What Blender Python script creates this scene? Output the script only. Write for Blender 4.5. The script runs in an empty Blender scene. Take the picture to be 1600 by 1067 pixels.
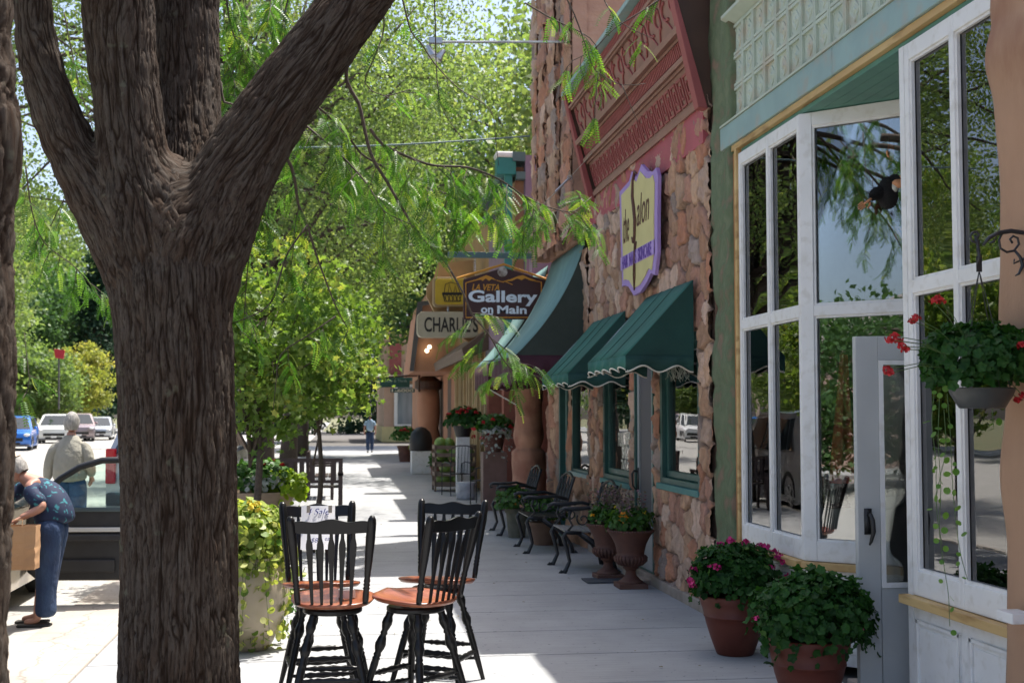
import bpy, bmesh, math, random
import numpy as np
from mathutils import Vector, Matrix, Euler

# ------------------------------------------------------------ camera, sky, sun, exposure
sc = bpy.context.scene
COL = sc.collection
R = math.radians
YAW, PITCH, CAMZ, FPX = R(7.7322), R(3.2766), 1.6, 2000.0
cam = bpy.data.objects.new("camera", bpy.data.cameras.new("camera"))
COL.objects.link(cam)
cam.location = (0, 0, CAMZ)
cam.rotation_euler = (math.pi / 2 + PITCH, 0, -YAW)
cam.data.sensor_width = 36
cam.data.lens = 36 * FPX / 1600
cam.data.clip_end = 800
cam.data.dof.use_dof = True
cam.data.dof.focus_distance = 7.6
cam.data.dof.aperture_fstop = 5.0
sc.camera = cam
SUN_EL = R(68.7)
SUN_AZ = math.atan2(0.775, 0.632)          # from +Y towards +X
sun_dir = Vector((math.sin(SUN_AZ) * math.cos(SUN_EL), math.cos(SUN_AZ) * math.cos(SUN_EL), math.sin(SUN_EL)))
w = bpy.data.worlds.new("World"); sc.world = w; w.use_nodes = True
sky = w.node_tree.nodes.new("ShaderNodeTexSky"); sky.sky_type = 'NISHITA'; sky.sun_disc = False
sky.sun_elevation = SUN_EL; sky.sun_rotation = SUN_AZ; sky.air_density = 0.75; sky.dust_density = 3.5; sky.ozone_density = 0.35
bgn = w.node_tree.nodes["Background"]; bgn.inputs[1].default_value = 0.14
w.node_tree.links.new(sky.outputs[0], bgn.inputs[0])
sl = bpy.data.lights.new("sun", 'SUN'); sl.energy = 3.9; sl.angle = R(0.53); sl.color = (1, 0.955, 0.88)
so = bpy.data.objects.new("sun", sl); COL.objects.link(so)
so.rotation_euler = sun_dir.to_track_quat('Z', 'Y').to_euler()
sc.view_settings.view_transform = 'Standard'; sc.view_settings.look = 'None'
sc.view_settings.exposure = 1.15; sc.view_settings.gamma = 1
sc.cycles.max_bounces = 8; sc.cycles.transparent_max_bounces = 16
sc.cycles.diffuse_bounces = 4; sc.cycles.glossy_bounces = 4
sc.cycles.caustics_reflective = False; sc.cycles.caustics_refractive = False
sc.cycles.sample_clamp_indirect = 6

# ------------------------------------------------------------ measured rays (photograph pixels -> world points)
_f = np.array([math.sin(YAW) * math.cos(PITCH), math.cos(YAW) * math.cos(PITCH), math.sin(PITCH)])
_r = np.array([math.cos(YAW), -math.sin(YAW), 0.0]); _u = np.cross(_r, _f)
def _ray(px, py): return _f + _r * (px - 800) / FPX + _u * (533.5 - py) / FPX
def G(px, py, z=0.0):
    d = _ray(px, py); p = np.array([0, 0, CAMZ]) + d * (z - CAMZ) / d[2]; return Vector(p)
def WX(px, py, x):
    d = _ray(px, py); return Vector(np.array([0, 0, CAMZ]) + d * x / d[0])
def WY(px, py, Y):
    d = _ray(px, py); return Vector(np.array([0, 0, CAMZ]) + d * Y / d[1])

# ------------------------------------------------------------ noise
def _hash(ix, iy, iz, seed):
    h = (ix.astype(np.int64) * 374761393 + iy.astype(np.int64) * 668265263 + iz.astype(np.int64) * 2147483647 + seed * 974634777) & 0xFFFFFFFF
    h = ((h ^ (h >> 13)) * 1274126177) & 0xFFFFFFFF
    h = (h ^ (h >> 16)) & 0xFFFFFFFF
    return h / 4294967295.0
def vnoise(p, seed=0):
    p = np.asarray(p, float)
    i = np.floor(p).astype(np.int64); f = p - i; f = f * f * (3 - 2 * f); o = 0
    for dx in (0, 1):
        for dy in (0, 1):
            for dz in (0, 1):
                wgt = (f[..., 0] if dx else 1 - f[..., 0]) * (f[..., 1] if dy else 1 - f[..., 1]) * (f[..., 2] if dz else 1 - f[..., 2])
                o = o + wgt * _hash(i[..., 0] + dx, i[..., 1] + dy, i[..., 2] + dz, seed)
    return o
def fbm(p, n=3, seed=0):
    o = 0; a = .5; p = np.asarray(p, float)
    for k in range(n):
        o = o + a * vnoise(p * (2 ** k), seed + k); a *= .5
    return o

# ------------------------------------------------------------ materials
def newmat(name):
    m = bpy.data.materials.new(name); m.use_nodes = True
    nt = m.node_tree; b = nt.nodes["Principled BSDF"]; return m, nt, b
def srgb(h):
    h = h.lstrip('#'); c = [int(h[i:i + 2], 16) / 255 for i in (0, 2, 4)]
    return tuple(((x + .055) / 1.055) ** 2.4 if x > .04045 else x / 12.92 for x in c) + (1,)
def pm(name, c1, c2=None, scale=6, rough=.6, bump=0.0, bscale=None, metal=0.0, stretch=(1, 1, 1), spec=.5, detail=6, dist=.01, lo=.35, hi=.65, attr=None, c3=None, c3s=2):
    m, nt, b = newmat(name); N = nt.nodes; L = nt.links
    b.inputs['Roughness'].default_value = rough; b.inputs['Metallic'].default_value = metal
    b.inputs['Specular IOR Level'].default_value = spec
    if attr:
        tc = N.new('ShaderNodeAttribute'); tc.attribute_name = attr; src = tc.outputs['Vector']
    else:
        tc = N.new('ShaderNodeTexCoord'); src = tc.outputs['Object']
    mp = N.new('ShaderNodeMapping'); mp.inputs['Scale'].default_value = stretch; L.new(src, mp.inputs[0])
    if c2 is None: b.inputs['Base Color'].default_value = c1
    else:
        n = N.new('ShaderNodeTexNoise'); n.inputs['Scale'].default_value = scale; n.inputs['Detail'].default_value = detail
        L.new(mp.outputs[0], n.inputs['Vector'])
        r = N.new('ShaderNodeMapRange'); r.inputs[1].default_value = lo; r.inputs[2].default_value = hi; L.new(n.outputs[0], r.inputs[0])
        x = N.new('ShaderNodeMix'); x.data_type = 'RGBA'; x.inputs[6].default_value = c1; x.inputs[7].default_value = c2
        L.new(r.outputs[0], x.inputs[0]); out = x.outputs[2]
        if c3:
            n3 = N.new('ShaderNodeTexNoise'); n3.inputs['Scale'].default_value = c3s; n3.inputs['Detail'].default_value = 4; L.new(mp.outputs[0], n3.inputs['Vector'])
            r3 = N.new('ShaderNodeMapRange'); r3.inputs[1].default_value = .52; r3.inputs[2].default_value = .68; L.new(n3.outputs[0], r3.inputs[0])
            x3 = N.new('ShaderNodeMix'); x3.data_type = 'RGBA'; x3.inputs[7].default_value = c3; L.new(out, x3.inputs[6]); L.new(r3.outputs[0], x3.inputs[0]); out = x3.outputs[2]
        L.new(out, b.inputs['Base Color'])
    if bump:
        n2 = N.new('ShaderNodeTexNoise'); n2.inputs['Scale'].default_value = bscale or scale * 3; n2.inputs['Detail'].default_value = 5
        L.new(mp.outputs[0], n2.inputs['Vector'])
        bp = N.new('ShaderNodeBump'); bp.inputs['Strength'].default_value = bump; bp.inputs['Distance'].default_value = dist
        L.new(n2.outputs[0], bp.inputs['Height']); L.new(bp.outputs[0], b.inputs['Normal'])
    return m
def leafmat(name, c, c2, c3=None, trans=.45, rough=.45, scale=3.0, spec=.35):
    """leaf colours vary per leaf through the 'lv' attribute (0..1)"""
    m, nt, b = newmat(name); N = nt.nodes; L = nt.links
    a = N.new('ShaderNodeAttribute'); a.attribute_name = 'lv'
    cr = N.new('ShaderNodeValToRGB'); e = cr.color_ramp.elements
    e[0].position = 0; e[0].color = c; e[1].position = 1; e[1].color = c3 or c2
    if c3: k = e.new(.72 if c3 else 1); k.color = c2
    L.new(a.outputs['Fac'], cr.inputs[0]); L.new(cr.outputs[0], b.inputs['Base Color'])
    b.inputs['Roughness'].default_value = rough; b.inputs['Specular IOR Level'].default_value = spec
    t = N.new('ShaderNodeBsdfTranslucent'); g = N.new('ShaderNodeMix'); g.data_type = 'RGBA'; g.blend_type = 'MULTIPLY'
    g.inputs[0].default_value = 1; g.inputs[7].default_value = (1.5, 1.45, .7, 1); L.new(cr.outputs[0], g.inputs[6]); L.new(g.outputs[2], t.inputs[0])
    mx = N.new('ShaderNodeMixShader'); mx.inputs[0].default_value = trans
    L.new(b.outputs[0], mx.inputs[1]); L.new(t.outputs[0], mx.inputs[2]); L.new(mx.outputs[0], N["Material Output"].inputs[0])
    return m
def glassmat(name, tint=(.9, .93, .92, 1), ior=2.4, rough=0.0):
    m, nt, b = newmat(name); N = nt.nodes; L = nt.links
    t = N.new('ShaderNodeBsdfTransparent'); t.inputs[0].default_value = tint
    g = N.new('ShaderNodeBsdfGlossy'); g.inputs['Roughness'].default_value = rough; g.inputs[0].default_value = (1, 1, 1, 1)
    f = N.new('ShaderNodeFresnel'); f.inputs[0].default_value = ior
    ge = N.new('ShaderNodeNewGeometry')
    # old glass: a gentle waviness
    tc = N.new('ShaderNodeTexCoord'); n = N.new('ShaderNodeTexNoise'); n.inputs['Scale'].default_value = 2.2; n.inputs['Detail'].default_value = 1
    L.new(tc.outputs['Object'], n.inputs['Vector'])
    bp = N.new('ShaderNodeBump'); bp.inputs['Strength'].default_value = .25; bp.inputs['Distance'].default_value = .006
    L.new(n.outputs[0], bp.inputs['Height']); L.new(bp.outputs[0], g.inputs['Normal'])
    mx = N.new('ShaderNodeMixShader'); L.new(f.outputs[0], mx.inputs[0]); L.new(t.outputs[0], mx.inputs[1]); L.new(g.outputs[0], mx.inputs[2])
    L.new(mx.outputs[0], N["Material Output"].inputs[0]); return m
def emis(name, c, s):
    m, nt, b = newmat(name); b.inputs['Emission Color'].default_value = c; b.inputs['Emission Strength'].default_value = s; return m
def v4(r, g, b): return (r, g, b, 1)

MT = dict(
    white=pm('white_paint', v4(.82, .81, .79), v4(.76, .75, .73), 3, .5, .15, 40, dist=.002, c3=v4(.70, .68, .64), c3s=14),
    cream=pm('pressed_tin_cream', v4(.50, .56, .46), v4(.42, .48, .39), 4, .55, .1, 30, dist=.002, c3=v4(.47, .43, .33), c3s=5),
    bluegrey=pm('blue_green_paint', v4(.29, .42, .40), v4(.25, .36, .35), 4, .55, .2, 30, dist=.002, c3=v4(.33, .36, .32), c3s=7),
    green=pm('green_soffit_paint', v4(.10, .27, .20), v4(.08, .22, .17), 5, .5),
    pine=pm('new_pine_timber', v4(.62, .43, .19), v4(.50, .31, .12), 5, .6, stretch=(1, .2, 1), c3=v4(.35, .2, .07), c3s=12),
    cedar=pm('orange_timber', v4(.42, .19, .06), v4(.33, .14, .045), 5, .6, stretch=(1, 1, .15)),
    moss=pm('mossy_green_paint', v4(.15, .18, .10), v4(.08, .125, .06), 6, .85, .7, 18, dist=.02, c3=v4(.22, .15, .10), c3s=6),
    stucco=pm('tan_stucco', v4(.44, .265, .165), v4(.37, .215, .13), 3, .9, .5, 60, dist=.004, stretch=(1, 1, .5), c3=v4(.30, .15, .09), c3s=3),
    conc=None,
    dkgreen=pm('dark_green_paint', v4(.025, .10, .085), v4(.02, .08, .07), 6, .4),
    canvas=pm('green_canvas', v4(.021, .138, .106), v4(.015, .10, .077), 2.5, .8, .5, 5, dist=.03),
    canvas_shaded=pm('shaded_green_canvas', v4(.014, .070, .058), v4(.010, .050, .042), 2.5, .8, .5, 5, dist=.03),  # same canvas painted darker: shade of the awning ends put into the colour
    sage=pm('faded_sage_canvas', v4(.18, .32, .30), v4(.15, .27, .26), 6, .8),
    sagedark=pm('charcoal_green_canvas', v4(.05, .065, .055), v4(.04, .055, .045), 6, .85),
    maroon=pm('maroon_cloth', v4(.075, .02, .032), v4(.055, .015, .025), 6, .85),
    trim=pm('cream_trim', v4(.72, .68, .58)),
    redtin=pm('brick_red_paint', v4(.33, .085, .08), v4(.28, .07, .065), 5, .55),
    browntin=pm('dusty_brown_paint', v4(.31, .165, .125), v4(.26, .135, .10), 5, .55),
    dkbrown=pm('dark_brown_paint', v4(.075, .035, .02), v4(.06, .028, .016), 5, .5),
    pink=pm('rose_paint', v4(.43, .095, .115), v4(.36, .08, .095), 4, .6),
    iron=pm('black_iron', v4(.018, .02, .024), v4(.028, .03, .034), 12, .38, .2, 60, dist=.002),
    blackwood=pm('black_painted_wood', v4(.006, .006, .006), v4(.010, .009, .009), 8, .30, spec=.35),
    seat=pm('reddish_varnished_wood', v4(.30, .085, .035), v4(.20, .05, .02), 4, .3, stretch=(6, .6, 6), spec=.6, c3=v4(.36, .13, .06), c3s=5),
    terra=pm('terracotta_plastic', v4(.135, .028, .014), v4(.105, .022, .011), 3, .55, .15, 20, dist=.003, c3=v4(.15, .042, .025), c3s=4),
    urn=pm('rusty_brown_iron', v4(.13, .055, .038), v4(.09, .04, .03), 8, .7, .4, 40, dist=.004, c3=v4(.17, .09, .065)),
    soil=pm('potting_soil', v4(.03, .02, .012), v4(.05, .035, .02), 20, .95, .6, 60),
    glass=glassmat('window_glass'),
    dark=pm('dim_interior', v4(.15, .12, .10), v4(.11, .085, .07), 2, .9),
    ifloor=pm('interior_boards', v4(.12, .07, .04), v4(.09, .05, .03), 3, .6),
    paper=pm('white_paper', v4(.8, .8, .82)),
    ink=pm('blue_ink', v4(.05, .08, .35)),
    steel=pm('galvanised_steel', v4(.5, .5, .5), v4(.4, .4, .4), 20, .35, metal=.8),
    black=pm('black_plastic', v4(.015, .015, .016), rough=.5),
    dkgrey=pm('dark_grey_screen', v4(.10, .095, .10), rough=.7),
    rubber=pm('tyre_rubber', v4(.02, .02, .02), rough=.8),
    teal=pm('teal_paint', v4(.03, .22, .20), v4(.025, .18, .17), 5, .5),
    slateblue=pm('grey_teal_paint', v4(.09, .15, .155), rough=.5),
    skin=pm('skin', v4(.46, .24, .17), v4(.42, .21, .15), 10, .5),
)

# ------------------------------------------------------------ mesh building
class MB:
    def __init__(s): s.v = []; s.f = []
    def add(s, vs, fs):
        o = len(s.v); s.v += [tuple(p) for p in vs]; s.f += [tuple(i + o for i in f) for f in fs]; return s
    def box(s, x0, x1, y0, y1, z0, z1, M=None):
        vs = [Vector((x, y, z)) for z in (z0, z1) for y in (y0, y1) for x in (x0, x1)]
        if M is not None: vs = [M @ p for p in vs]
        return s.add(vs, [(0, 2, 3, 1), (4, 5, 7, 6), (0, 1, 5, 4), (2, 6, 7, 3), (0, 4, 6, 2), (1, 3, 7, 5)])
    def prism(s, poly, axis, a, b, M=None):
        """poly: 2-D points in the two axes other than 'axis', extruded a..b"""
        def mk(p, q):
            return {'x': (q, p[0], p[1]), 'y': (p[0], q, p[1]), 'z': (p[0], p[1], q)}[axis]
        n = len(poly); vs = [Vector(mk(p, a)) for p in poly] + [Vector(mk(p, b)) for p in poly]
        if M is not None: vs = [M @ p for p in vs]
        fs = [tuple(range(n))[::-1], tuple(range(n, 2 * n))] + [(i, (i + 1) % n, n + (i + 1) % n, n + i) for i in range(n)]
        return s.add(vs, fs)
    def lathe(s, prof, n=24, M=None, cap=True, lobes=0, la=0.0):
        vs = []; fs = []; m = len(prof)
        for (r, z) in prof:
            for k in range(n):
                a = 2 * math.pi * k / n; rr = r * (1 + la * math.cos(lobes * a)) if lobes else r
                vs.append(Vector((rr * math.cos(a), rr * math.sin(a), z)))
        for i in range(m - 1):
            for k in range(n):
                k2 = (k + 1) % n; fs.append((i * n + k, i * n + k2, (i + 1) * n + k2, (i + 1) * n + k))
        if cap: fs.append(tuple(range(n))[::-1]); fs.append(tuple(range((m - 1) * n, m * n)))
        if M is not None: vs = [M @ p for p in vs]
        return s.add(vs, fs)
    def tube(s, pts, rad, n=8, cap=True):
        pts = [Vector(p) for p in pts]; m = len(pts)
        if not hasattr(rad, '__len__'): rad = [rad] * m
        up = None; vs = []; fs = []
        for i in range(m):
            t = (pts[min(i + 1, m - 1)] - pts[max(i - 1, 0)]).normalized()
            if up is None:
                up = Vector((0, 0, 1)) if abs(t.z) < .9 else Vector((1, 0, 0))
            a = (up - t * up.dot(t)).normalized(); up = a; b = t.cross(a)
            for k in range(n):
                an = 2 * math.pi * k / n; vs.append(pts[i] + (a * math.cos(an) + b * math.sin(an)) * rad[i])
        for i in range(m - 1):
            for k in range(n):
                k2 = (k + 1) % n; fs.append((i * n + k, i * n + k2, (i + 1) * n + k2, (i + 1) * n + k))
        if cap: fs.append(tuple(range(n))[::-1]); fs.append(tuple(range((m - 1) * n, m * n)))
        return s.add(vs, fs)
    def turned(s, p0, p1, prof, n=10):
        """lathe profile [(t, r)] laid between two points"""
        p0, p1 = Vector(p0), Vector(p1); d = p1 - p0; M = Matrix.Translation(p0) @ d.to_track_quat('Z', 'X').to_matrix().to_4x4()
        return s.lathe([(r, t * d.length) for t, r in prof], n, M)
    def ball(s, c, r, n=12, m=8, sc_=(1, 1, 1)):
        prof = [(max(1e-4, math.sin(math.pi * i / m)), -math.cos(math.pi * i / m)) for i in range(m + 1)]
        M = Matrix.Translation(Vector(c)) @ Matrix.Diagonal((r * sc_[0], r * sc_[1], r * sc_[2], 1))
        return s.lathe(prof, n, M, cap=False)
    def build(s, name, mat, parent=None, smooth=False, bevel=0, auto=None):
        me = bpy.data.meshes.new(name); me.from_pydata(s.v, [], s.f); me.validate(); me.update()
        bm = bmesh.new(); bm.from_mesh(me)
        bmesh.ops.remove_doubles(bm, verts=bm.verts, dist=1e-6)
        bmesh.ops.recalc_face_normals(bm, faces=bm.faces); bm.to_mesh(me); bm.free()
        if smooth: me.polygons.foreach_set('use_smooth', [True] * len(me.polygons))
        if auto is not None: me.shade_smooth() if hasattr(me, 'shade_smooth') else None; me.set_sharp_from_angle(angle=R(auto))
        me.materials.append(mat)
        o = bpy.data.objects.new(name, me); COL.objects.link(o)
        if parent is not None: o.parent = parent
        if bevel:
            b = o.modifiers.new('bevel', 'BEVEL'); b.width = bevel; b.segments = 2; b.limit_method = 'ANGLE'; b.angle_limit = R(40)
        return o
def T(x=0, y=0, z=0, rz=0): return Matrix.Translation((x, y, z)) @ Matrix.Rotation(rz, 4, 'Z')
def empty(name, loc=(0, 0, 0), rz=0, label=None, cat=None, group=None, kind=None):
    o = bpy.data.objects.new(name, None); COL.objects.link(o); o.location = loc; o.rotation_euler = (0, 0, rz); o.empty_display_size = .2
    return tag(o, label, cat, group, kind)
def tag(o, label=None, cat=None, group=None, kind=None):
    if label: o['label'] = label
    if cat: o['category'] = cat
    if group: o['group'] = group
    if kind: o['kind'] = kind
    return o
def copy_tree(o, parent=None):
    c = o.copy(); COL.objects.link(c)
    if parent is not None: c.parent = parent
    for ch in [q for q in list(sc.objects) if q.parent == o]: copy_tree(ch, c)
    return c
def npmesh(name, V, F, mat, parent=None, smooth=False, lv=None, vec=None, col=None):
    """numpy verts (n,3) and faces (m,k)"""
    me = bpy.data.meshes.new(name); n = len(V); F = np.asarray(F); m, k = F.shape
    me.vertices.add(n); me.vertices.foreach_set('co', np.asarray(V, np.float32).ravel())
    me.loops.add(m * k); me.loops.foreach_set('vertex_index', F.astype(np.int32).ravel())
    me.polygons.add(m); me.polygons.foreach_set('loop_start', np.arange(0, m * k, k, dtype=np.int32))
    me.update(calc_edges=True)
    if lv is not None: me.attributes.new('lv', 'FLOAT', 'POINT').data.foreach_set('value', np.asarray(lv, np.float32))
    if vec is not None: me.attributes.new('bk', 'FLOAT_VECTOR', 'POINT').data.foreach_set('vector', np.asarray(vec, np.float32).ravel())
    if col is not None: me.attributes.new('Col', 'FLOAT_COLOR', 'POINT').data.foreach_set('color', np.asarray(col, np.float32).ravel())
    if smooth: me.polygons.foreach_set('use_smooth', [True] * m)
    me.materials.append(mat); me.validate()
    o = bpy.data.objects.new(name, me); COL.objects.link(o)
    if parent is not None: o.parent = parent
    return o
def rots(rng, n, tilt=1.0):
    """random rotation matrices (n,3,3)"""
    q = rng.normal(size=(n, 4)); q /= np.linalg.norm(q, axis=1)[:, None]; a, b, c, d = q.T
    return np.stack([np.stack([1 - 2 * (c * c + d * d), 2 * (b * c - d * a), 2 * (b * d + c * a)], -1),
                     np.stack([2 * (b * c + d * a), 1 - 2 * (b * b + d * d), 2 * (c * d - b * a)], -1),
                     np.stack([2 * (b * d - c * a), 2 * (c * d + b * a), 1 - 2 * (b * b + c * c)], -1)], 1)
def frames(dirs, ups):
    """matrices with local y along dirs, z near ups"""
    y = dirs / np.linalg.norm(dirs, axis=1)[:, None]; x = np.cross(y, ups); x /= np.linalg.norm(x, axis=1)[:, None] + 1e-9
    z = np.cross(x, y); return np.stack([x, y, z], -1)
def stamp(tv, tf, mats, locs, scl, lv):
    """stamp a template many times -> V, F, lv"""
    n = len(locs); k = len(tv)
    V = np.einsum('nij,kj->nki', mats, tv) * np.asarray(scl).reshape(-1, 1, 1) + locs[:, None, :]
    F = (np.asarray(tf)[None] + (np.arange(n) * k)[:, None, None]).reshape(-1, len(tf[0]))
    return V.reshape(-1, 3), F, np.repeat(lv, k)
LEAF4 = (np.array([[0, 0, 0], [.33, .5, .10], [0, 1, -.05], [-.33, .5, .10]]), [(0, 1, 2, 3)])
def text_ob(name, s, h, mat, M, parent, width=None, bold=0.0, shear=0, depth=.004, align='CENTER'):
    cu = bpy.data.curves.new(name, 'FONT'); cu.body = s; cu.size = 1; cu.align_x = align; cu.align_y = 'CENTER'; cu.offset = bold; cu.shear = shear
    cu.extrude = 0.001; cu.resolution_u = 4
    o = bpy.data.objects.new(name, cu); COL.objects.link(o)
    dg = bpy.context.evaluated_depsgraph_get(); me = bpy.data.meshes.new_from_object(o.evaluated_get(dg))
    bpy.data.objects.remove(o)
    n = len(me.vertices); co = np.empty(n * 3); me.vertices.foreach_get('co', co); co = co.reshape(-1, 3)
    w0, w1 = co[:, 0].min(), co[:, 0].max(); h0, h1 = co[:, 1].min(), co[:, 1].max()
    co[:, 1] = (co[:, 1] - (h0 + h1) / 2) * h / (h1 - h0)
    sx = (width / (w1 - w0)) if width else h / (h1 - h0)
    co[:, 0] = (co[:, 0] - (w0 + w1) / 2) * sx
    co[:, 2] = np.where(co[:, 2] > 0, depth, 0)
    V = np.array([(M @ Vector(c))[:] for c in co]); me.vertices.foreach_set('co', V.ravel()); me.update()
    me.materials.clear(); me.materials.append(mat)
    t = bpy.data.objects.new(name, me); COL.objects.link(t); t.parent = parent; return t
def settle(root, loc):
    root.location = loc
    for ch in [q for q in sc.objects if q.parent == root]: ch.matrix_parent_inverse = Matrix.Translation(-Vector(loc))
    return root
W = 3.0
# ============================================================ ground, road, pavement
def slabmat(name, c1, c2, joint, jx=None, crack=False, c3=None):
    m, nt, b = newmat(name); N = nt.nodes; L = nt.links
    b.inputs['Roughness'].default_value = .85
    tc = N.new('ShaderNodeTexCoord'); n = N.new('ShaderNodeTexNoise'); n.inputs['Scale'].default_value = 1.3; n.inputs['Detail'].default_value = 8; n.inputs['Roughness'].default_value = .65
    L.new(tc.outputs['Object'], n.inputs['Vector'])
    r = N.new('ShaderNodeMapRange'); r.inputs[1].default_value = .3; r.inputs[2].default_value = .7; L.new(n.outputs[0], r.inputs[0])
    x = N.new('ShaderNodeMix'); x.data_type = 'RGBA'; x.inputs[6].default_value = c1; x.inputs[7].default_value = c2; L.new(r.outputs[0], x.inputs[0])
    # broom streaks across the slab and small spots
    mp = N.new('ShaderNodeMapping'); mp.inputs['Scale'].default_value = (1.5, 60, 1); L.new(tc.outputs['Object'], mp.inputs[0])
    n2 = N.new('ShaderNodeTexNoise'); n2.inputs['Scale'].default_value = 1; n2.inputs['Detail'].default_value = 3; L.new(mp.outputs[0], n2.inputs['Vector'])
    r2 = N.new('ShaderNodeMapRange'); r2.inputs[1].default_value = .3; r2.inputs[2].default_value = .7; r2.inputs[3].default_value = .88; r2.inputs[4].default_value = 1.05; L.new(n2.outputs[0], r2.inputs[0])
    n3 = N.new('ShaderNodeTexNoise'); n3.inputs['Scale'].default_value = 22; n3.inputs['Detail'].default_value = 2; L.new(tc.outputs['Object'], n3.inputs['Vector'])
    r3 = N.new('ShaderNodeMapRange'); r3.inputs[1].default_value = .66; r3.inputs[2].default_value = .73; r3.inputs[3].default_value = 1; r3.inputs[4].default_value = .55; L.new(n3.outputs[0], r3.inputs[0])
    mu = N.new('ShaderNodeMath'); mu.operation = 'MULTIPLY'; L.new(r2.outputs[0], mu.inputs[0]); L.new(r3.outputs[0], mu.inputs[1]); fac = mu.outputs[0]
    if crack:
        vo = N.new('ShaderNodeTexVoronoi'); vo.feature = 'DISTANCE_TO_EDGE'; vo.inputs['Scale'].default_value = .55
        nw = N.new('ShaderNodeTexNoise'); nw.inputs['Scale'].default_value = 3; nw.inputs['Detail'].default_value = 5; L.new(tc.outputs['Object'], nw.inputs['Vector'])
        ad = N.new('ShaderNodeMix'); ad.data_type = 'RGBA'; ad.blend_type = 'ADD'; ad.inputs[0].default_value = .35; L.new(tc.outputs['Object'], ad.inputs[6]); L.new(nw.outputs['Color'], ad.inputs[7])
        L.new(ad.outputs[2], vo.inputs['Vector'])
        rc = N.new('ShaderNodeMapRange'); rc.inputs[1].default_value = 0; rc.inputs[2].default_value = .007; rc.inputs[3].default_value = .62; rc.inputs[4].default_value = 1; L.new(vo.outputs['Distance'], rc.inputs[0])
        m2 = N.new('ShaderNodeMath'); m2.operation = 'MULTIPLY'; L.new(fac, m2.inputs[0]); L.new(rc.outputs[0], m2.inputs[1]); fac = m2.outputs[0]
    xx = N.new('ShaderNodeMix'); xx.data_type = 'RGBA'; xx.blend_type = 'MULTIPLY'; xx.inputs[0].default_value = 1
    L.new(x.outputs[2], xx.inputs[6]); L.new(fac, xx.inputs[7])
    out = xx.outputs[2]
    L.new(out, b.inputs['Base Color'])
    bp = N.new('ShaderNodeBump'); bp.inputs['Strength'].default_value = .35; bp.inputs['Distance'].default_value = .004
    L.new(n2.outputs[0], bp.inputs['Height']); L.new(bp.outputs[0], b.inputs['Normal'])
    return m
MT['walk'] = slabmat('pavement_concrete', v4(.385, .39, .395), v4(.295, .30, .305), 1)
MT['road'] = slabmat('worn_road', v4(.40, .39, .37), v4(.33, .32, .30), 1, crack=True)
MT['gutter'] = slabmat('gutter_concrete', v4(.42, .39, .35), v4(.33, .29, .25), 1, crack=True)
MT['joint'] = pm('joint_dirt', v4(.13, .12, .11), v4(.09, .085, .08), 20, .95)
MT['earth'] = pm('dry_earth', v4(.17, .15, .08), v4(.10, .12, .05), .6, .95, .5, 8)
MT['conc'] = pm('step_concrete', v4(.36, .30, .25), v4(.27, .22, .18), 6, .85, .5, 40, dist=.006)
tag(MB().box(-400, 400, -60, 700, -1.2, -.30).build('ground', MT['earth']), kind='structure')
tag(MB().box(-21.5, -1.72, -40, 300, -.29, -.12).build('road', MT['road']), kind='structure')
# pavement slabs: real gaps between them over a darker bed
tag(MB().box(-1.72, 12, -12, 130, -.28, -.05).build('pavement_bed', MT['joint']), kind='structure')
mb = MB(); y = -6.0 + .28
rnd = random.Random(4)
joints = []
y = 7.63 - 14 * .94
while y < 66:
    mb.box(-1.58, W + .02, y + .008, y + .94 - .008, -.055, 0.0); y += .94
o = mb.build('pavement', MT['walk'], bevel=.006); tag(o, kind='structure')
mb = MB(); y = -6
while y < 66: mb.box(-1.73, -1.59, y + .004, y + 2.996, -.27, 0.004); y += 3
tag(mb.build('kerb', MT['gutter'], bevel=.015), kind='structure')
mb = MB(); mb.box(-2.35, -1.735, -12, 66, -.27, -.114)
tag(mb.build('gutter', MT['gutter']), kind='structure')
tag(MB().box(-26, -21.5, -40, 200, -.29, 0).build('far_pavement', MT['walk']), kind='structure')
tag(MB().box(-21.5, 40, 66.1, 74, -.11, -.1).build('side_street', MT['road']), kind='structure')
# dead leaves on the pavement
rng = np.random.default_rng(5)
n = 150; loc = np.stack([rng.uniform(-1.5, 2.9, n), rng.uniform(7, 22, n), np.full(n, .012)], 1)
rt = rots(rng, n); flat = rt.copy()
yaw = rng.uniform(0, 6.28, n); c, s_ = np.cos(yaw), np.sin(yaw); z0 = np.zeros(n); o1 = np.ones(n)
flat = np.stack([np.stack([c, -s_, z0], -1), np.stack([s_, c, z0], -1), np.stack([z0, z0, o1], -1)], 1)
V, F, lv = stamp(LEAF4[0], LEAF4[1], flat, loc, rng.uniform(.012, .04, n), rng.random(n))
MT['litter'] = pm('dry_leaf', v4(.10, .07, .03), v4(.2, .16, .05), 30, .8)
tag(npmesh('leaf_litter', V, F, MT['litter']), 'dry leaves scattered over the pavement slabs', 'leaf litter', kind='stuff')

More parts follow.
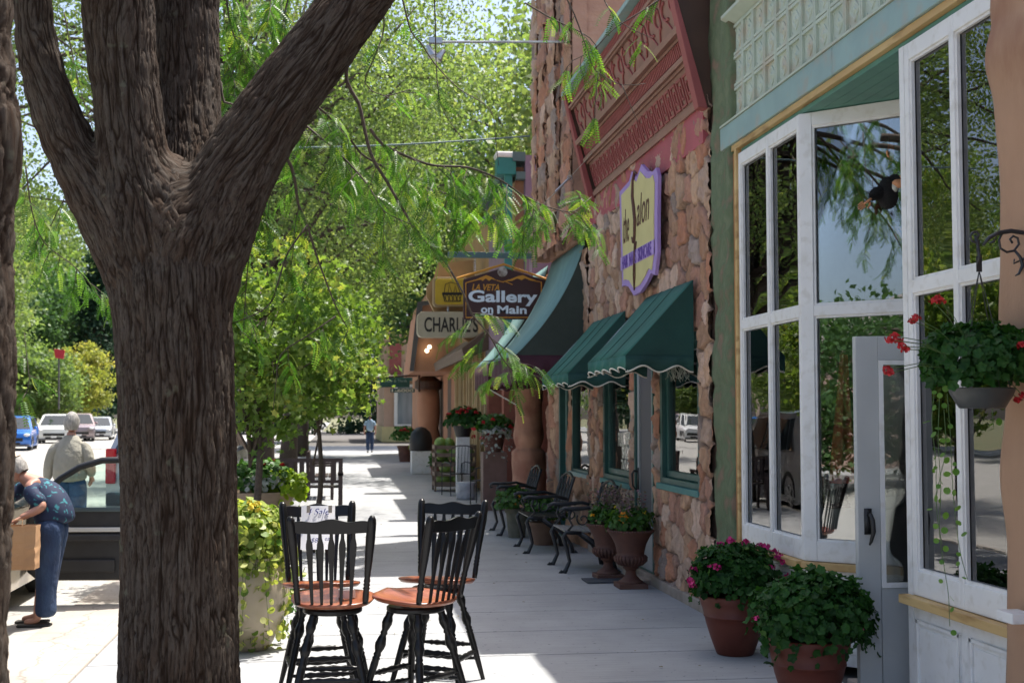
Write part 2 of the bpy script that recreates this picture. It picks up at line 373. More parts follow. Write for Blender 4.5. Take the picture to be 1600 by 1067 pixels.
# ============================================================ rubble stone facing
def rockmat():
    m, nt, b = newmat('rubble_sandstone'); N = nt.nodes; L = nt.links
    a = N.new('ShaderNodeAttribute'); a.attribute_name = 'Col'
    tc = N.new('ShaderNodeTexCoord'); mp = N.new('ShaderNodeMapping'); mp.inputs['Scale'].default_value = (1, 1.6, .7); L.new(tc.outputs['Object'], mp.inputs[0])
    n = N.new('ShaderNodeTexNoise'); n.inputs['Scale'].default_value = 9; n.inputs['Detail'].default_value = 7; L.new(mp.outputs[0], n.inputs['Vector'])
    r = N.new('ShaderNodeMapRange'); r.inputs[1].default_value = .3; r.inputs[2].default_value = .7; r.inputs[3].default_value = .76; r.inputs[4].default_value = 1.18; L.new(n.outputs[0], r.inputs[0])
    x = N.new('ShaderNodeMix'); x.data_type = 'RGBA'; x.blend_type = 'MULTIPLY'; x.inputs[0].default_value = 1; L.new(a.outputs['Color'], x.inputs[6]); L.new(r.outputs[0], x.inputs[7])
    L.new(x.outputs[2], b.inputs['Base Color']); b.inputs['Roughness'].default_value = .9
    n2 = N.new('ShaderNodeTexNoise'); n2.inputs['Scale'].default_value = 45; n2.inputs['Detail'].default_value = 6; L.new(mp.outputs[0], n2.inputs['Vector'])
    bp = N.new('ShaderNodeBump'); bp.inputs['Strength'].default_value = 1; bp.inputs['Distance'].default_value = .018; L.new(n2.outputs[0], bp.inputs['Height']); L.new(bp.outputs[0], b.inputs['Normal'])
    return m
MT['rock'] = rockmat()
PAL = np.array([[.47, .28, .175], [.42, .235, .145], [.50, .32, .21], [.36, .20, .14], [.50, .34, .25], [.44, .23, .16], [.33, .25, .21], [.58, .40, .30], [.48, .22, .13]])
MORT = np.array([.20, .14, .11])
def rubble(name, parent, x, Y0, Y1, z0, z1, holes=(), cell=(.22, .25), step=.012, depth=.045, seed=1, fold=.0, gap=.022, regular=False):
    """a wall face of real displaced stones looking towards -x; holes = (Ya, Yb, za, zb) left open"""
    rg = np.random.default_rng(seed)
    ny = int((Y1 - Y0) / step) + 1; nz = int((z1 - z0) / step) + 1
    yy = np.linspace(Y0, Y1, ny); zz = np.linspace(z0, z1, nz); A, B = np.meshgrid(yy, zz, indexing='ij')
    P = np.stack([A.ravel(), B.ravel()], 1)
    cy, cz = cell; sy = []; r = 0; z = z0 - cz
    while z < z1 + cz:
        y_ = Y0 - cy + (r % 2) * cy * .5
        while y_ < Y1 + cy:
            j = .12 if regular else .62
            sy.append((y_ + rg.uniform(-j, j) * cy * .5, z + rg.uniform(-j, j) * cz * .6)); y_ += cy * (1 if regular else rg.uniform(.7, 1.35))
        z += cz; r += 1
    S = np.array(sy); wq = rg.uniform(.85, 1.2, len(S))
    p3 = np.stack([P[:, 0] * 6, P[:, 1] * 6, np.full(len(P), seed * 3.1)], 1)
    wy = P[:, 0] + (fbm(p3, 3, seed) - .45) * .09; wz = P[:, 1] + (fbm(p3 + 50, 3, seed) - .45) * .09
    f1 = np.full(len(P), 9e9); f2 = f1.copy(); idx = np.zeros(len(P), int)
    for i, (a, b) in enumerate(S):
        ex = max(abs((wy - a) / cy).min(), 0)
        d = (np.abs((wy - a) / cy) ** 3 + np.abs((wz - b) / cz) ** 3) ** (1 / 3) * wq[i] if not regular else np.maximum(np.abs(wy - a) / cy, np.abs(wz - b) / cz)
        n1 = d < f1; f2 = np.where(n1, f1, np.minimum(f2, d)); idx = np.where(n1, i, idx); f1 = np.where(n1, d, f1)
    e = (f2 - f1) * min(cy, cz); k = np.clip((e - gap * .25) / (gap * 1.0), 0, 1) ** .7
    ch = rg.uniform(.45, 1, len(S))[idx]; tiltY = rg.normal(0, .05, len(S))[idx] * (P[:, 0] - S[idx, 0]); tiltZ = rg.normal(0, .05, len(S))[idx] * (P[:, 1] - S[idx, 1])
    nz3 = fbm(p3 * 2.3 + 9, 4, seed + 7) - .45
    fine = fbm(np.stack([P[:, 0] * 30, P[:, 1] * 22, P[:, 0] * 0], 1), 3, seed + 9) - .45; stp = np.floor(vnoise(np.stack([P[:, 0] * 7, P[:, 1] * 11, P[:, 0] * 0 + 4], 1), seed + 2) * 5) / 5
    h = k * (depth * ch + tiltY + tiltZ + nz3 * .03 + fine * .035 + stp * .022) + (1 - k) * (nz3 * .015 + fine * .01)
    col = PAL[rg.integers(0, len(PAL), len(S))][idx] * rg.uniform(.85, 1.15, len(S))[idx][:, None]
    col = col * k[:, None] + MORT * (1 - k[:, None]); col = np.concatenate([col, np.ones((len(col), 1))], 1)
    for (a, b, c, d_) in holes:
        dd_ = np.maximum(np.maximum(a - P[:, 0], P[:, 0] - b), np.maximum(c - P[:, 1], P[:, 1] - d_)); h = h * np.clip(.35 + dd_ / .05, .35, 1)
    V = np.stack([x - h, P[:, 0], P[:, 1]], 1)
    I = np.arange(ny * nz).reshape(ny, nz)
    F = np.stack([I[:-1, :-1], I[:-1, 1:], I[1:, 1:], I[1:, :-1]], -1).reshape(-1, 4)
    cyy = (yy[:-1] + yy[1:])[:, None] / 2 + 0 * zz[None, :-1]; czz = (zz[:-1] + zz[1:])[None, :] / 2 + 0 * yy[:-1, None]
    keep = np.ones((ny - 1, nz - 1), bool)
    for (a, b, c, d) in holes: keep &= ~((cyy > a) & (cyy < b) & (czz > c) & (czz < d))
    return npmesh(name, V, F[keep.ravel()], MT['rock'], parent, smooth=True, col=col)
def wallbox(mb, x0, x1, Y0, Y1, z0, z1, holes):
    """solid wall with rectangular openings, as butted boxes"""
    ys = sorted({Y0, Y1} | {h[0] for h in holes} | {h[1] for h in holes}); ys = [a for a in ys if Y0 <= a <= Y1]
    for a, b in zip(ys, ys[1:]):
        z = z0
        for h in sorted([h for h in holes if h[0] <= a + 1e-6 and h[1] >= b - 1e-6], key=lambda q: q[2]):
            if h[2] > z: mb.box(x0, x1, a, b, z, h[2])
            z = h[3]
        if z < z1: mb.box(x0, x1, a, b, z, z1)
    return mb
def frame_rect(mb, x0, x1, Y0, Y1, z0, z1, wd):
    mb.box(x0, x1, Y0, Y0 + wd, z0, z1); mb.box(x0, x1, Y1 - wd, Y1, z0, z1)
    mb.box(x0, x1, Y0 + wd, Y1 - wd, z0, z0 + wd); mb.box(x0, x1, Y0 + wd, Y1 - wd, z1 - wd, z1); return mb

# ============================================================ A: the shop with the bay front
shop = empty('shop_building', (3, 7.5, 0), label='shop with pressed tin front, blue-green beam and white framed display windows', cat='shop')
def sp(mb, name, mat, **k):
    o = mb.build(name, mat, shop, **k); o.matrix_parent_inverse = Matrix.Translation((-3, -7.5, 0)); return o
YC, YN, YP = 8.03, 6.44, 9.27          # far splay corner, near window corner, far edge of the far window
# shell
mb = MB(); mb.box(9.0, 9.2, 5.2, 9.95, 0, 5.6); mb.box(3.06, 9.0, 5.0, 5.2, 0, 5.5); mb.box(3.3, 9.0, 9.75, 9.95, 0, 5.5)
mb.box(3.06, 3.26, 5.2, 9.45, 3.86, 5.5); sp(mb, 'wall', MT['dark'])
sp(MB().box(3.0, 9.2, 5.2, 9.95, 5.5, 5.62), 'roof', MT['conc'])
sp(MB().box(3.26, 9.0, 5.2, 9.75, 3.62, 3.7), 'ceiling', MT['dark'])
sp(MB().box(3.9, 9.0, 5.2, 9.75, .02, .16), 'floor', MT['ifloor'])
# recess ceiling (painted boards) between beam and splays
mb = MB()
for k in range(14): mb.box(3.02 + k * .09, 3.106 + k * .09, 5.3, 9.3, 3.585, 3.615)
sp(mb, 'soffit', MT['green'])
# pressed tin: a sheet of square tiles with raised borders and rosettes
mb = MB(); ts = .245
mb.box(3.03, 3.06, 5.2, 9.5, 3.86, 5.5)
for r_ in range(3):
    z = 3.875 + r_ * ts
    for c_ in range(18):
        y = 9.47 - (c_ + 1) * ts; yc, zc = y + ts / 2, z + ts / 2
        mb.box(3.010, 3.03, y + .003, y + .024, z, z + ts); mb.box(3.010, 3.03, y + ts - .024, y + ts - .003, z, z + ts); mb.box(3.012, 3.03, y + .024, y + ts - .024, z + ts - .026, z + ts - .004)
        mb.box(3.012, 3.03, y + .024, y + ts - .024, z + .004, z + .026)
        M = Matrix.Translation((3.03, yc, zc)) @ Matrix.Rotation(-math.pi / 2, 4, 'Y')
        mb.lathe([(.062, 0), (.058, .007), (.045, .008), (.036, .003), (.022, .006), (.015, .013), (.001, .015)], 12, M, cap=False, lobes=4, la=.18)
        for sy in (-1, 1):
            for sz in (-1, 1): mb.ball((3.03, yc + sy * .078, zc + sz * .078), .012, 6, 4, (.8, 1, 1))
sp(mb, 'pressed_tin_facade', MT['cream'])
mb = MB(); z = 4.615                                   # moulding ledge above the tiles
mb.prism([(3.03, z), (2.93, z + .05), (2.93, z + .075), (2.97, z + .1), (3.03, z + .12)], 'y', 5.2, 9.5)
sp(mb, 'ledge', MT['cream'])
for k in range(12):                                         # frieze with oval bosses
    mb = MB()
    M = Matrix.Translation((3.03, 9.32 - k * .36, 4.88)) @ Matrix.Rotation(-math.pi / 2, 4, 'Y') @ Matrix.Diagonal((1.25, .85, 1, 1))
    mb.lathe([(.10, 0), (.095, .014), (.08, .014), (.07, .004), (.02, .012), (.001, .012)], 20, M, cap=False)
    sp(mb, 'frieze_boss', MT['bluegrey'])
mb = MB(); mb.box(2.965, 3.06, 5.2, 7.355, 3.665, 3.84); mb.box(2.965, 3.06, 7.36, 9.66, 3.665, 3.84)
sp(mb, 'beam', MT['bluegrey'], bevel=.006)
mb = MB(); mb.box(2.985, 3.07, 5.2, 9.5, 3.62, 3.662); sp(mb, 'beam_underside_board', MT['pine'])
mb = MB(); mb.box(2.955, 3.03, 5.2, 9.64, 3.842, 3.856); sp(mb, 'drip_edge', MT['cream'])
# mossy pilaster between the two buildings
mb = MB(); zz = np.linspace(0, 5.6, 90)
V = []; F = []
ringpts = [(3.10, 9.98), (2.985, 9.97), (2.975, 9.90), (2.985, 9.66), (2.975, 9.55), (2.99, 9.44), (3.10, 9.43)]
for z in zz:
    for i, (x, y) in enumerate(ringpts):
        q = vnoise(np.array([[x * 7, y * 7, z * 4.5]]), 3)[0] - .5; q2 = vnoise(np.array([[x * 25, y * 25, z * 22]]), 5)[0] - .5
        g = .018 if abs((z + .05) % .62) < .05 else 0
        V.append((x + (q * .05 + q2 * .02 + g if 0 < i < 6 else 0), y + q2 * .012, z))
k = len(ringpts)
for j in range(len(zz) - 1):
    for i in range(k - 1): F.append((j * k + i, j * k + i + 1, (j + 1) * k + i + 1, (j + 1) * k + i))
mb.add(V, F); sp(mb, 'pilaster', MT['moss'], smooth=True)
sp(MB().box(2.995, 3.10, 9.375, 9.428, .6, 3.60), 'timber_stud', MT['cedar'])
sp(MB().box(2.985, 3.10, 9.325, 9.372, .6, 3.62), 'timber_jamb', MT['pine'])

def leaded(name, p0, p1, zs, posts, rail, glasspad, parent_fn, t=.07, out=None):
    """white sash wall between ground points p0->p1 (seen from the left side of that direction); returns frame"""
    p0 = Vector((p0[0], p0[1], 0)); p1 = Vector((p1[0], p1[1], 0)); d = (p1 - p0); L = d.length; a = math.atan2(d.y, d.x)
    M = Matrix.Translation(p0) @ Matrix.Rotation(a, 4, 'Z')
    z0, zr0, zr1, z1 = zs; mb = MB(); bead = MB(); gl = []
    us = [0, posts[0]] + [q for m_ in posts[1:-1] for q in (m_ - .025, m_ + .025)] + [L - posts[-1], L]
    for i in range(0, len(us) - 1, 2): mb.box(us[i], us[i + 1], 0, t, z0, z1, M)
    for i in range(1, len(us) - 1, 2):
        a_, b_ = us[i], us[i + 1]
        mb.box(a_, b_, .001, t - .001, z0, z0 + rail[0], M); mb.box(a_, b_, .001, t - .001, zr0, zr1, M); mb.box(a_, b_, .001, t - .001, z1 - rail[1], z1, M)
        for (c_, d_) in ((z0 + rail[0], zr0), (zr1, z1 - rail[1])):
            for (e0, e1, f0, f1) in ((a_, a_ + .014, c_, d_), (b_ - .014, b_, c_, d_), (a_ + .014, b_ - .014, c_, c_ + .014), (a_ + .014, b_ - .014, d_ - .014, d_)):
                bead.box(e0, e1, .012, .03, f0, f1, M)
            gl.append((a_ + .002, b_ - .002, c_ + .002, d_ - .002))
    fr = parent_fn(mb, name, MT['white'], bevel=.004)
    bd = bead.build('glazing_bead', MT['white'], fr); bd.matrix_parent_inverse = fr.matrix_parent_inverse.copy(); 
    bd.matrix_parent_inverse = Matrix.Identity(4)
    for g in gl:
        p = MB().box(g[0], g[1], .034, .038, g[2], g[3], M).build('pane', MT['glass'], fr)
    return fr
# direction is chosen so that local +y points into the building
ZS = (.66, 2.24, 2.31, 3.58)
def flat_dir(fn): return fn
def win(name, p0, p1, posts): return leaded(name, p0, p1, ZS, posts, (.13, .09), 0, sp)
# street-side windows run in +x-ward inside: walk from near to far gives local y = -x (outside), so walk far -> near
win('display_window', (3.0, 9.32), (3.0, YC - .005), [.05, .655, .05])
SP1 = (3.68, YC - .68)
win('display_window', (3.0, YC - .012), SP1, [.085, .12])
win('display_window', (3.0, YN), (3.0, 5.3), [.05, .53, .05])
# sill timber, panelled stall-riser
def riser(p0, p1, ext=0.0):
    p0 = Vector((p0[0], p0[1], 0)); p1 = Vector((p1[0], p1[1], 0)); d = p1 - p0; L = d.length
    M = Matrix.Translation(p0) @ Matrix.Rotation(math.atan2(d.y, d.x), 4, 'Z')
    sp(MB().box(-ext, L, -.055, .07, .612, .657, M), 'timber_sill', MT['pine'], bevel=.003)
    mb = MB(); mb.box(0, L, 0, .07, .02, .61, M)
    n = max(1, round(L / .52)); pw = L / n
    for i in range(n):
        a, b = i * pw + .05, (i + 1) * pw - .05
        for (e0, e1, f0, f1) in ((a, a + .02, .10, .54), (b - .02, b, .10, .54), (a, b, .52, .54), (a, b, .10, .12)): mb.box(e0, e1, -.014, 0, f0, f1, M)
        mb.box(a + .04, b - .04, -.006, 0, .14, .5, M)
    mb.box(0, L, -.02, 0, .02, .09, M)
    sp(mb, 'stall_riser', MT['white'], bevel=.003)
riser((3.0, 9.42), (3.0, YC)); riser((3.0, YC - .01), SP1); riser((3.0, YN), (3.0, 5.3), .06)
# near display return wall (the white jamb beside the doorway) and doorway
sp(MB().box(3.0, 3.72, YN + .004, YN + .06, .02, 3.58), 'return_panel', MT['white'])
sp(MB().box(3.0, 4.2, 6.5, 7.35, -.01, .045), 'threshold', MT['conc'], bevel=.008)
# door leaf, standing open at right angles to the street
door = MB(); DY, DX0, DX1, DZ0, DZ1 = 6.73, 2.815, 3.66, .06, 2.03
M = Matrix.Translation((DX0, DY, 0))
for (a, b, c, d) in ((0, .13, DZ0, DZ1), (.715, .845, DZ0, DZ1), (.13, .715, DZ0, .62), (.13, .715, 1.90, DZ1), (.13, .715, .62, .66)): door.box(a, b, -.022, .022, c, d, M)
dr = sp(door, 'door', pm('greyed_white_door', v4(.50, .51, .50), v4(.44, .45, .44), 3, .45), bevel=.004)
b2 = MB()
for (a, b, c, d) in ((.13, .155, .66, 1.90), (.69, .715, .66, 1.90), (.155, .69, .66, .685), (.155, .69, 1.875, 1.90)):
    b2.box(a, b, -.03, -.022, c, d, M)
b2.build('door_moulding', MT['white'], dr)
MB().box(.156, .689, -.004, .004, .686, 1.874, M).build('pane', MT['glass'], dr)
h = MB(); h.box(.035, .075, -.032, -.0225, .95, 1.09, M)
h.tube([M @ Vector(q) for q in ((.055, -.03, 1.06), (.055, -.065, 1.06), (.06, -.078, 1.03), (.066, -.075, .97), (.058, -.06, .915), (.05, -.055, .895))], [.009, .01, .013, .013, .009, .005])
h.build('handle', MT['black'], dr, smooth=True)
# interior: back counter, shelf things seen through the glass
sp(MB().box(3.10, 4.2, 8.10, 9.25, .16, .985), 'window_platform', pm('pale_blue_panelling', v4(.50, .62, .62), v4(.45, .56, .57), 3), bevel=.01)


# stucco building at the near edge with its rough pillar
nb = empty('stucco_building', (2.9, 5.2, 0), label='tan stucco building corner with bulging pillar beside the near display window', cat='building')
V = []; F = []; zz = np.linspace(0, 5.7, 180); prof = []
ring = [(3.30, 5.43), (3.02, 5.425), (2.93, 5.40), (2.90, 5.33)] + [(2.90, 5.33 - .07 * i) for i in range(1, 20)] + [(2.93, 3.95), (3.3, 3.9)]
for z in zz:
    bul = .022 * math.exp(-((z - 3.18) / .12) ** 2) + .014 * math.exp(-((z - 3.0) / .3) ** 2) - .010 * math.exp(-((z - 3.36) / .05) ** 2)
    bul += -.018
    for (x, y) in ring:
        q = vnoise(np.array([[x * 3, y * 3, z * 3]]), 11)[0] - .5
        V.append((x - bul * (x < 3.2) - q * .035 * (x < 3.2), y + (bul * .5 + q * .03 if y > 5.3 else 0), z))
k = len(ring)
for j in range(len(zz) - 1):
    for i in range(k - 1): F.append((j * k + i, j * k + i + 1, (j + 1) * k + i + 1, (j + 1) * k + i))
o = MB().add(V, F).build('pillar', MT['stucco'], nb, smooth=True); o.matrix_parent_inverse = Matrix.Translation((-2.9, -5.2, 0))
o = MB().box(3.06, 9.2, -2, 4.95, 0, 5.6).build('wall', MT['stucco'], nb); o.matrix_parent_inverse = Matrix.Translation((-2.9, -5.2, 0))
p = WX(1590, 958, 2.88)
o = MB().box(2.80, 2.90, p.y - .10, p.y + .03, p.z - .03, p.z + .015).build('pipe_bracket', MT['white'], nb, bevel=.004); o.matrix_parent_inverse = Matrix.Translation((-2.9, -5.2, 0))

# ============================================================ B: rubble-stone salon
salon = empty('salon_building', (3, 12.4, 0), label='rubble sandstone salon front with red pressed tin cornice and green window frames', cat='salon building')
def bp_(mb, name, mat, par=None, **k):
    o = mb.build(name, mat, par or salon, **k)
    if par is None: o.matrix_parent_inverse = Matrix.Translation((-3, -12.4, 0))
    return o
SY0, SY1 = 9.96, 14.95
WR = (10.36, 11.70, .95, 2.30); DR = (11.93, 12.72, .0, 2.22); WL = (12.88, 14.30, .87, 2.30)
holes = [(WR[0], WR[1], WR[2], WR[3]), (DR[0], DR[1], DR[2], DR[3]), (WL[0], WL[1], WL[2], WL[3])]
o = rubble('stone_wall', salon, W, SY0, SY1, 0, 4.2, holes, seed=3); o.matrix_parent_inverse = Matrix.Translation((-3, -12.4, 0))
mb = MB(); wallbox(mb, 3.008, 3.30, SY0, SY1, 0, 5.3, holes)
mb.box(3.3, 9, SY0, SY0 + .2, 0, 5.3); mb.box(3.3, 9, SY1 - .2, SY1, 0, 5.3); mb.box(8.9, 9.0, SY0 + .2, SY1 - .2, 0, 5.3)
bp_(mb, 'wall', pm('stone_reveal', v4(.30, .19, .14), v4(.24, .15, .11), 8, .9, .6, 30))
bp_(MB().box(3.03, 9, SY0, SY1, 5.3, 5.4), 'roof', MT['conc'])
bp_(MB().box(3.3, 8.9, SY0 + .2, SY1 - .2, 2.9, 3.0), 'ceiling', MT['dark'])
bp_(MB().box(2.93, 3.0, SY0, SY1, -.01, .09), 'footing', MT['conc'], bevel=.01)
bp_(MB().box(2.86, 3.0, DR[0] - .05, DR[1] + .05, -.01, .05), 'doorstep', MT['conc'], bevel=.01)
for wn in (WR, WL):
    mb = MB(); frame_rect(mb, 2.985, 3.12, wn[0], wn[1], wn[2], wn[3], .075)
    frame_rect(mb, 3.025, 3.10, wn[0] + .08, wn[1] - .08, wn[2] + .08, wn[3] - .08, .06)
    wf = bp_(mb, 'window', MT['dkgreen'], bevel=.004)
    MB().box(2.950, 3.04, wn[0] - .03, wn[1] + .03, wn[2] - .035, wn[2] + .022).build('sill', pm('sill_paint', v4(.07, .20, .19), v4(.09, .23, .21), 6), wf, bevel=.006)
    MB().box(3.050, 3.054, wn[0] + .142, wn[1] - .142, wn[2] + .142, wn[3] - .142).build('pane', MT['glass'], wf)
    if wn is WL:
        # lettering on the pane, read from the street: starts at the far side
        M0 = Matrix(((0, 0, -1, 3.046), (-1, 0, 0, 0), (0, 1, 0, 0), (0, 0, 0, 1)))
        def tx(s, px, py, h, wdt):
            q = WX(px, py, 3.048); M = M0.copy(); M[1][3] = q.y; M[2][3] = q.z; text_ob('window_lettering', s, h, MT['trim'], M, wf, wdt, bold=.02, depth=.001)
        tx('FULL SERV', 976, 687, .15, .62); tx('SALON', 979, 706, .15, .42); tx('742-56', 979, 729, .15, .50)
# screen door
mb = MB(); frame_rect(mb, 2.975, 3.16, DR[0], DR[1], DR[2] + .05, DR[3], .05); dj = bp_(mb, 'door_frame', MT['dkgreen'])
mb = MB(); D0, D1 = DR[0] + .055, DR[1] - .055
mb.box(2.995, 3.025, D0, D0 + .09, .06, DR[3] - .055); mb.box(2.995, 3.025, D1 - .09, D1, .06, DR[3] - .055)
mb.box(2.995, 3.025, D0 + .09, D1 - .09, .06, .52); mb.box(2.995, 3.025, D0 + .09, D1 - .09, DR[3] - .15, DR[3] - .055)
sd = bp_(mb, 'screen_door', pm('pale_grey_aluminium', v4(.35, .37, .37), rough=.4), bevel=.004)
MB().box(3.008, 3.012, D0 + .09, D1 - .09, .52, DR[3] - .15).build('screen', MT['dkgrey'], sd)
mb = MB(); q = DR[1] - .10
mb.tube([(3.0, q, 1.03), (2.95, q, 1.04), (2.93, q, 1.01), (2.935, q, .90), (2.96, q, .86), (2.995, q, .85)], [.012, .012, .012, .009, .007, .007]); mb.box(2.985, 2.996, q - .02, q + .02, .84, 1.07)
mb.build('handle', MT['black'], sd, smooth=True)
# framed poster leaning in the right window
bp_(MB().box(3.07, 3.08, 11.05, 11.30, 1.10, 1.45), 'window_poster', pm('pale_blue_poster', v4(.35, .5, .62), v4(.55, .55, .68), 5))
# rose-painted board above the stones
bp_(MB().box(2.955, 3.03, SY0 + .14, SY1 - .03, 3.83, 4.17), 'fascia_board', MT['pink'])
# the leaning pressed-tin cornice: s along the street (far -> near), t up the slope
CB, CT = Vector((2.985, 0, 4.15)), Vector((2.66, 0, 5.30))
CY0, CY1 = 9.97, 14.62
tdir = (CT - CB).normalized(); CLEN = (CT - CB).length; ndir = Vector((-tdir.z, 0, tdir.x))   # outwards
def CM(y, t): return Matrix(((0, tdir.x, ndir.x, CB.x + tdir.x * t), (-1, 0, 0, y), (0, tdir.z, ndir.z, CB.z + tdir.z * t), (0, 0, 0, 1)))
base = MB(); LY = CY1 - CY0
def cbox(mb, s0, s1, t0, t1, n0, n1): mb.box(s0, s1, t0, t1, n0, n1, CM(CY1, 0))
cbox(base, .06, LY - .06, 0, CLEN, -.05, 0)
for (t0, t1, n1) in ((0, .05, .06), (.05, .075, .035), (.385, .41, .03), (.41, .45, .065), (.45, .475, .03), (.60, .625, .03), (.625, .68, .09), (.68, .70, .05), (1.04, 1.06, .04), (1.06, 1.09, .06)):
    cbox(base, .07, LY - .07, t0, t1, -.001, n1)
bp_(base, 'cornice', MT['browntin'], bevel=.004)
rel = MB()
for i in range(22):                                              # key-pattern panels
    s0 = .12 + i * .201; w_ = .15
    for (a, b, c, d) in ((0, .02, 0, .24), (w_ - .02, w_, 0, .24), (.02, w_ - .02, .22, .24), (.02, w_ - .02, 0, .02), (.05, .07, .06, .18), (.07, .11, .06, .08), (.07, .10, .16, .18)):
        cbox(rel, s0 + a, s0 + b, .105 + c, .105 + d, -.001, .014)
for i in range(88): cbox(rel, .09 + i * .0505, .118 + i * .0505, .485, .595, -.001, .022)      # reeding
for i in range(88): cbox(rel, .09 + i * .0505, .118 + i * .0505, 1.095, 1.19, -.001, .022)
for i in range(18):                                              # scrolls
    s0 = .24 + i * .245; sg = 1 if i % 2 else -1; pts = []; M = CM(CY1, 0)
    for j in range(26):
        u_ = j / 25; a = u_ * 2 * math.pi * 1.35; rr = .018 + .07 * (1 - abs(2 * u_ - 1)) ** .6
        pts.append(M @ Vector((s0 + math.sin(a) * rr * .9, .80 + .19 * u_ + math.cos(a) * .035, .008)))
    rel.tube(pts, .011, 5)
    rel.tube([M @ Vector((s0 - .08 * sg, .73, .006)), M @ Vector((s0 - .02 * sg, .80, .008)), M @ Vector((s0 + .07 * sg, .86, .008)), M @ Vector((s0 + .08 * sg, .98, .008)), M @ Vector((s0, 1.03, .008))], .009, 5)
bp_(rel, 'cornice_relief', MT['redtin'])
for y in (CY0 - .0, CY1 - .08):                              # end brackets
    ends = MB(); ends.prism([(2.99, 4.09), (CB.x - .09, 4.11), (CT.x - .05, CT.z + .02), (3.02, CT.z + .02)], 'y', y, y + .075)
    bp_(ends, 'cornice_bracket', MT['dkbrown'], bevel=.004)
for y in (CY0 - .02, CY1 - .10):
    fe = MB()
    fe.prism([(CB.x - .03, 4.08), (CB.x - .11, 4.09), (CT.x - .07, CT.z + .02), (CT.x - .05, CT.z + .02)], 'y', y, y + .12)
    bp_(fe, 'bracket_face', MT['redtin'], bevel=.004)
cap = MB().box(CT.x - .09, 3.02, CY0 - .03, CY1 + .02, CT.z + .022, CT.z + .07); bp_(cap, 'cornice_cap', MT['bluegrey'])
bp_(MB().box(CT.x + .05, 3.0, CY0 + .08, CY1 - .09, CT.z - .06, CT.z + .02), 'cornice_lid', MT['dkbrown'])

# window awnings: real folded canvas with end panels and a scalloped valance
def awning(label, Y0, Y1, zt, xf, zf, vd, par=None):
    r = empty('window_awning', (3, (Y0 + Y1) / 2, zf), label=label, cat='awning', group='green canvas awnings on the salon')
    I = Matrix.Translation((-3, -(Y0 + Y1) / 2, -zf)); xw = 2.93
    mb = MB(); n = 8; vs = []; fs = []
    for i in range(n + 1):
        t = i / n; sag = -.015 * math.sin(math.pi * t)
        for j in range(13):
            u_ = j / 12; y = Y0 + (Y1 - Y0) * u_; fold = .006 * math.sin(u_ * 40 + t * 3)
            vs.append((xw + (xf - xw) * t, y, zt + (zf - zt) * t + sag + fold * .4))
    for i in range(n):
        for j in range(12): a = i * 13 + j; fs.append((a, a + 1, a + 14, a + 13))
    mb.add(vs, fs); o = mb.build('canvas_top', MT['canvas'], r, smooth=True); o.matrix_parent_inverse = I
    sm = o.modifiers.new('thick', 'SOLIDIFY'); sm.thickness = .004
    mb = MB()
    for u_ in (.36, .64):
        y = Y0 + (Y1 - Y0) * u_
        mb.tube([(xw, y, zt + .004), ((xw + xf) / 2, y, (zt + zf) / 2 - .01), (xf, y, zf + .004)], .006, 5)
    o = mb.build('seam', MT['canvas_shaded'], r); o.matrix_parent_inverse = I
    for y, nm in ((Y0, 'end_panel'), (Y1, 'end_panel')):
        mb = MB(); mb.prism([(xw, zt), (xf, zf), (xw, zf)], 'y', y - .003, y + .003); o = mb.build(nm, MT['canvas_shaded'], r); o.matrix_parent_inverse = I
    def val(pts, ns, amp, name, par_m, ruffle):
        """hanging strip along pts with a wavy lower edge and cream piping"""
        p0, p1 = Vector(pts[0]), Vector(pts[1]); d = (p1 - p0); nv = d.cross(Vector((0, 0, 1))).normalized(); N_ = 60; vs = []; fs = []; edge = []
        for i in range(N_ + 1):
            u_ = i / N_; b = p0 + d * u_; w_ = vd + amp * math.cos(u_ * ns * 2 * math.pi); off = nv * (ruffle * math.sin(u_ * ns * 2 * math.pi + 1))
            e = b - Vector((0, 0, w_)) + off; vs += [b, b - Vector((0, 0, w_ * .5)) + off * .4, e]; edge.append(e)
        for i in range(N_):
            for k in (0, 1): fs.append((i * 3 + k, i * 3 + k + 1, i * 3 + k + 4, i * 3 + k + 3))
        m2 = MB().add(vs, fs); o = m2.build(name, par_m, r, smooth=True); o.matrix_parent_inverse = I
        s2 = o.modifiers.new('thick', 'SOLIDIFY'); s2.thickness = .004
        t = MB().tube(edge, .0075, 5).build('piping', MT['trim'], o)
    val(((xf, Y0, zf), (xf, Y1, zf)), 5, .018, 'valance', MT['canvas'], .02)
    val(((xw, Y0 - .004, zf), (xf, Y0 - .004, zf)), 2, .025, 'valance', MT['canvas_shaded'], .02)
    val(((xw, Y1 + .004, zf), (xf, Y1 + .004, zf)), 2, .025, 'valance', MT['canvas_shaded'], .02)
    mb = MB(); mb.tube([(xw, Y0 + .02, zf), (xf + .02, Y0 + .02, zf), (xf + .02, Y1 - .02, zf), (xw, Y1 - .02, zf)], .012, 6)
    mb.tube([(xw, Y0 + .02, zt - .02), (xf + .02, Y0 + .02, zf)], .01, 6); mb.tube([(xw, Y1 - .02, zt - .02), (xf + .02, Y1 - .02, zf)], .01, 6)
    o = mb.build('awning_frame', MT['steel'], r); o.matrix_parent_inverse = I
    return r
a = WX(1083, 438, 2.93); b = WY(977.5, 555, a.y); c = WX(1024, 461, 2.93)
awning('larger nearer dark green awning with cream piping over the right salon window', a.y, 11.95, a.z, b.x, b.z, .11)
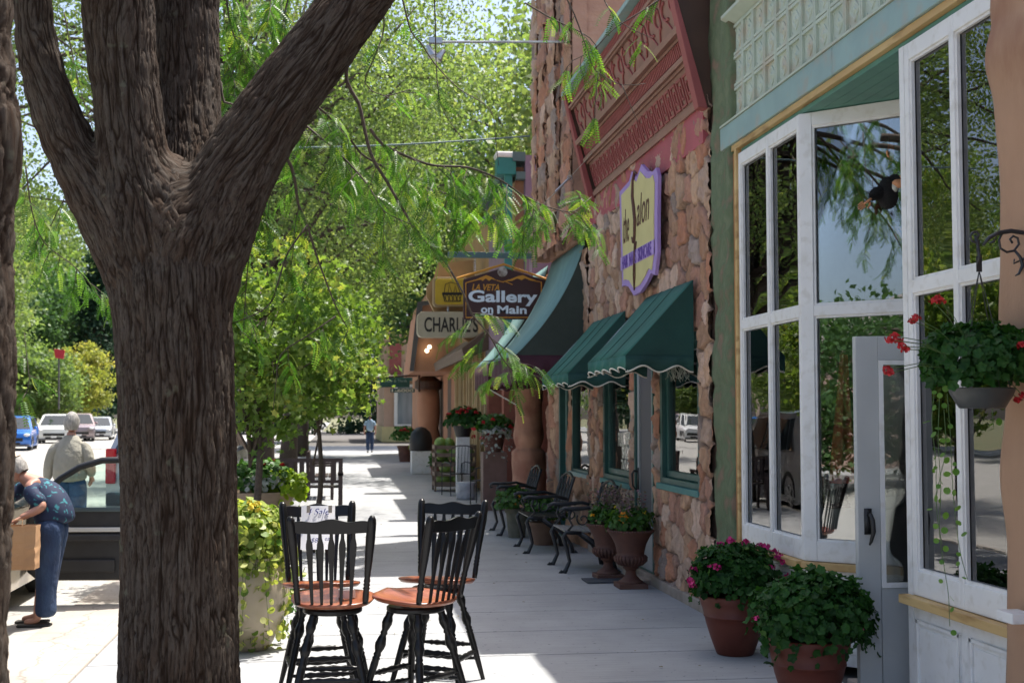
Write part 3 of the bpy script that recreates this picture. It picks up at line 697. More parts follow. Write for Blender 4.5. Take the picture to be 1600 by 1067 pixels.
# a fringe of leafy garland under the near awning
gx = MB(); rnd = random.Random(8)
for i in range(26):
    y = a.y + .05 + rnd.random() * .25; x = 2.92 - rnd.random() * .16; z = b.z - .06
    pts = [Vector((x, y, z))]
    for k in range(4): pts.append(pts[-1] + Vector((rnd.uniform(-.025, .025), rnd.uniform(-.02, .02), -rnd.uniform(.02, .045))))
    gx.tube(pts, .003, 4)
tag(gx.build('garland', pm('grey_garland', v4(.30, .32, .26))), 'grey dried garland hanging under the near end of the larger green awning', 'garland')
a2 = WX(977, 486, 2.93); b2 = WY(887.6, 583, a2.y)
awning('smaller farther dark green awning over the left salon window', a2.y, 14.55, a2.z, b2.x, b2.z, .11)

# salon sign: a scalloped shield standing off the wall
sg = empty('salon_sign', (2.9, 12.6, 2.8), label='cream and lilac shield sign with brown script high on the stone wall', cat='sign')
outline = [(967, 300), (974, 292), (982, 283), (986, 268), (994, 276), (1001, 257), (1011, 268), (1019, 268), (1024, 262), (1027, 275), (1026, 335), (1026, 395), (1022, 430), (1016, 427), (1010, 440), (1000, 456), (989, 462), (981, 448), (974, 446), (971, 448), (971, 436), (969, 380)]
pts = []
for (a_, b_) in outline:
    q = WX(a_, b_, 2.86); pts.append((q.y, q.z))
cyy = sum(p[0] for p in pts) / len(pts); czz = sum(p[1] for p in pts) / len(pts)
I = Matrix.Translation((-2.9, -12.6, -2.8))
o = MB().prism(pts, 'x', 2.865, 2.90).build('board', pm('lilac_paint', v4(.42, .28, .62), v4(.38, .25, .57), 5, .5), sg, bevel=.003); o.matrix_parent_inverse = I
inner = [((p[0] - cyy) * .86 + cyy, (p[1] - czz) * .89 + czz) for p in pts]
o = MB().prism(inner, 'x', 2.858, 2.8645).build('face', pm('cream_yellow_paint', v4(.66, .58, .27), v4(.61, .53, .24), 5, .5), sg); o.matrix_parent_inverse = I
bq = [WX(970, 405, 2.86), WX(1023, 372, 2.86), WX(1023, 391, 2.86), WX(970, 429, 2.86)]
zc1 = (bq[0].z + bq[1].z) / 2; zc2 = (bq[2].z + bq[3].z) / 2
o = MB().box(2.853, 2.8575, bq[1].y + .02, bq[0].y - .02, zc2, zc1).build('band', pm('lilac_band', v4(.45, .31, .64)), sg); o.matrix_parent_inverse = I
o = MB().box(2.90, 3.0, cyy - .3, cyy + .3, czz - .2, czz + .2).build('mount', MT['black'], sg); o.matrix_parent_inverse = I
BR = pm('brown_lettering', v4(.10, .035, .02)); PU = pm('purple_lettering', v4(.14, .06, .35))
def wtx(s, y, z, h, wd, m, x=2.852, shear=0, bold=0.0):
    M = Matrix(((0, 0, -1, x), (-1, 0, 0, y), (0, 1, 0, z), (0, 0, 0, 1))); t = text_ob('lettering', s, h, m, M, sg, wd, bold, shear, .002); t.matrix_parent_inverse = I
yF, yN = bq[0].y, bq[1].y
wtx('the', yF - .27, czz + .10, .34, .26, BR, 2.856, .25); wtx('alon', yF - .98, czz + .17, .30, .50, BR, 2.856, .25)
yS = yF - .62; zS = czz + .1                                 # the tall swash S
S = [(.13, .46), (.04, .50), (-.03, .42), (-.04, .25), (.02, .12), (.06, 0), (.04, -.16), (-.04, -.22), (-.10, -.16)]
o = MB().tube([(2.854, yS - u_, zS + v_ * .95) for u_, v_ in S], [.008, .014, .018, .022, .024, .024, .02, .014, .008], 6).build('lettering', BR, sg, smooth=True); o.matrix_parent_inverse = I
o = MB().tube([(2.852, yS - u_, zS + v_) for u_, v_ in ((.05, -.16), (.01, -.3), (-.03, -.52), (0, -.68), (.04, -.55), (.03, -.35), (.10, -.22))], .008, 5).build('lettering', BR, sg, smooth=True); o.matrix_parent_inverse = I
wtx('HAIR  NAILS  SKINCARE', (yF + yN) / 2, (zc1 + zc2) / 2, .13, abs(yF - yN) * .86, PU, 2.851, 0, .01)
# ============================================================ C: sandstone tower block with the curved awning
def group_root(name, loc, label, cat):
    r = empty(name, loc, label=label, cat=cat); inv = Matrix.Translation(-Vector(loc))
    def add(mb, n, mat, par=None, **k):
        o = mb.build(n, mat, par or r, **k)
        if par is None: o.matrix_parent_inverse = inv
        return o
    return r, add, inv
tw, ta, TI = group_root('sandstone_building', (2.75, 16.5, 0), 'tall rough sandstone block with grooved piers above a curved green awning', 'building')
TX, T0, T1, TH = 2.75, 14.97, 17.86, 8.75
for (a, b, x) in ((T0, T0 + .62, TX + .03), (T0 + .62, T0 + .86, TX + .17), (T0 + .86, T0 + 1.5, TX), (T0 + 1.5, T0 + 1.74, TX + .17), (T0 + 1.74, T0 + 2.3, TX), (T0 + 2.3, T0 + 2.5, TX + .12), (T0 + 2.5, T1, TX)):
    o = rubble('stone_pier', tw, x, a, b, 3.75, TH, (), cell=(.42, .27), step=.03, depth=.06, seed=int(a * 7) % 50, gap=.012, regular=True); o.matrix_parent_inverse = TI
sideM = pm('sandstone_side', v4(.45, .27, .19), v4(.37, .21, .15), 3, .9, .8, 9, dist=.03, stretch=(1, 1, 1.6))
mb = MB(); mb.box(TX + .2, 9, T0 + .03, T1 - .02, 3.76, TH); mb.box(TX + .02, TX + .2, T0 + .005, T0 + .12, 3.75, TH); mb.box(TX + .02, TX + .2, T1 - .1, T1 - .005, 3.75, TH)
ta(mb, 'wall', sideM)
LWh = [(15.09, 16.28, .86, 2.35), (16.50, 17.10, 0, 2.35)]
o = rubble('lower_wall', tw, W, 14.97, 18.0, 0, 3.6, LWh, cell=(.5, .45), step=.022, depth=.06, seed=21, gap=.012); o.matrix_parent_inverse = TI
mb = MB(); wallbox(mb, 3.04, 3.3, 14.97, 18.0, 0, 3.6, LWh); mb.box(3.3, 9, 14.98, 15.1, 0, 3.6); mb.box(3.3, 9, 17.9, 18.0, 0, 3.6); mb.box(3.02, 9, 14.98, 18.0, 3.60, 3.72); ta(mb, 'lower_core', sideM)
mb = MB(); frame_rect(mb, 2.99, 3.2, 15.09, 16.28, .86, 2.35, .06); wf = ta(mb, 'window', MT['dkgreen'], bevel=.004)
MB().box(3.04, 3.045, 15.15, 16.22, .92, 2.29).build('pane', MT['glass'], wf); MB().box(2.95, 3.05, 15.05, 16.32, .83, .885).build('sill', MT['bluegrey'], wf, bevel=.005)
MB().box(3.12, 3.14, 15.15, 16.22, .9, 2.29).build('curtain', pm('net_curtain', v4(.42, .38, .30), v4(.30, .27, .21), 6, .9, stretch=(1, 8, .2)), wf)
pst = MB(); frame_rect(pst, 2.96, 3.2, 16.50, 17.10, .0, 2.35, .09); pd = ta(pst, 'door_frame', pm('green_door_paint', v4(.05, .15, .14), v4(.04, .12, .11)), bevel=.004)
dd = MB(); dd.box(3.06, 3.1, 16.59, 17.01, .02, 2.26); dd.build('door', MT['dkgreen'], pd)
# big concave awning in two bays
def curved_awning(Y0, Y1, label, zt=3.74, xo=2.12, zo=2.32, cxp=.40):
    r = empty('curved_awning', (3, (Y0 + Y1) / 2, 2.3), label=label, cat='awning', group='curved sage awnings with maroon valances'); I = Matrix.Translation((-3, -(Y0 + Y1) / 2, -2.3))
    prof = []
    for i in range(15):
        t = i / 14; c0, c1, c2 = Vector((2.98, zt)), Vector((2.76, 2.93)), Vector((xo, zo)); p = c0 * (1 - t) ** 2 + c1 * 2 * t * (1 - t) + c2 * t * t; prof.append((p.x, p.y))
    vs = [(p[0], y, p[1]) for y in (Y0, Y1) for p in prof]; n = len(prof)
    o = MB().add(vs, [(i, i + 1, n + i + 1, n + i) for i in range(n - 1)]).build('canvas_top', MT['sage'], r, smooth=True); o.matrix_parent_inverse = I
    s2 = o.modifiers.new('thick', 'SOLIDIFY'); s2.thickness = .006
    for y in (Y0 + .01, Y1 - .01):
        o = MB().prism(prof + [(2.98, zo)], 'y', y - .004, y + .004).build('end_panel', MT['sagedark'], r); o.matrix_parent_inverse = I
    def strip(p0, p1, nm):
        p0, p1 = Vector(p0), Vector(p1); N_ = 50; vs = []; fs = []
        for i in range(N_ + 1):
            u_ = i / N_; b = p0 + (p1 - p0) * u_; w_ = .34 + .02 * math.cos(u_ * 30); vs += [b, b - Vector((0, 0, w_))]
        for i in range(N_): fs.append((i * 2, i * 2 + 1, i * 2 + 3, i * 2 + 2))
        o = MB().add(vs, fs).build(nm, MT['maroon'], r, smooth=True); o.matrix_parent_inverse = I; s3 = o.modifiers.new('thick', 'SOLIDIFY'); s3.thickness = .005
    strip((xo, Y0, zo), (xo, Y1, zo), 'valance'); strip((2.98, Y0 + .012, zo), (xo, Y0 + .012, zo), 'valance'); strip((2.98, Y1 - .012, zo), (xo, Y1 - .012, zo), 'valance')
    return r
curved_awning(15.25, 17.75, 'big concave sage green awning with dark end panel and maroon valance, nearer one')
curved_awning(18.1, 19.9, 'second concave sage awning behind the big one, beside the gallery sign')
# far tower-side fixtures: gooseneck arm with two flood lamps, wire with turnbuckle
p0 = WY(905, 66, 15.3); p1 = WY(678, 66, 15.3)
fl, fa, FI = group_root('sign_light', tuple(p0), 'long steel arm with two flood lamps sticking out from the sandstone wall', 'lamp')
mb = MB(); mb.tube([p0 + Vector((.2, 0, 0)), p0, p1], .016, 8); mb.box(p1.x - .06, p1.x + .1, p1.y - .04, p1.y + .04, p1.z - .02, p1.z + .05); fa(mb, 'arm', MT['steel'])
for dx, dz in ((-.02, -.16), (.05, -.20)):
    hd = Matrix.Translation(p1 + Vector((dx, 0, dz))) @ Matrix.Rotation(R(35 if dx > 0 else -25), 4, 'Y')
    lm = fa(MB().lathe([(.02, .13), (.03, .12), (.035, .06), (.06, .0), (.062, -.02)], 16, hd), 'lamp_head', MT['steel'], smooth=True)
    MB().lathe([(.056, -.005), (.05, -.03), (.001, -.04)], 16, hd).build('bulb', pm('frosted_lens', v4(.75, .75, .72), rough=.2), lm, smooth=True)
a, b = WY(828, 213, 17.4), WY(400, 232, 17.4); b.x -= 2
mb = MB(); mb.tube([a + (b - a) * t - Vector((0, 0, .25 * math.sin(math.pi * t) * .4)) for t in np.linspace(0, 1, 14)], .012, 5)
tag(mb.build('overhead_cable', MT['slateblue']), 'dark cable crossing from the sandstone tower into the trees', 'cable')
a, b = WY(868, 300, 14.9), WY(890, 278, 14.9)
mb = MB(); mb.tube([a, b], .014, 6); mb.tube([b + Vector((.03 * math.cos(t), 0, .03 * math.sin(t))) for t in np.linspace(0, 6, 9)], .005, 5); mb.tube([a, WX(840, 330, 2.5)], .004, 5); mb.tube([b, WX(925, 240, 2.80)], .004, 5)
tag(mb.build('turnbuckle', MT['steel']), 'steel turnbuckle on a stay wire in front of the sandstone tower', 'turnbuckle')

# ============================================================ D: low shop in the gap, with the rough round column
lw, la, LI = group_root('low_shop', (3.1, 19.3, 0), 'low recessed shopfront between the curved awnings and the mauve building', 'shop')
la(MB().box(3.45, 9, 18.02, 20.75, 0, 2.85), 'wall', pm('brown_shopfront', v4(.16, .08, .06), v4(.12, .06, .045), 3))
o = la(MB().box(3.38, 3.449, 18.4, 20.3, .7, 2.3), 'window_frame', MT['dkgrey']); MB().box(3.372, 3.378, 18.5, 20.2, .8, 2.2).build('pane', MT['glass'], o)
la(MB().box(2.93, 9, 18.02, 20.75, 2.852, 2.98), 'roof', MT['maroon'])
cl, ca, CI = group_root('stone_column', (2.98, 20.0, 0), 'fat rough pinkish stone column with a bulging block under the curved awnings', 'column')
V = []; F = []; zz = np.linspace(0, 2.85, 110); NC = 40
for z in zz:
    rr = .215 + .035 * math.exp(-((z - 1.28) / .11) ** 2) + (.045 if z < 1.07 else 0) * min(1, (1.07 - z) / .05) - .02 * math.exp(-((z - 1.10) / .03) ** 2)
    for k in range(NC):
        a = 2 * math.pi * k / NC; q = fbm(np.array([[math.cos(a) * 1.6, math.sin(a) * 1.6, z * 3.5]]), 3, 4)[0] - .45
        V.append((2.98 + math.cos(a) * (rr + q * .07), 20.0 + math.sin(a) * (rr + q * .07), z))
for j in range(len(zz) - 1):
    for k in range(NC): F.append((j * NC + k, j * NC + (k + 1) % NC, (j + 1) * NC + (k + 1) % NC, (j + 1) * NC + k))
MT['pinkstone'] = pm('pink_sandstone', v4(.50, .27, .18), v4(.42, .21, .14), 4, .9, .6, 25, dist=.01, c3=v4(.34, .15, .10), c3s=3)
ca(MB().add(V, F), 'shaft', MT['pinkstone'], smooth=True)
q = WY(750, 622, 19.9)
mb = MB(); mb.tube([(2.78, 19.9, 2.0), (2.30, 19.9, 2.0)], .012, 5); mb.tube([(2.78, 19.9, 1.75), (2.34, 19.9, 2.0)], .012, 5); ca(mb, 'hook_bracket', MT['white'])

# ============================================================ E: mauve building with teal pier, F: timber-fronted, G: orange stucco
mv, ma, MI = group_root('mauve_building', (3, 23, 0), 'mauve painted building with teal capped pier behind the gallery sign', 'building')
MAU = pm('mauve_paint', v4(.26, .18, .24), v4(.22, .15, .21), 3)
BRK = pm('red_brick', v4(.33, .11, .07), v4(.26, .085, .055), 14, .9, .5, 40)
ma(MB().box(3.05, 9, 20.8, 26.0, 2.75, 5.9), 'wall', MAU)
o = ma(MB().box(3.45, 9, 20.8, 26.0, 0, 2.75), 'lower_wall', MT['dkbrown'])
for (a, b, c) in ((20.85, 21.2, 3.0), (23.6, 23.9, 3.05), (25.6, 26.0, 3.0)): ma(MB().box(c, 3.45, a, b, 0, 2.75), 'pier', BRK)
mb = MB(); [mb.box(3.38, 3.44, a, a + .09, .5, 2.6) for a in (21.3, 22.0, 22.8, 24.0, 24.8)]; mb.box(3.38, 3.44, 21.2, 25.6, .42, .5); ma(mb, 'mullion', MT['dkgrey'])
ma(MB().box(3.444, 3.448, 21.3, 25.5, .5, 2.6), 'shop_window', MT['glass'])
ma(MB().box(2.98, 3.05, 20.8, 26.0, 2.72, 2.9), 'lintel_band', MT['dkgrey'], bevel=.01)
mb = MB(); mb.box(2.9, 3.05, 20.8, 26.0, 5.5, 5.62); mb.box(2.84, 3.05, 20.8, 26.0, 5.8, 5.95); ma(mb, 'cornice', MT['slateblue'])
ptop = WY(782, 245, 20.9); pb = WY(795, 410, 20.9)
mb = MB(); mb.box(2.72, 2.84, 20.9, 21.02, 2.9, ptop.z - .25); ma(mb, 'teal_post', MT['teal'])
mb = MB(); mb.box(2.58, 2.90, 20.85, 21.15, ptop.z - .30, ptop.z - .02); ma(mb, 'pier_head', MT['teal'], bevel=.01)
ma(MB().box(2.56, 2.92, 20.83, 21.17, ptop.z - .018, ptop.z + .08), 'pier_cap', MT['white'], bevel=.03)
tb = ma(MB().box(2.9, 3.3, 21.0, 21.3, 2.9, ptop.z - .15), 'parapet_stub', pm('orange_stone', v4(.42, .22, .12), v4(.34, .17, .09), 4))
wd, wa, WI = group_root('timber_shopfront', (3, 30, 0), 'yellow brown timber shopfront hung with the oval name sign', 'shop')
TIMB = pm('yellow_brown_timber', v4(.36, .22, .10), v4(.27, .16, .07), 4, .6, stretch=(1, 4, .2)); BUFF = pm('buff_timber', v4(.52, .38, .20), v4(.45, .32, .16), 4)
wa(MB().box(3.1, 9, 26.0, 34.0, 0, 5.9), 'wall', TIMB)
mb = MB(); rnd = random.Random(3); y = 26.1
while y < 33.8: mb.box(3.02, 3.1, y, y + .12, 0, 3.3); y += rnd.choice((.35, .5, .8))
wa(mb, 'batten', BUFF)
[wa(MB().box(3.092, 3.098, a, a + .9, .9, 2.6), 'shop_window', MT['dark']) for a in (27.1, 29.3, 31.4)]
mb = MB(); mb.prism([(3.1, 2.95), (2.55, 2.75), (2.5, 2.95), (3.1, 3.4)], 'y', 26.0, 33.9); wa(mb, 'pent_roof', pm('brown_shingle', v4(.14, .09, .06), v4(.1, .06, .04), 12))
st, sa_, SI = group_root('orange_stucco_building', (3, 40, 0), 'orange stucco building with dark edged sloping overhang and lamps above the far doorway', 'building')
OR = pm('orange_stucco', v4(.46, .24, .15), v4(.40, .20, .12), 2, .9)
sa_(MB().box(3.1, 10, 34.0, 54, 0, 5.9), 'wall', OR)
a, b, c, d = WY(685, 470, 34.2), WY(655, 478, 34.2), WY(641, 580, 34.2), WY(690, 580, 34.2)
mb = MB(); mb.prism([(3.1, a.z), (b.x + .1, b.z), (c.x + .1, c.z), (3.1, c.z)], 'y', 34.2, 40); sa_(mb, 'overhang', OR)
mb = MB(); mb.prism([(3.1, a.z + .08), (b.x - .05, b.z + .1), (c.x - .02, c.z), (c.x + .09, c.z), (b.x + .09, b.z), (3.1, a.z)], 'y', 34.1, 34.195); sa_(mb, 'overhang_edge', MT['dkgrey'])
for (px, py) in ((671, 542), (667, 548)):
    q = WY(px, py, 34.0); o = sa_(MB().ball(q, .055, 10, 8), 'bulb', emis('lit_bulb', v4(1, .82, .5), 2.5)); 
mb = MB(); rnd = random.Random(9)
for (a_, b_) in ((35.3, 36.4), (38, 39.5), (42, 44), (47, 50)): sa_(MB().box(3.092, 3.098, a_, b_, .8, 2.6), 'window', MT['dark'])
oc, oa, OI = group_root('round_stucco_column', (2.72, 40, 0), 'round orange stucco column, sunlit, behind the domed litter bin', 'column')
q = G(658, 735)
oa(MB().lathe([(.42, 0), (.40, .6), (.36, 1.0), (.30, 1.2), (.33, 1.35), (.36, 1.7), (.34, 2.1), (.32, 2.35)], 28, T(2.70, 38.6)), 'shaft', OR, smooth=True)
oa(MB().lathe([(.34, 2.35), (.42, 2.40), (.42, 2.6), (.2, 2.75)], 20, T(2.70, 38.6)), 'capital', MT['dkbrown'])
# far corner shop across the side street
fs, fa2, FSI = group_root('corner_shop', (2.7, 76, 0), 'far cream and orange corner shop with tall window and yellow base wall', 'shop')
x0 = WY(600, 640, 76).x; 
fa2(MB().box(x0, 14, 76, 90, .9, 6.5), 'wall', pm('pale_orange', v4(.50, .33, .24), v4(.45, .29, .21), 2)); fa2(MB().box(x0 - .12, 14, 75.9, 90, 0, .9), 'plinth', pm('yellow_stucco', v4(.62, .52, .25), v4(.55, .46, .22), 3))
q0, q1 = WY(616, 615, 75.9), WY(641, 668, 75.9)
o = fa2(MB().box(q0.x, 10, 75.85, 75.995, .95, 3.4), 'window', MT['white']); MB().box(q0.x + .2, 9.8, 75.83, 75.845, 1.05, 3.25).build('pane', pm('grey_blue_glass', v4(.14, .18, .2), v4(.3, .33, .34), 1.2, .1, stretch=(2, 1, .3)), o)
fa2(MB().box(x0 - .5, 12, 75.2, 75.99, 3.6, 3.9), 'canopy', MT['dkgreen'])
fa2(MB().box(x0 + .3, x0 + 1.0, 75.9, 75.97, 3.95, 6.2), 'quoin', MT['redtin'])

# ============================================================ hanging signs
def sign_board(name, poly_px, Y, th, mat, label, edge=None, em=None):
    pts = [WY(a, b, Y) for a, b in poly_px]; c = sum(pts, Vector()) / len(pts)
    r = empty(name, tuple(c), label=label, cat='sign'); I = Matrix.Translation(-c)
    o = MB().prism([(p.x, p.z) for p in pts], 'y', Y, Y + th).build('board', mat, r, bevel=.006); o.matrix_parent_inverse = I
    return r, I, c
def FT(r, I, s, px, py, h_px, w_px, Y, m, bold=0.0, shear=0, nm='lettering', rot=0):
    q = WY(px, py, Y); k = (WY(px + 1, py, Y) - q).x
    M = Matrix(((1, 0, 0, q.x), (0, 0, -1, Y), (0, 1, 0, q.z), (0, 0, 0, 1))) @ Matrix.Rotation(rot, 4, 'Z')
    t = text_ob(nm, s, h_px * k, m, M, r, w_px * k, bold, shear, .004); t.matrix_parent_inverse = I; return t
BRN = pm('dark_maroon_board', v4(.065, .022, .02), v4(.055, .018, .017), 5, .5); ORG = pm('orange_paint', v4(.62, .27, .03)); WHT = pm('bluish_white_lettering', v4(.78, .82, .88))
GY = 17.95
gs, GI, gc = sign_board('gallery_sign', [(724, 499), (850, 499), (850, 437), (787, 418), (724, 437)], GY, .05, BRN, 'house shaped maroon gallery sign with orange mountains and white lettering')
def strokes(r, I, polys, Y, rad, m, nm):
    mb = MB()
    for pl in polys: mb.tube([WY(a, b, Y) for a, b in pl], rad, 6)
    o = mb.build(nm, m, r); o.matrix_parent_inverse = I; return o
def flat(r, I, poly, Y, m, nm, t=.004):
    o = MB().prism([(q.x, q.z) for q in [WY(a, b, Y) for a, b in poly]], 'y', Y - t, Y).build(nm, m, r); o.matrix_parent_inverse = I; return o
strokes(gs, GI, [[(714, 435), (787, 413), (856, 437)], ], GY + .01, .017, ORG, 'roof_moulding')
strokes(gs, GI, [[(728, 442), (742, 438), (752, 436)], [(728, 442), (728, 496), (846, 496), (846, 441), (826, 437)]], GY - .004, .008, ORG, 'border')
flat(gs, GI, [(739, 439), (752, 433), (760, 430), (768, 433), (776, 438), (768, 436), (764, 439), (759, 435), (754, 439), (750, 436)], GY - .002, ORG, 'mountain')
flat(gs, GI, [(784, 440), (796, 437), (808, 432), (817, 430), (826, 434), (838, 438), (826, 437), (820, 435), (815, 438), (808, 435), (800, 439)], GY - .002, ORG, 'mountain')
strokes(gs, GI, [[(776, 438), (786, 441), (796, 437)], [(790, 440), (801, 445)]], GY - .002, .006, ORG, 'hill_line')
FT(gs, GI, 'LA VETA', 759, 449, 10, 43, GY - .001, ORG, .02, .25)
FT(gs, GI, 'Gallery', 786, 466, 24, 108, GY - .001, WHT, .03)
FT(gs, GI, 'on', 761, 485, 9, 19, GY - .001, WHT, .03); FT(gs, GI, 'Main', 800, 484, 13, 46, GY - .001, WHT, .03)
flat(gs, GI, [(751, 492), (770, 492), (770, 490), (751, 490)], GY - .001, WHT, 'underline')
q = WY(785, 425, GY); o = MB().lathe([(.07, 0), (.07, .02), (.001, .022)], 20, Matrix.Translation((q.x, GY, q.z)) @ Matrix.Rotation(math.pi / 2, 4, 'X')).build('medallion', pm('grey_medallion', v4(.5, .45, .4), v4(.12, .06, .04), 12), gs); o.matrix_parent_inverse = GI
bm0 = WY(720, 398, GY)
hb = MB(); hb.box(WY(700, 398, GY).x, 3.0, GY - .02, GY + .06, bm0.z - .04, bm0.z + .04)
o = hb.build('bracket_beam', MT['slateblue'], gs, bevel=.004); o.matrix_parent_inverse = GI
mb = MB()
for px in (742, 829):
    z1_ = bm0.z - .04; q = WY(px, 425, GY + .02); z = z1_
    while z > q.z - .03: mb.tube([(q.x + .012 * math.cos(t), GY + .02, z - .018 + .02 * math.sin(t)) for t in np.linspace(0, 6.28, 9)], .004, 4, cap=False); z -= .034
o = mb.build('hanging_chain', MT['steel'], gs); o.matrix_parent_inverse = GI
# oval name sign (lightbox)
def rrect(x0, y0, x1, y1, r, n=5):
    P = []
    for (cx, cy, a0) in ((x1 - r, y0 + r, -90), (x1 - r, y1 - r, 0), (x0 + r, y1 - r, 90), (x0 + r, y0 + r, 180)):
        for i in range(n + 1): a = R(a0 + 90 * i / n); P.append((cx + r * math.cos(a), cy + r * math.sin(a)))
    return P
CYY = 27.0; CRM = pm('aged_cream_plastic', v4(.50, .46, .35), v4(.44, .40, .30), 4, .5); INK = pm('black_lettering', v4(.02, .018, .016))
cs, CSI, cc = sign_board('name_sign', rrect(652, 487, 747, 527, 9), CYY, .28, CRM, 'long rounded cream sign with narrow black capitals, below the yellow sign')
FT(cs, CSI, "CHARLIE'S", 705, 507, 24, 84, CYY - .001, INK, .02)
strokes(cs, CSI, [[(700, 487), (700, 478)], [(735, 487), (735, 478)]], CYY + .14, .02, MT['steel'], 'hanger')
YY_ = 27.1; YEL = pm('yellow_plastic', v4(.60, .42, .03), v4(.54, .37, .025), 4, .4)
ys_, YI, yc_ = sign_board('basket_sign', rrect(680, 436, 728, 476, 5), YY_, .22, YEL, 'square yellow sign with black shopping basket, above the cream sign')
o = MB().prism([(q.x, q.z) for q in [WY(a, b, YY_) for a, b in rrect(677, 433, 731, 479, 6)]], 'y', YY_ + .02, YY_ + .25).build('sign_box', pm('tan_box', v4(.38, .28, .16)), ys_, bevel=.01); o.matrix_parent_inverse = YI
bk = [[(691, 458), (722, 458), (718, 471), (695, 471), (691, 458)], [(694, 457), (696, 444), (705, 441), (714, 444), (719, 457)], [(700, 458), (702, 444), (706, 458)], [(709, 458), (711, 446), (714, 458)]]
for i in range(5): bk += [[(692 + i * 6, 459), (698 + i * 6 if i < 4 else 720, 471)], [(698 + i * 6 if i < 4 else 721, 459), (694 + i * 6, 471)]]
strokes(ys_, YI, bk, YY_ - .002, .008, INK, 'basket_emblem')
flat(ys_, YI, [(691, 457), (722, 457), (722, 461), (691, 461)], YY_ - .001, INK, 'basket_emblem')
q = WY(700, 420, 27.2)
o = MB().prism([(p.x, p.z) for p in [WY(a, b, 27.2) for a, b in ((686, 408), (745, 404), (745, 540), (690, 505), (676, 478), (668, 462), (668, 446), (680, 430))]], 'y', 27.45, 27.6).build('sign_panel', pm('tan_panel', v4(.42, .27, .13), v4(.35, .21, .1), 4), ys_); o.matrix_parent_inverse = YI
# hanging green board far down the pavement
HY = 37.5
hs, HI, hc = sign_board('hanging_board', [(594, 591), (640, 591), (640, 605), (594, 605)], HY, .05, MT['dkgreen'], 'dark green hanging board with faded white lettering, far down the pavement')
FT(hs, HI, 'Trade & Thrift', 617, 595, 4, 38, HY - .001, MT['bluegrey'], .01)
o2 = flat(hs, HI, [(610, 607), (648, 607), (648, 613), (610, 613)], HY, MT['dkgreen'], 'number_board', .03); FT(hs, HI, '1-6000', 629, 610, 5, 34, HY - .032, MT['trim'], .03)
strokes(hs, HI, [[(586, 590), (652, 586)], [(655, 580), (655, 612)]], HY + .02, .035, MT['dkbrown'], 'arm')
# red flag-like sign across the street
rs, RI, rc = sign_board('street_banner', [(84, 545), (101, 547), (99, 561), (86, 559)], 75, .1, pm('red_cloth', v4(.5, .03, .05)), 'small red sign high among the trees across the street')
strokes(rs, RI, [[(92, 560), (92, 640)]], 75.05, .05, MT['dkgrey'], 'pole')
# ============================================================ furniture, pots
INV = lambda l: Matrix.Translation(-Vector(l))
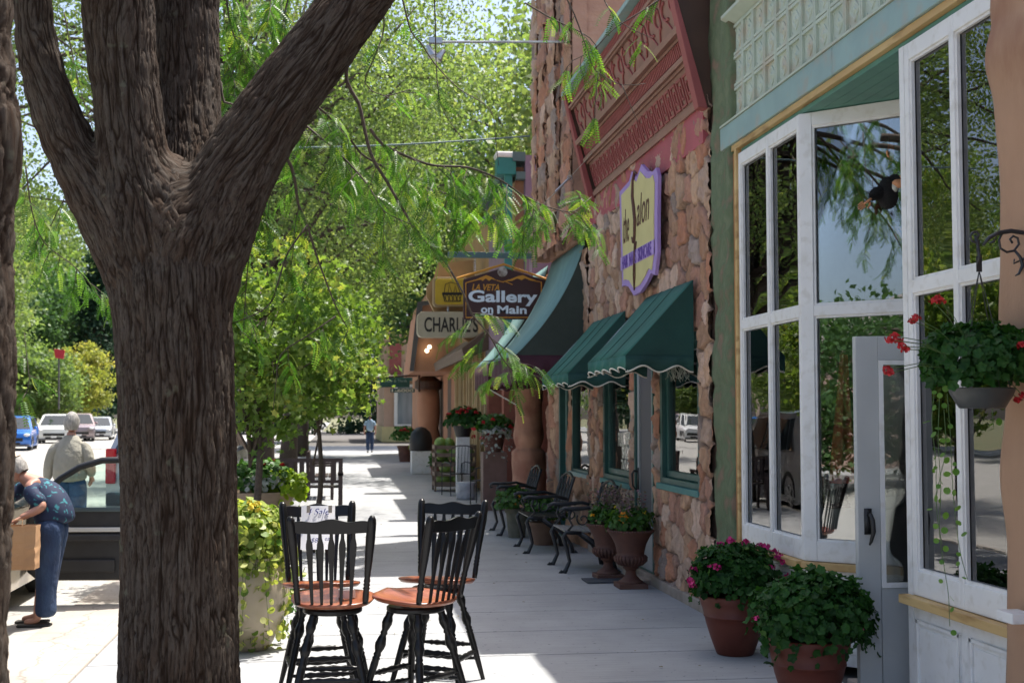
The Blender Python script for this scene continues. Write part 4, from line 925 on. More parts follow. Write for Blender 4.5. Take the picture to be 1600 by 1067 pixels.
# ---- swivel bar stools
def make_stool():
    r = empty('swivel_stool', (0, 0, 0)); SZ = .60
    legp = [(0, .017), (.02, .021), (.05, .019), (.08, .026), (.12, .028), (.16, .022), (.19, .016), (.215, .021), (.23, .016), (.26, .022), (.32, .030), (.36, .026), (.40, .017), (.42, .022), (.44, .017), (.455, .023), (.47, .019), (.50, .021), (.70, .019), (.98, .013), (1, .013)]
    tops = []
    for sx in (-1, 1):
        for sy in (-1, 1):
            a = Vector((sx * .095, sy * .095, .548)); b = Vector((sx * .215, sy * .215, 0))
            MB().turned(a, b, legp, 12).build('leg', MT['blackwood'], r, smooth=True); tops.append((sx, sy, a, b))
    def at_(sx, sy, z):
        a = Vector((sx * .095, sy * .095, .548)); b = Vector((sx * .215, sy * .215, 0)); return a + (b - a) * (.548 - z) / .548
    sp_ = [(0, .009), (.08, .010), (.16, .012), (.2, .017), (.24, .012), (.3, .018), (.38, .013), (.5, .019), (.62, .013), (.7, .018), (.76, .012), (.8, .017), (.84, .012), (.92, .010), (1, .009)]
    for (p, q, zs) in (((-1, -1), (1, -1), (.13, .215)), ((-1, 1), (1, 1), (.13, .215)), ((-1, -1), (-1, 1), (.175,)), ((1, -1), (1, 1), (.175,))):
        for z in zs: MB().turned(at_(*p, z), at_(*q, z), sp_, 10).build('stretcher', MT['blackwood'], r, smooth=True)
    MB().lathe([(.001, .545), (.150, .545), (.158, .552), (.158, .568), (.150, .575), (.001, .575)], 40).build('swivel_base', MT['blackwood'], r, smooth=False, bevel=.002)
    MB().lathe([(.08, .575), (.08, .592)], 20).build('swivel_plate', MT['steel'], r)
    # saddle seat, dished, wide at the front, tilted back a little
    V = []; F = []; NR, NA = 12, 56
    def rim(a):
        c, s = math.cos(a), math.sin(a); x = .222 * (abs(c) ** .78) * (1 if c > 0 else -1); y = .205 * (abs(s) ** .82) * (1 if s > 0 else -1)
        x *= 1 + .06 * (y / .2); return x, y
    def zt(x, y):
        e = math.hypot(x / .222, y / .205); dish = -.014 * max(0, 1 - e ** 2) - .012 * math.exp(-((y + .05) / .1) ** 2) * max(0, 1 - (abs(x) / .2) ** 2)
        return SZ + .030 + dish + .012 * math.exp(-(x / .05) ** 2) * max(0, y / .2) + (y + .0) * .075
    for k in range(NR + 1):
        f_ = k / NR
        for j in range(NA):
            x, y = rim(2 * math.pi * j / NA); V.append((x * f_, y * f_, zt(x * f_, y * f_) - (.004 if k == NR else 0)))
    o1 = len(V)
    for f_, dz in ((1.005, -.014), (.94, -.030), (.5, -.034), (.001, -.034)):
        for j in range(NA):
            x, y = rim(2 * math.pi * j / NA); V.append((x * f_, y * f_, SZ + .032 + y * f_ * .075 + dz))
    rows = NR + 1 + 4
    for k in range(rows - 1):
        for j in range(NA): j2 = (j + 1) % NA; F.append((k * NA + j, k * NA + j2, (k + 1) * NA + j2, (k + 1) * NA + j))
    MB().add(V, F).build('seat', MT['seat'], r, smooth=True)
    # back: posts, crest rail, five arrow spindles
    def bpnt(u_, t):        # u -1..1 across, t 0..1 up ; curved back leaning away (towards -y)
        x = u_ * (.175 + .035 * t); y = -.165 - .105 * t ** 1.1 - .02 * (1 - u_ * u_) * (1 - t * .2); z = SZ + .012 + (.455) * t; return Vector((x, y, z))
    for s in (-1, 1):
        pts = [bpnt(s, t) for t in (0, .06, .12, .16, .18, .20, .22, .24, .26, .30, .5, .75, .93, .985, 1.02)]
        MB().tube(pts, [.015, .017, .017, .015, .019, .014, .019, .014, .018, .015, .021, .025, .024, .021, .012], 10).build('back_post', MT['blackwood'], r, smooth=True)
    V = []; F = []; n = 30
    for i in range(n + 1):
        u_ = -1 + 2 * i / n; lo = .83 - .03 * (1 - u_ * u_) * 0 - .012 * (1 - u_ * u_); hi = .955 + .020 * (1 - u_ * u_) + .016 * math.cos(u_ * 2.2 * math.pi) * (1 - u_ ** 4)
        for t, d in ((lo, -.009), (hi, -.009), (hi, .009), (lo, .009)):
            p = bpnt(u_ * .97, t); V.append((p.x, p.y + d, p.z))
    for i in range(n):
        for k in range(4): F.append((i * 4 + k, i * 4 + (k + 1) % 4, i * 4 + 4 + (k + 1) % 4, i * 4 + 4 + k))
    F += [(0, 1, 2, 3), (n * 4 + 3, n * 4 + 2, n * 4 + 1, n * 4)]
    MB().add(V, F).build('crest_rail', MT['blackwood'], r, bevel=.003)
    for i in range(5):
        u_ = (-2 + i) * .285; V = []; F = []
        pr = [(0.0, .0075), (.25, .010), (.45, .0125), (.60, .017), (.66, .018), (.70, .017), (.76, .010), (.82, .008), (.86, .008)]
        for t, hw in pr:
            p = bpnt(u_, t)
            for dx, dy in ((-hw, -.005), (-hw * .5, -.007), (hw * .5, -.007), (hw, -.005), (hw, .005), (-hw, .005)): V.append((p.x + dx, p.y + dy, p.z))
        for k in range(len(pr) - 1):
            for q in range(6): F.append((k * 6 + q, k * 6 + (q + 1) % 6, (k + 1) * 6 + (q + 1) % 6, (k + 1) * 6 + q))
        F += [tuple(range(6))[::-1], tuple(range((len(pr) - 1) * 6, len(pr) * 6))]
        MB().add(V, F).build('spindle', MT['blackwood'], r)
    return r
st0 = make_stool(); SG = 'black swivel stools standing on the pavement'
specs = [((-.02, 7.0), R(-2), 'black spindle back stool with red seat holding the white tape roll, its back to us'),
         ((-.09, 7.62), R(186), 'black stool with a paper notice taped to its top rail'),
         ((.425, 7.0), R(47), 'black stool with red seat turned sideways, closest of the two right-hand stools'),
         ((.60, 7.72), R(155), 'black stool facing us behind the sideways stool, its back leaning to the right')]
stools = []
for i, ((x, y), rz, lab) in enumerate(specs):
    o = st0 if i == 0 else copy_tree(st0); o.location = (x, y, 0); o.rotation_euler = (0, 0, rz); tag(o, lab, 'stool', SG); stools.append(o)
# roll of tape on the first seat
o = MB().lathe([(.028, 0), (.045, 0), (.045, .045), (.028, .045), (.028, 0)], 28, T(.055, 7.03, .618), cap=False).build('tape_roll', pm('pale_card', v4(.62, .60, .58)), smooth=False)
tag(o, 'white roll of tape standing on the red seat of the near left stool', 'tape roll')
# paper notice: hangs on the front of the second stool's rail
nt_ = empty('paper_notice', (-.17, 7.8, 1.0), label='white paper with blue handwriting taped to the rail of a stool', cat='notice')
a = WY(471, 790, 7.82); b = WY(523, 857, 7.72); I = INV((-.17, 7.8, 1.0))
V = []; F = []
for j in range(9):
    for i in range(7):
        u_, t = i / 6, j / 8; V.append((a.x + (b.x - a.x) * u_, a.y + (b.y - a.y) * t - .012 * math.sin(u_ * 3.1) - .02 * t * t, a.z + (b.z - a.z) * t))
for j in range(8):
    for i in range(6): q = j * 7 + i; F.append((q, q + 1, q + 8, q + 7))
o = MB().add(V, F).build('sheet', MT['paper'], nt_, smooth=True); o.matrix_parent_inverse = I
def ntx(s, px, py, h, w_, yy, mat=MT['ink'], sh=.3):
    q = WY(px, py, yy); k = (WY(px + 1, py, yy) - q).x; M = Matrix(((1, 0, 0, q.x), (0, 0, -1, yy), (0, 1, 0, q.z), (0, 0, 0, 1))); t = text_ob('handwriting', s, h * k, mat, M, nt_, w_ * k, 0, sh, .001); t.matrix_parent_inverse = I
ntx('4 Sale', 497, 799, 10, 36, 7.79); ntx('$80', 494, 844, 8, 17, 7.70); ntx('ea', 511, 842, 5, 7, 7.70)
for px in (482, 516):
    q = WY(px, 795, 7.785); o = MB().box(q.x - .011, q.x + .011, 7.778, 7.781, q.z - .022, q.z + .022).build('tape', pm('masking_tape', v4(.5, .47, .38)), nt_); o.matrix_parent_inverse = I

# ---- cast iron benches
def scroll(c, r, turns, a0, n=20, sgn=1):
    return [Vector((c[0] + sgn * r * (1 - .75 * i / n) * math.cos(a0 + turns * 2 * math.pi * i / n), 0, c[1] + r * (1 - .75 * i / n) * math.sin(a0 + turns * 2 * math.pi * i / n))) for i in range(n + 1)]
def make_bench(L, wood):
    """seat faces -x; depth .55; y from -L/2..L/2"""
    r = empty('iron_bench', (0, 0, 0)); m = MT['iron']; sm = pm('grey_weathered_slats', v4(.26, .25, .24), v4(.20, .19, .18), 8, .6, stretch=(8, 1, 1)) if wood else m
    for s in (-1, 1):
        y = s * L / 2; mv_ = lambda P: [Vector((p[0], y, p[-1])) for p in P]; lg = MB()
        lg.tube(mv_([(-.28, 0, 0), (-.26, 0, .03), (-.22, 0, .12), (-.25, 0, .25), (-.285, 0, .36), (-.26, 0, .41), (-.1, 0, .40)]), [.028, .022, .019, .021, .024, .022, .019], 8)
        lg.tube(mv_([(-.285, 0, 0), (-.32, 0, .012), (-.30, 0, .03)]), [.016, .02, .01], 8)
        lg.build('leg', m, r, smooth=True)
        lg = MB(); lg.tube(mv_([(.26, 0, 0), (.235, 0, .1), (.15, 0, .22), (.02, 0, .32), (-.1, 0, .40)]), [.026, .021, .020, .020, .018], 8)
        lg.tube(mv_([(.27, 0, .0), (.30, 0, .01), (.28, 0, .03)]), [.016, .018, .01], 8); lg.tube(mv_([(.02, 0, .32), (.08, 0, .38), (.14, 0, .42)]), .012, 8)
        lg.build('leg', m, r, smooth=True)
        ar = MB(); ar.tube(mv_([(.20, 0, .62), (.05, 0, .66), (-.15, 0, .645), (-.27, 0, .65), (-.32, 0, .63), (-.315, 0, .595), (-.28, 0, .60)]), [.017, .019, .022, .023, .022, .016, .012], 8)
        ar.tube(mv_([(-.20, 0, .635), (-.23, 0, .55), (-.19, 0, .48), (-.24, 0, .42)]), .012, 8)
        ar.tube(mv_(scroll((-.08, .54), .07, 1.2, 2.5)), .008, 6)
        ar.build('armrest', m, r, smooth=True)
        bp2 = MB(); bp2.tube(mv_([(.14, 0, .41), (.17, 0, .5), (.22, 0, .70), (.28, 0, .88)]), [.016, .017, .016, .014], 8); bp2.build('back_post', m, r, smooth=True)
    se = MB()
    for k in range(7): x = -.27 + k * .066; se.box(x, x + .052, -L / 2 + .01, L / 2 - .01, .415 - .012 * math.sin(k * .5), .432 - .012 * math.sin(k * .5))
    se.build('seat', sm, r, bevel=.003)
    bk = MB(); P = lambda y, t: Vector((.155 + .13 * t, y, .44 + .46 * t))
    top = [P(-L / 2 + L * i / 20, .86 + .16 * math.sin(math.pi * i / 20)) for i in range(21)]; bk.tube(top, .016, 8); bk.tube([P(-L / 2, .05), P(L / 2, .05)], .012, 6)
    n = max(3, round(L / .2))
    for i in range(n):
        c = -L / 2 + L * (i + .5) / n; w_ = L / n * .5
        for s in (-1, 1):
            bk.tube([P(c, .05), P(c + s * w_ * .8, .3), P(c + s * w_ * .95, .55), P(c + s * w_ * .3, .8), P(c, .93)], .009, 6)
            bk.tube([P(c + s * w_ * .2, .1), P(c + s * w_ * .5, .4), P(c + s * w_ * .1, .62), P(c, .45)], .007, 6)
    bk.build('backrest', m, r, smooth=True)
    return r
BG = 'cast iron benches along the stone wall'
b0 = make_bench(.72, True); b0.location = (2.56, 13.25, 0); tag(b0, 'closest iron bench with grey wooden slats beside the rusty urns', 'bench', BG)
b1 = make_bench(.80, False); b1.location = (2.46, 15.15, 0); tag(b1, 'middle black iron bench in front of the curtained window', 'bench', BG)
b2 = copy_tree(b1); b2.location = (2.42, 17.35, 0); tag(b2, 'farthest black iron bench, by the rough stone column', 'bench', BG)
def slat_bench(x, y, rz, lab):
    r = empty('wooden_bench', (x, y, 0), rz); m = pm('dark_stained_timber', v4(.045, .025, .022), v4(.035, .02, .018), 8, .5)
    for sx in (-.6, .6):
        for sy in (-.22, .24): MB().box(sx - .035, sx + .035, sy - .03, sy + .03, 0, .62 if sy < 0 else .9).build('leg', m, r)
        MB().box(sx - .045, sx + .045, -.28, .27, .62, .66).build('armrest', m, r)
    mb = MB(); [mb.box(-.62, .62, -.22 + k * .085, -.15 + k * .085, .42, .445) for k in range(5)]; mb.build('seat', m, r)
    mb = MB(); mb.box(-.62, .62, .215, .25, .84, .90); mb.box(-.62, .62, .215, .25, .5, .55); [mb.box(-.53 + k * .17, -.45 + k * .17, .22, .245, .55, .84) for k in range(7)]; mb.build('backrest', m, r)
    return tag(r, lab, 'bench', 'dark wooden benches by the kerb')
slat_bench(-.55, 21.2, R(180), 'nearer dark wooden bench behind the big flower bowl'); slat_bench(-.32, 25.2, R(90), 'farther dark wooden bench facing the shops')

# ---- pots
def terracotta(loc, h, rt, lab):
    r = empty('terracotta_pot', loc); k = h / .38; q = rt / .235
    MB().lathe([(.001, .0), (.118 * q, 0), (.126 * q, .010), (.160 * q, .10 * k), (.192 * q, .20 * k), (.203 * q, .245 * k), (.208 * q, .247 * k), (.208 * q, .255 * k), (.205 * q, .257 * k), (.228 * q, .33 * k), (.235 * q, .375 * k), (.232 * q, .385 * k), (.218 * q, .38 * k), (.212 * q, .33 * k), (.001, .33 * k)], 48, cap=False).build('pot', MT['terra'], r, smooth=True)
    MB().lathe([(.001, .345 * k), (.214 * q, .340 * k)], 24, cap=False).build('soil', MT['soil'], r)
    return tag(r, lab, 'flower pot', 'large terracotta pots of geraniums')
def urn(loc, lab):
    r = empty('garden_urn', loc)
    P = [(.001, .0)]
    MB().box(-.135, .135, -.135, .135, 0, .045).build('plinth', MT['urn'], r, bevel=.004)
    MB().lathe([(.11, .045), (.115, .06), (.09, .075), (.055, .11), (.045, .15), (.06, .175), (.075, .18), (.07, .195), (.11, .215), (.145, .25), (.15, .28), (.135, .30), (.125, .31), (.128, .33), (.145, .40), (.18, .47), (.205, .505), (.212, .515), (.212, .53), (.195, .535), (.175, .49), (.001, .48)], 48, cap=False).build('bowl', MT['urn'], r, smooth=True)
    fl = MB()
    for i in range(26):
        a = i / 26 * 2 * math.pi; fl.tube([(math.cos(a) * rr, math.sin(a) * rr, z) for rr, z in ((.075, .20), (.113, .217), (.147, .25), (.151, .28), (.138, .30))], [.004, .010, .012, .010, .004], 5)
    for i in range(52):
        a = i / 52 * 2 * math.pi; fl.ball((math.cos(a) * .212, math.sin(a) * .212, .523), .011, 6, 4)
    fl.build('fluting', MT['urn'], r, smooth=True)
    MB().lathe([(.001, .50), (.176, .495)], 20, cap=False).build('soil', MT['soil'], r)
    return tag(r, lab, 'urn', 'rusty iron urns')
urn((2.71, 11.75, 0), 'front rusty brown urn with orange and yellow blooms, beside the screen door')
urn((2.645, 12.45, 0), 'rear rusty brown urn with purple spiky plants, behind the front urn')
terracotta((2.655, 8.42, 0), .39, .235, 'terracotta pot with pink geraniums against the shop riser')
terracotta((2.53, 6.72, 0), .40, .225, 'closest terracotta pot with nearly flowerless geraniums in front of the door leaf')
MATR = pm('rubber_mat', v4(.05, .06, .075), v4(.04, .045, .06), 10, .7)
o = MB().box(2.36, 2.90, 12.05, 12.38, .002, .016).build('door_mat', MATR, bevel=.003); tag(o, 'dark rubber door mat in front of the screen door', 'door mat')
def small_pot(x, y, r0, h, col, lab, nm='flower_pot'):
    r = empty(nm, (x, y, 0)); MB().lathe([(.001, 0), (r0 * .72, 0), (r0 * .95, h * .85), (r0 * 1.04, h * .86), (r0 * 1.04, h), (r0 * .92, h), (r0 * .9, h * .85), (.001, h * .85)], 28, cap=False).build('pot', col, r, smooth=False, auto=35); return tag(r, lab, 'flower pot')
small_pot(2.33, 16.7, .15, .38, pm('mossy_stone_pot', v4(.16, .15, .12), v4(.11, .11, .08), 9, .9), 'stone pot of orange marigolds between the iron benches')
small_pot(2.55, 15.75, .19, .28, pm('old_clay', v4(.22, .13, .09), v4(.16, .09, .06), 6, .8), 'wide clay pot of green plants beside the middle iron bench')
# big pale bowl planter and the egg shaped pot with the trailing plant
SB = pm('pale_brown_concrete', v4(.42, .31, .22), v4(.36, .26, .18), 4, .85, .3, 30)
bw = empty('planter_bowl', (-.98, 15.7, 0)); MB().lathe([(.001, 0), (.26, 0), (.28, .06), (.36, .3), (.44, .55), (.47, .64), (.47, .69), (.42, .69), (.40, .62), (.001, .6)], 40, cap=False).build('bowl', SB, bw, smooth=False, auto=35); MB().lathe([(.001, .63), (.41, .62)], 24, cap=False).build('soil', MT['soil'], bw)
tag(bw, 'large pale brown planter bowl full of mixed flowers behind the sapling', 'planter')
eg = empty('egg_planter', (-.60, 9.05, 0)); MB().lathe([(.001, 0), (.13, 0), (.17, .05), (.25, .22), (.285, .38), (.26, .52), (.215, .6), (.225, .63), (.19, .63), (.18, .57), (.001, .55)], 40, cap=False).build('pot', pm('beige_glazed_pot', v4(.45, .38, .28), v4(.40, .33, .24), 4, .4), eg, smooth=False, auto=40); MB().lathe([(.001, .575), (.185, .57)], 24, cap=False).build('soil', MT['soil'], eg)
tag(eg, 'beige rounded pot with cream-green trailing vine beside the big trunk', 'planter')
# hanging basket and scroll bracket
bx_, by_ = 2.63, 5.14
q = WY(1530, 423, by_); bx_ = q.x; zh = q.z; rim_ = WY(1530, 608, by_).z; bot_ = WY(1530, 638, by_).z
hbk = empty('hanging_basket', (bx_, by_, rim_)); I = INV((bx_, by_, rim_)); kk = .136
o = MB().lathe([(.001, bot_), (kk * .66, bot_), (kk * .70, bot_ + .004), (kk * .95, rim_ - .02), (kk, rim_), (kk * 1.03, rim_ + .004), (kk * .96, rim_ + .006), (kk * .9, rim_ - .01), (.001, rim_ - .012)], 40, T(bx_, by_), cap=False).build('bowl', pm('dark_grey_plastic', v4(.05, .055, .055), rough=.35), hbk, smooth=True); o.matrix_parent_inverse = I
mb = MB()
for i in range(4):
    a = .5 + i * math.pi / 2; mb.tube([(bx_, by_, zh), (bx_ + kk * math.cos(a), by_ + kk * math.sin(a), rim_)], .0022, 5)
mb.box(bx_ - .012, bx_ + .012, by_ - .003, by_ + .003, zh - .005, zh + .06); mb.tube([(bx_, by_, zh + .05), (bx_ - .006, by_, zh + .09), (bx_, by_, zh + .12)], .006, 6)
o = mb.build('hanger', MT['black'], hbk); o.matrix_parent_inverse = I
tag(hbk, 'dark basket of red geraniums hanging from the black scroll bracket', 'hanging basket')
br = MB(); Q = lambda a, b: WY(a, b, by_)
br.tube([Q(*p) for p in ((1536, 383), (1545, 372), (1560, 364), (1580, 361), (1600, 364), (1625, 372))], [.006, .009, .010, .010, .010, .010], 8)
br.tube([Q(*p) for p in ((1530, 376), (1526, 380), (1519, 377), (1516, 370), (1519, 364), (1526, 362), (1530, 367), (1527, 372), (1523, 371))], .0055, 8)
br.tube([Q(*p) for p in ((1524, 368), (1528, 385), (1530, 400), (1527, 415))], [.006, .007, .009, .006], 8)
br.tube([Q(*p) for p in ((1566, 364), (1561, 375), (1563, 388), (1573, 394), (1584, 392), (1592, 382), (1590, 372), (1583, 369), (1578, 374), (1582, 380))], .0055, 8)
br.tube([Q(*p) for p in ((1586, 392), (1594, 402), (1598, 415), (1592, 428), (1586, 431))], [.006, .007, .009, .006, .002], 8)
br.tube([Q(*p) for p in ((1545, 380), (1552, 378), (1558, 370))], [.002, .006, .003], 6); br.tube([Q(*p) for p in ((1592, 408), (1584, 412), (1585, 405))], .004, 6)
br.tube([Q(*p) for p in ((1598, 405), (1615, 400), (1622, 392))], .006, 6); br.box(Q(1619, 380).x, Q(1619, 380).x + .02, by_ - .015, by_ + .015, Q(1600, 440).z, Q(1600, 355).z)
tag(br.build('scroll_bracket', MT['iron'], smooth=True), 'black wrought scroll bracket on the tan pillar', 'bracket')

# ---- mid-distance street things on the right
cr = empty('produce_crate', (2.45, 27.2, 0), label='tall slatted timber rack filled with green melons', cat='crate'); TB = pm('grey_timber', v4(.22, .16, .12), v4(.17, .12, .09), 6, .8)
x0, x1, y0, y1 = -.42, .42, -.35, .35
for z in (.12, .32, .52, .72, .88):
    mb = MB(); mb.box(x0, x1, y0 - .02, y0, z, z + .08); mb.box(x0, x1, y1, y1 + .02, z, z + .08); mb.box(x0 - .02, x0, y0, y1, z, z + .08); mb.box(x1, x1 + .02, y0, y1, z, z + .08); mb.build('slat', TB, cr)
for sx in (x0, x1):
    for sy in (y0, y1): MB().box(sx - .02, sx + .02, sy - .02, sy + .02, 0, .97).build('post', TB, cr)
mb = MB(); mb.box(x0, x1, y0, y1, .1, .115); mb.build('tray', TB, cr)
rnd = random.Random(2); MEL = pm('melon_green', v4(.13, .25, .05), v4(.22, .30, .06), 9, .4, stretch=(3, 3, .6)); MG = 'melons in the slatted rack'
mel = None
for (x, y, z) in [(-.25, -.18, .26), (.05, -.2, .26), (.28, -.17, .26), (-.2, -.18, .50), (.1, -.19, .50), (.3, -.2, .5), (-.28, -.15, .78), (0, -.2, .76), (.27, -.15, .78), (-.12, -.1, .99), (.15, -.12, .98), (-.3, -.12, 1.0)]:
    if mel is None: mel = MB().ball((0, 0, 0), .14, 16, 12, (1.15, 1, 1)).build('melon', MEL, smooth=True); o = mel
    else: o = mel.copy(); COL.objects.link(o)
    o.location = (2.45 + x, 27.2 + y, z); o.rotation_euler = (0, 0, rnd.uniform(0, 3)); s = rnd.uniform(.85, 1.1); o.scale = (s, s, s)
    pos = None; row = 'bottom row' if z < .3 else 'second row' if z < .6 else 'third row' if z < .9 else 'heaped top'
    pos = 'at the kerb end' if x < -.15 else 'behind the front one' if x == -.12 else ('in the middle' if x < .12 else 'toward the wall')
    tag(o, f'green melon in the {row} of the slatted rack, {pos}', 'melon', MG)
def metal_chair(x, y, rz, lab):
    r = empty('metal_chair', (x, y, 0), rz); m = MT['iron']
    for sx in (-.22, .22):
        MB().tube([(sx, -.2, 0), (sx, -.2, .62), (sx, -.05, .66), (sx, .2, .64)], .011, 6).build('front_leg', m, r); MB().tube([(sx, .22, 0), (sx, .2, .42), (sx, .27, .95)], .011, 6).build('rear_leg', m, r)
    mb = MB(); mb.box(-.22, .22, -.2, .21, .42, .435); mb.build('seat', m, r)
    mb = MB(); mb.tube([(-.22, .27, .95), (-.1, .275, .99), (.1, .275, .99), (.22, .27, .95)], .011, 6); [mb.tube([(k * .07, .21, .44), (k * .07, .272, .97)], .005, 5) for k in range(-2, 3)]; mb.build('backrest', m, r)
    return tag(r, lab, 'chair', 'thin metal patio chairs')
metal_chair(2.62, 23.0, R(250), 'thin black metal patio chair next to the white sack'); metal_chair(2.35, 25.6, R(200), 'thin black metal patio chair in front of the melon rack')
o = MB().lathe([(.001, 0), (.17, .0), (.19, .06), (.17, .25), (.20, .32), (.16, .33), (.001, .30)], 18, T(2.42, 24.3), cap=False).build('sack', pm('clear_plastic_sack', v4(.55, .56, .58), v4(.42, .43, .46), 9, .3, 1, 14, dist=.03), smooth=True); tag(o, 'pale plastic sack standing by the metal chair', 'sack')
bn = empty('litter_bin', (2.26, 35.2, 0), label='white litter bin with a domed black lid in front of the round column', cat='litter bin')
MB().box(-.27, .27, -.27, .27, 0, .62).build('body', MT['white'], bn, bevel=.02)
MB().lathe([(.30, .62), (.32, .66), (.31, .95), (.26, 1.12), (.14, 1.24), (.001, 1.28)], 24).build('lid', MT['black'], bn, smooth=True)
for (x, y, r0, h, lab, c) in ((2.30, 44, .28, .55, 'barrel of red flowers far along the wall', MT['urn']), (2.62, 40.6, .26, .5, 'barrel with a bushy lime green shrub, next to the red flowers', MT['urn']), (2.45, 31.5, .2, .35, 'pot of low green leaves between rack and litter bin', MT['terra'])):
    small_pot(x, y, r0, h, c, lab, 'flower_barrel')
pd_ = empty('plant_stand', (2.52, 26.0, 0), label='white plant stand carrying the dark pot of red geraniums', cat='plant stand'); MB().box(-.13, .13, -.13, .13, 0, 1.15).build('stand', MT['white'], pd_)
small_pot(2.62, 21.6, .2, .3, MT['urn'], 'raised pot with red geraniums and silver trailing foliage', 'flower_pot').location.z = .98
o = MB().box(2.42, 2.82, 21.4, 21.8, 0, .975).build('pedestal', pm('brown_pedestal', v4(.2, .12, .1), v4(.15, .09, .07), 5)); tag(o, 'brown pedestal under the silver leaved flower pot', 'pedestal')

# ---- things seen inside the shop
bj = empty('bell_jar', (3.29, 8.24, .986), label='glass bell jar on dark base inside the angled shop window', cat='bell jar')
MB().lathe([(.001, 0), (.11, 0), (.11, .025), (.001, .025)], 28).build('base', MT['dkbrown'], bj); MB().lathe([(.095, .026), (.098, .2), (.085, .27), (.05, .315), (.012, .33), (.012, .35), (.001, .352)], 28, cap=False).build('dome', MT['glass'], bj, smooth=True)
mb = MB(); mb.tube([(0, 0, .02), (0, 0, .2)], [.03, .02], 8); mb.ball((0, 0, .22), .035); mb.tube([(-.05, 0, .16), (.05, 0, .15)], .012, 6); mb.build('figurine', MT['bluegrey'], bj, smooth=True)
cl_ = empty('hanging_cloth', (3.32, 8.10, 1.25), label='coral red fabric hanging inside the angled shop window', cat='cloth'); V = []; F = []
for j in range(20):
    for i in range(16):
        t = j / 19; u_ = i / 15; V.append(((u_ - .5) * (.06 + .12 * t), .05 * math.sin(u_ * 14 + t * 2) * (.3 + t), .75 - .85 * t))
for j in range(19):
    for i in range(15): q = j * 16 + i; F.append((q, q + 1, q + 17, q + 16))
MB().add(V, F).build('fabric', pm('coral_cloth', v4(.80, .16, .10), v4(.65, .10, .08), 3, .8), cl_, smooth=True)
MB().tube([(-.06, 0, .76), (.10, 0, .76)], .01, 6).build('rail', MT['iron'], cl_)
o = MB().ball((3.17, 8.22, 1.80), .09, 16, 10, (1, 1, .8)).build('paper_lantern', pm('orange_paper', v4(.7, .24, .06), v4(.6, .18, .05), 4), smooth=True); tag(o, 'dim orange lantern deep inside the angled shop window', 'lantern')
q = WX(1458, 93, 3.25); bl = empty('hanging_bulb', tuple(q), label='clear globe bulb on a cord behind the near display window', cat='bulb'); MB().ball((0, 0, 0), .045, 16, 10).build('globe', MT['glass'], bl, smooth=True); MB().tube([(0, 0, .045), (0, 0, 3.62 - q.z)], .006, 6).lathe([(.02, .035), (.02, .07)], 12).build('cord', MT['black'], bl)
# ============================================================ the big street tree
def barkmat():
    m, nt, b = newmat('furrowed_bark'); N = nt.nodes; L = nt.links; b.inputs['Roughness'].default_value = .92; b.inputs['Specular IOR Level'].default_value = .12
    at = N.new('ShaderNodeAttribute'); at.attribute_name = 'bk'; lv = N.new('ShaderNodeAttribute'); lv.attribute_name = 'lv'
    mp = N.new('ShaderNodeMapping'); mp.inputs['Scale'].default_value = (1, 1, .14); L.new(at.outputs['Vector'], mp.inputs[0])
    n = N.new('ShaderNodeTexNoise'); n.inputs['Scale'].default_value = 75; n.inputs['Detail'].default_value = 9; n.inputs['Roughness'].default_value = .7; L.new(mp.outputs[0], n.inputs['Vector'])
    big_ = N.new('ShaderNodeTexNoise'); big_.inputs['Scale'].default_value = 2.2; big_.inputs['Detail'].default_value = 4; L.new(at.outputs['Vector'], big_.inputs['Vector'])
    def ramp(src, a, c, d, e):
        r = N.new('ShaderNodeMapRange'); r.inputs[1].default_value = a; r.inputs[2].default_value = c; r.inputs[3].default_value = d; r.inputs[4].default_value = e; L.new(src, r.inputs[0]); return r.outputs[0]
    def mix(f, c1, c2, mode='MIX'):
        x = N.new('ShaderNodeMix'); x.data_type = 'RGBA'; x.blend_type = mode
        for i, c in ((0, f), (6, c1), (7, c2)):
            if hasattr(c, 'links') or hasattr(c, 'is_linked'): L.new(c, x.inputs[i])
            else: x.inputs[i].default_value = c
        return x.outputs[2]
    base_ = mix(ramp(big_.outputs[0], .35, .65, 0, 1), v4(.080, .061, .049), v4(.078, .050, .034))
    n_b = N.new('ShaderNodeTexNoise'); n_b.inputs['Scale'].default_value = 26; n_b.inputs['Detail'].default_value = 9; n_b.inputs['Roughness'].default_value = .75; L.new(mp.outputs[0], n_b.inputs['Vector'])
    base_ = mix(ramp(n_b.outputs[0], .40, .62, 0, 1), base_, v4(.118, .100, .084))
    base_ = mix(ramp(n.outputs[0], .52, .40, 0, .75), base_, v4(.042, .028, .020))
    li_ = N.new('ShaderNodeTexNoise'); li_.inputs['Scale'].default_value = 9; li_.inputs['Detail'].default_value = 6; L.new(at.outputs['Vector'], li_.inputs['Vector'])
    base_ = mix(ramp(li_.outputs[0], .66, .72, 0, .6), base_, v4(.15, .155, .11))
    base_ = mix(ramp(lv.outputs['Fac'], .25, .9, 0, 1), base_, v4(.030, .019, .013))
    L.new(base_, b.inputs['Base Color'])
    bp = N.new('ShaderNodeBump'); bp.inputs['Strength'].default_value = 1; bp.inputs['Distance'].default_value = .022; L.new(n.outputs[0], bp.inputs['Height']); L.new(bp.outputs[0], b.inputs['Normal'])
    return m
MT['bark'] = barkmat()
def capsules(limbs):
    A = []; B = []; ra = []; rb = []
    for L_ in limbs:
        for (p, r), (q, s) in zip(L_, L_[1:]): A.append(p); B.append(q); ra.append(r); rb.append(s)
    return np.array(A), np.array(B), np.array(ra), np.array(rb)
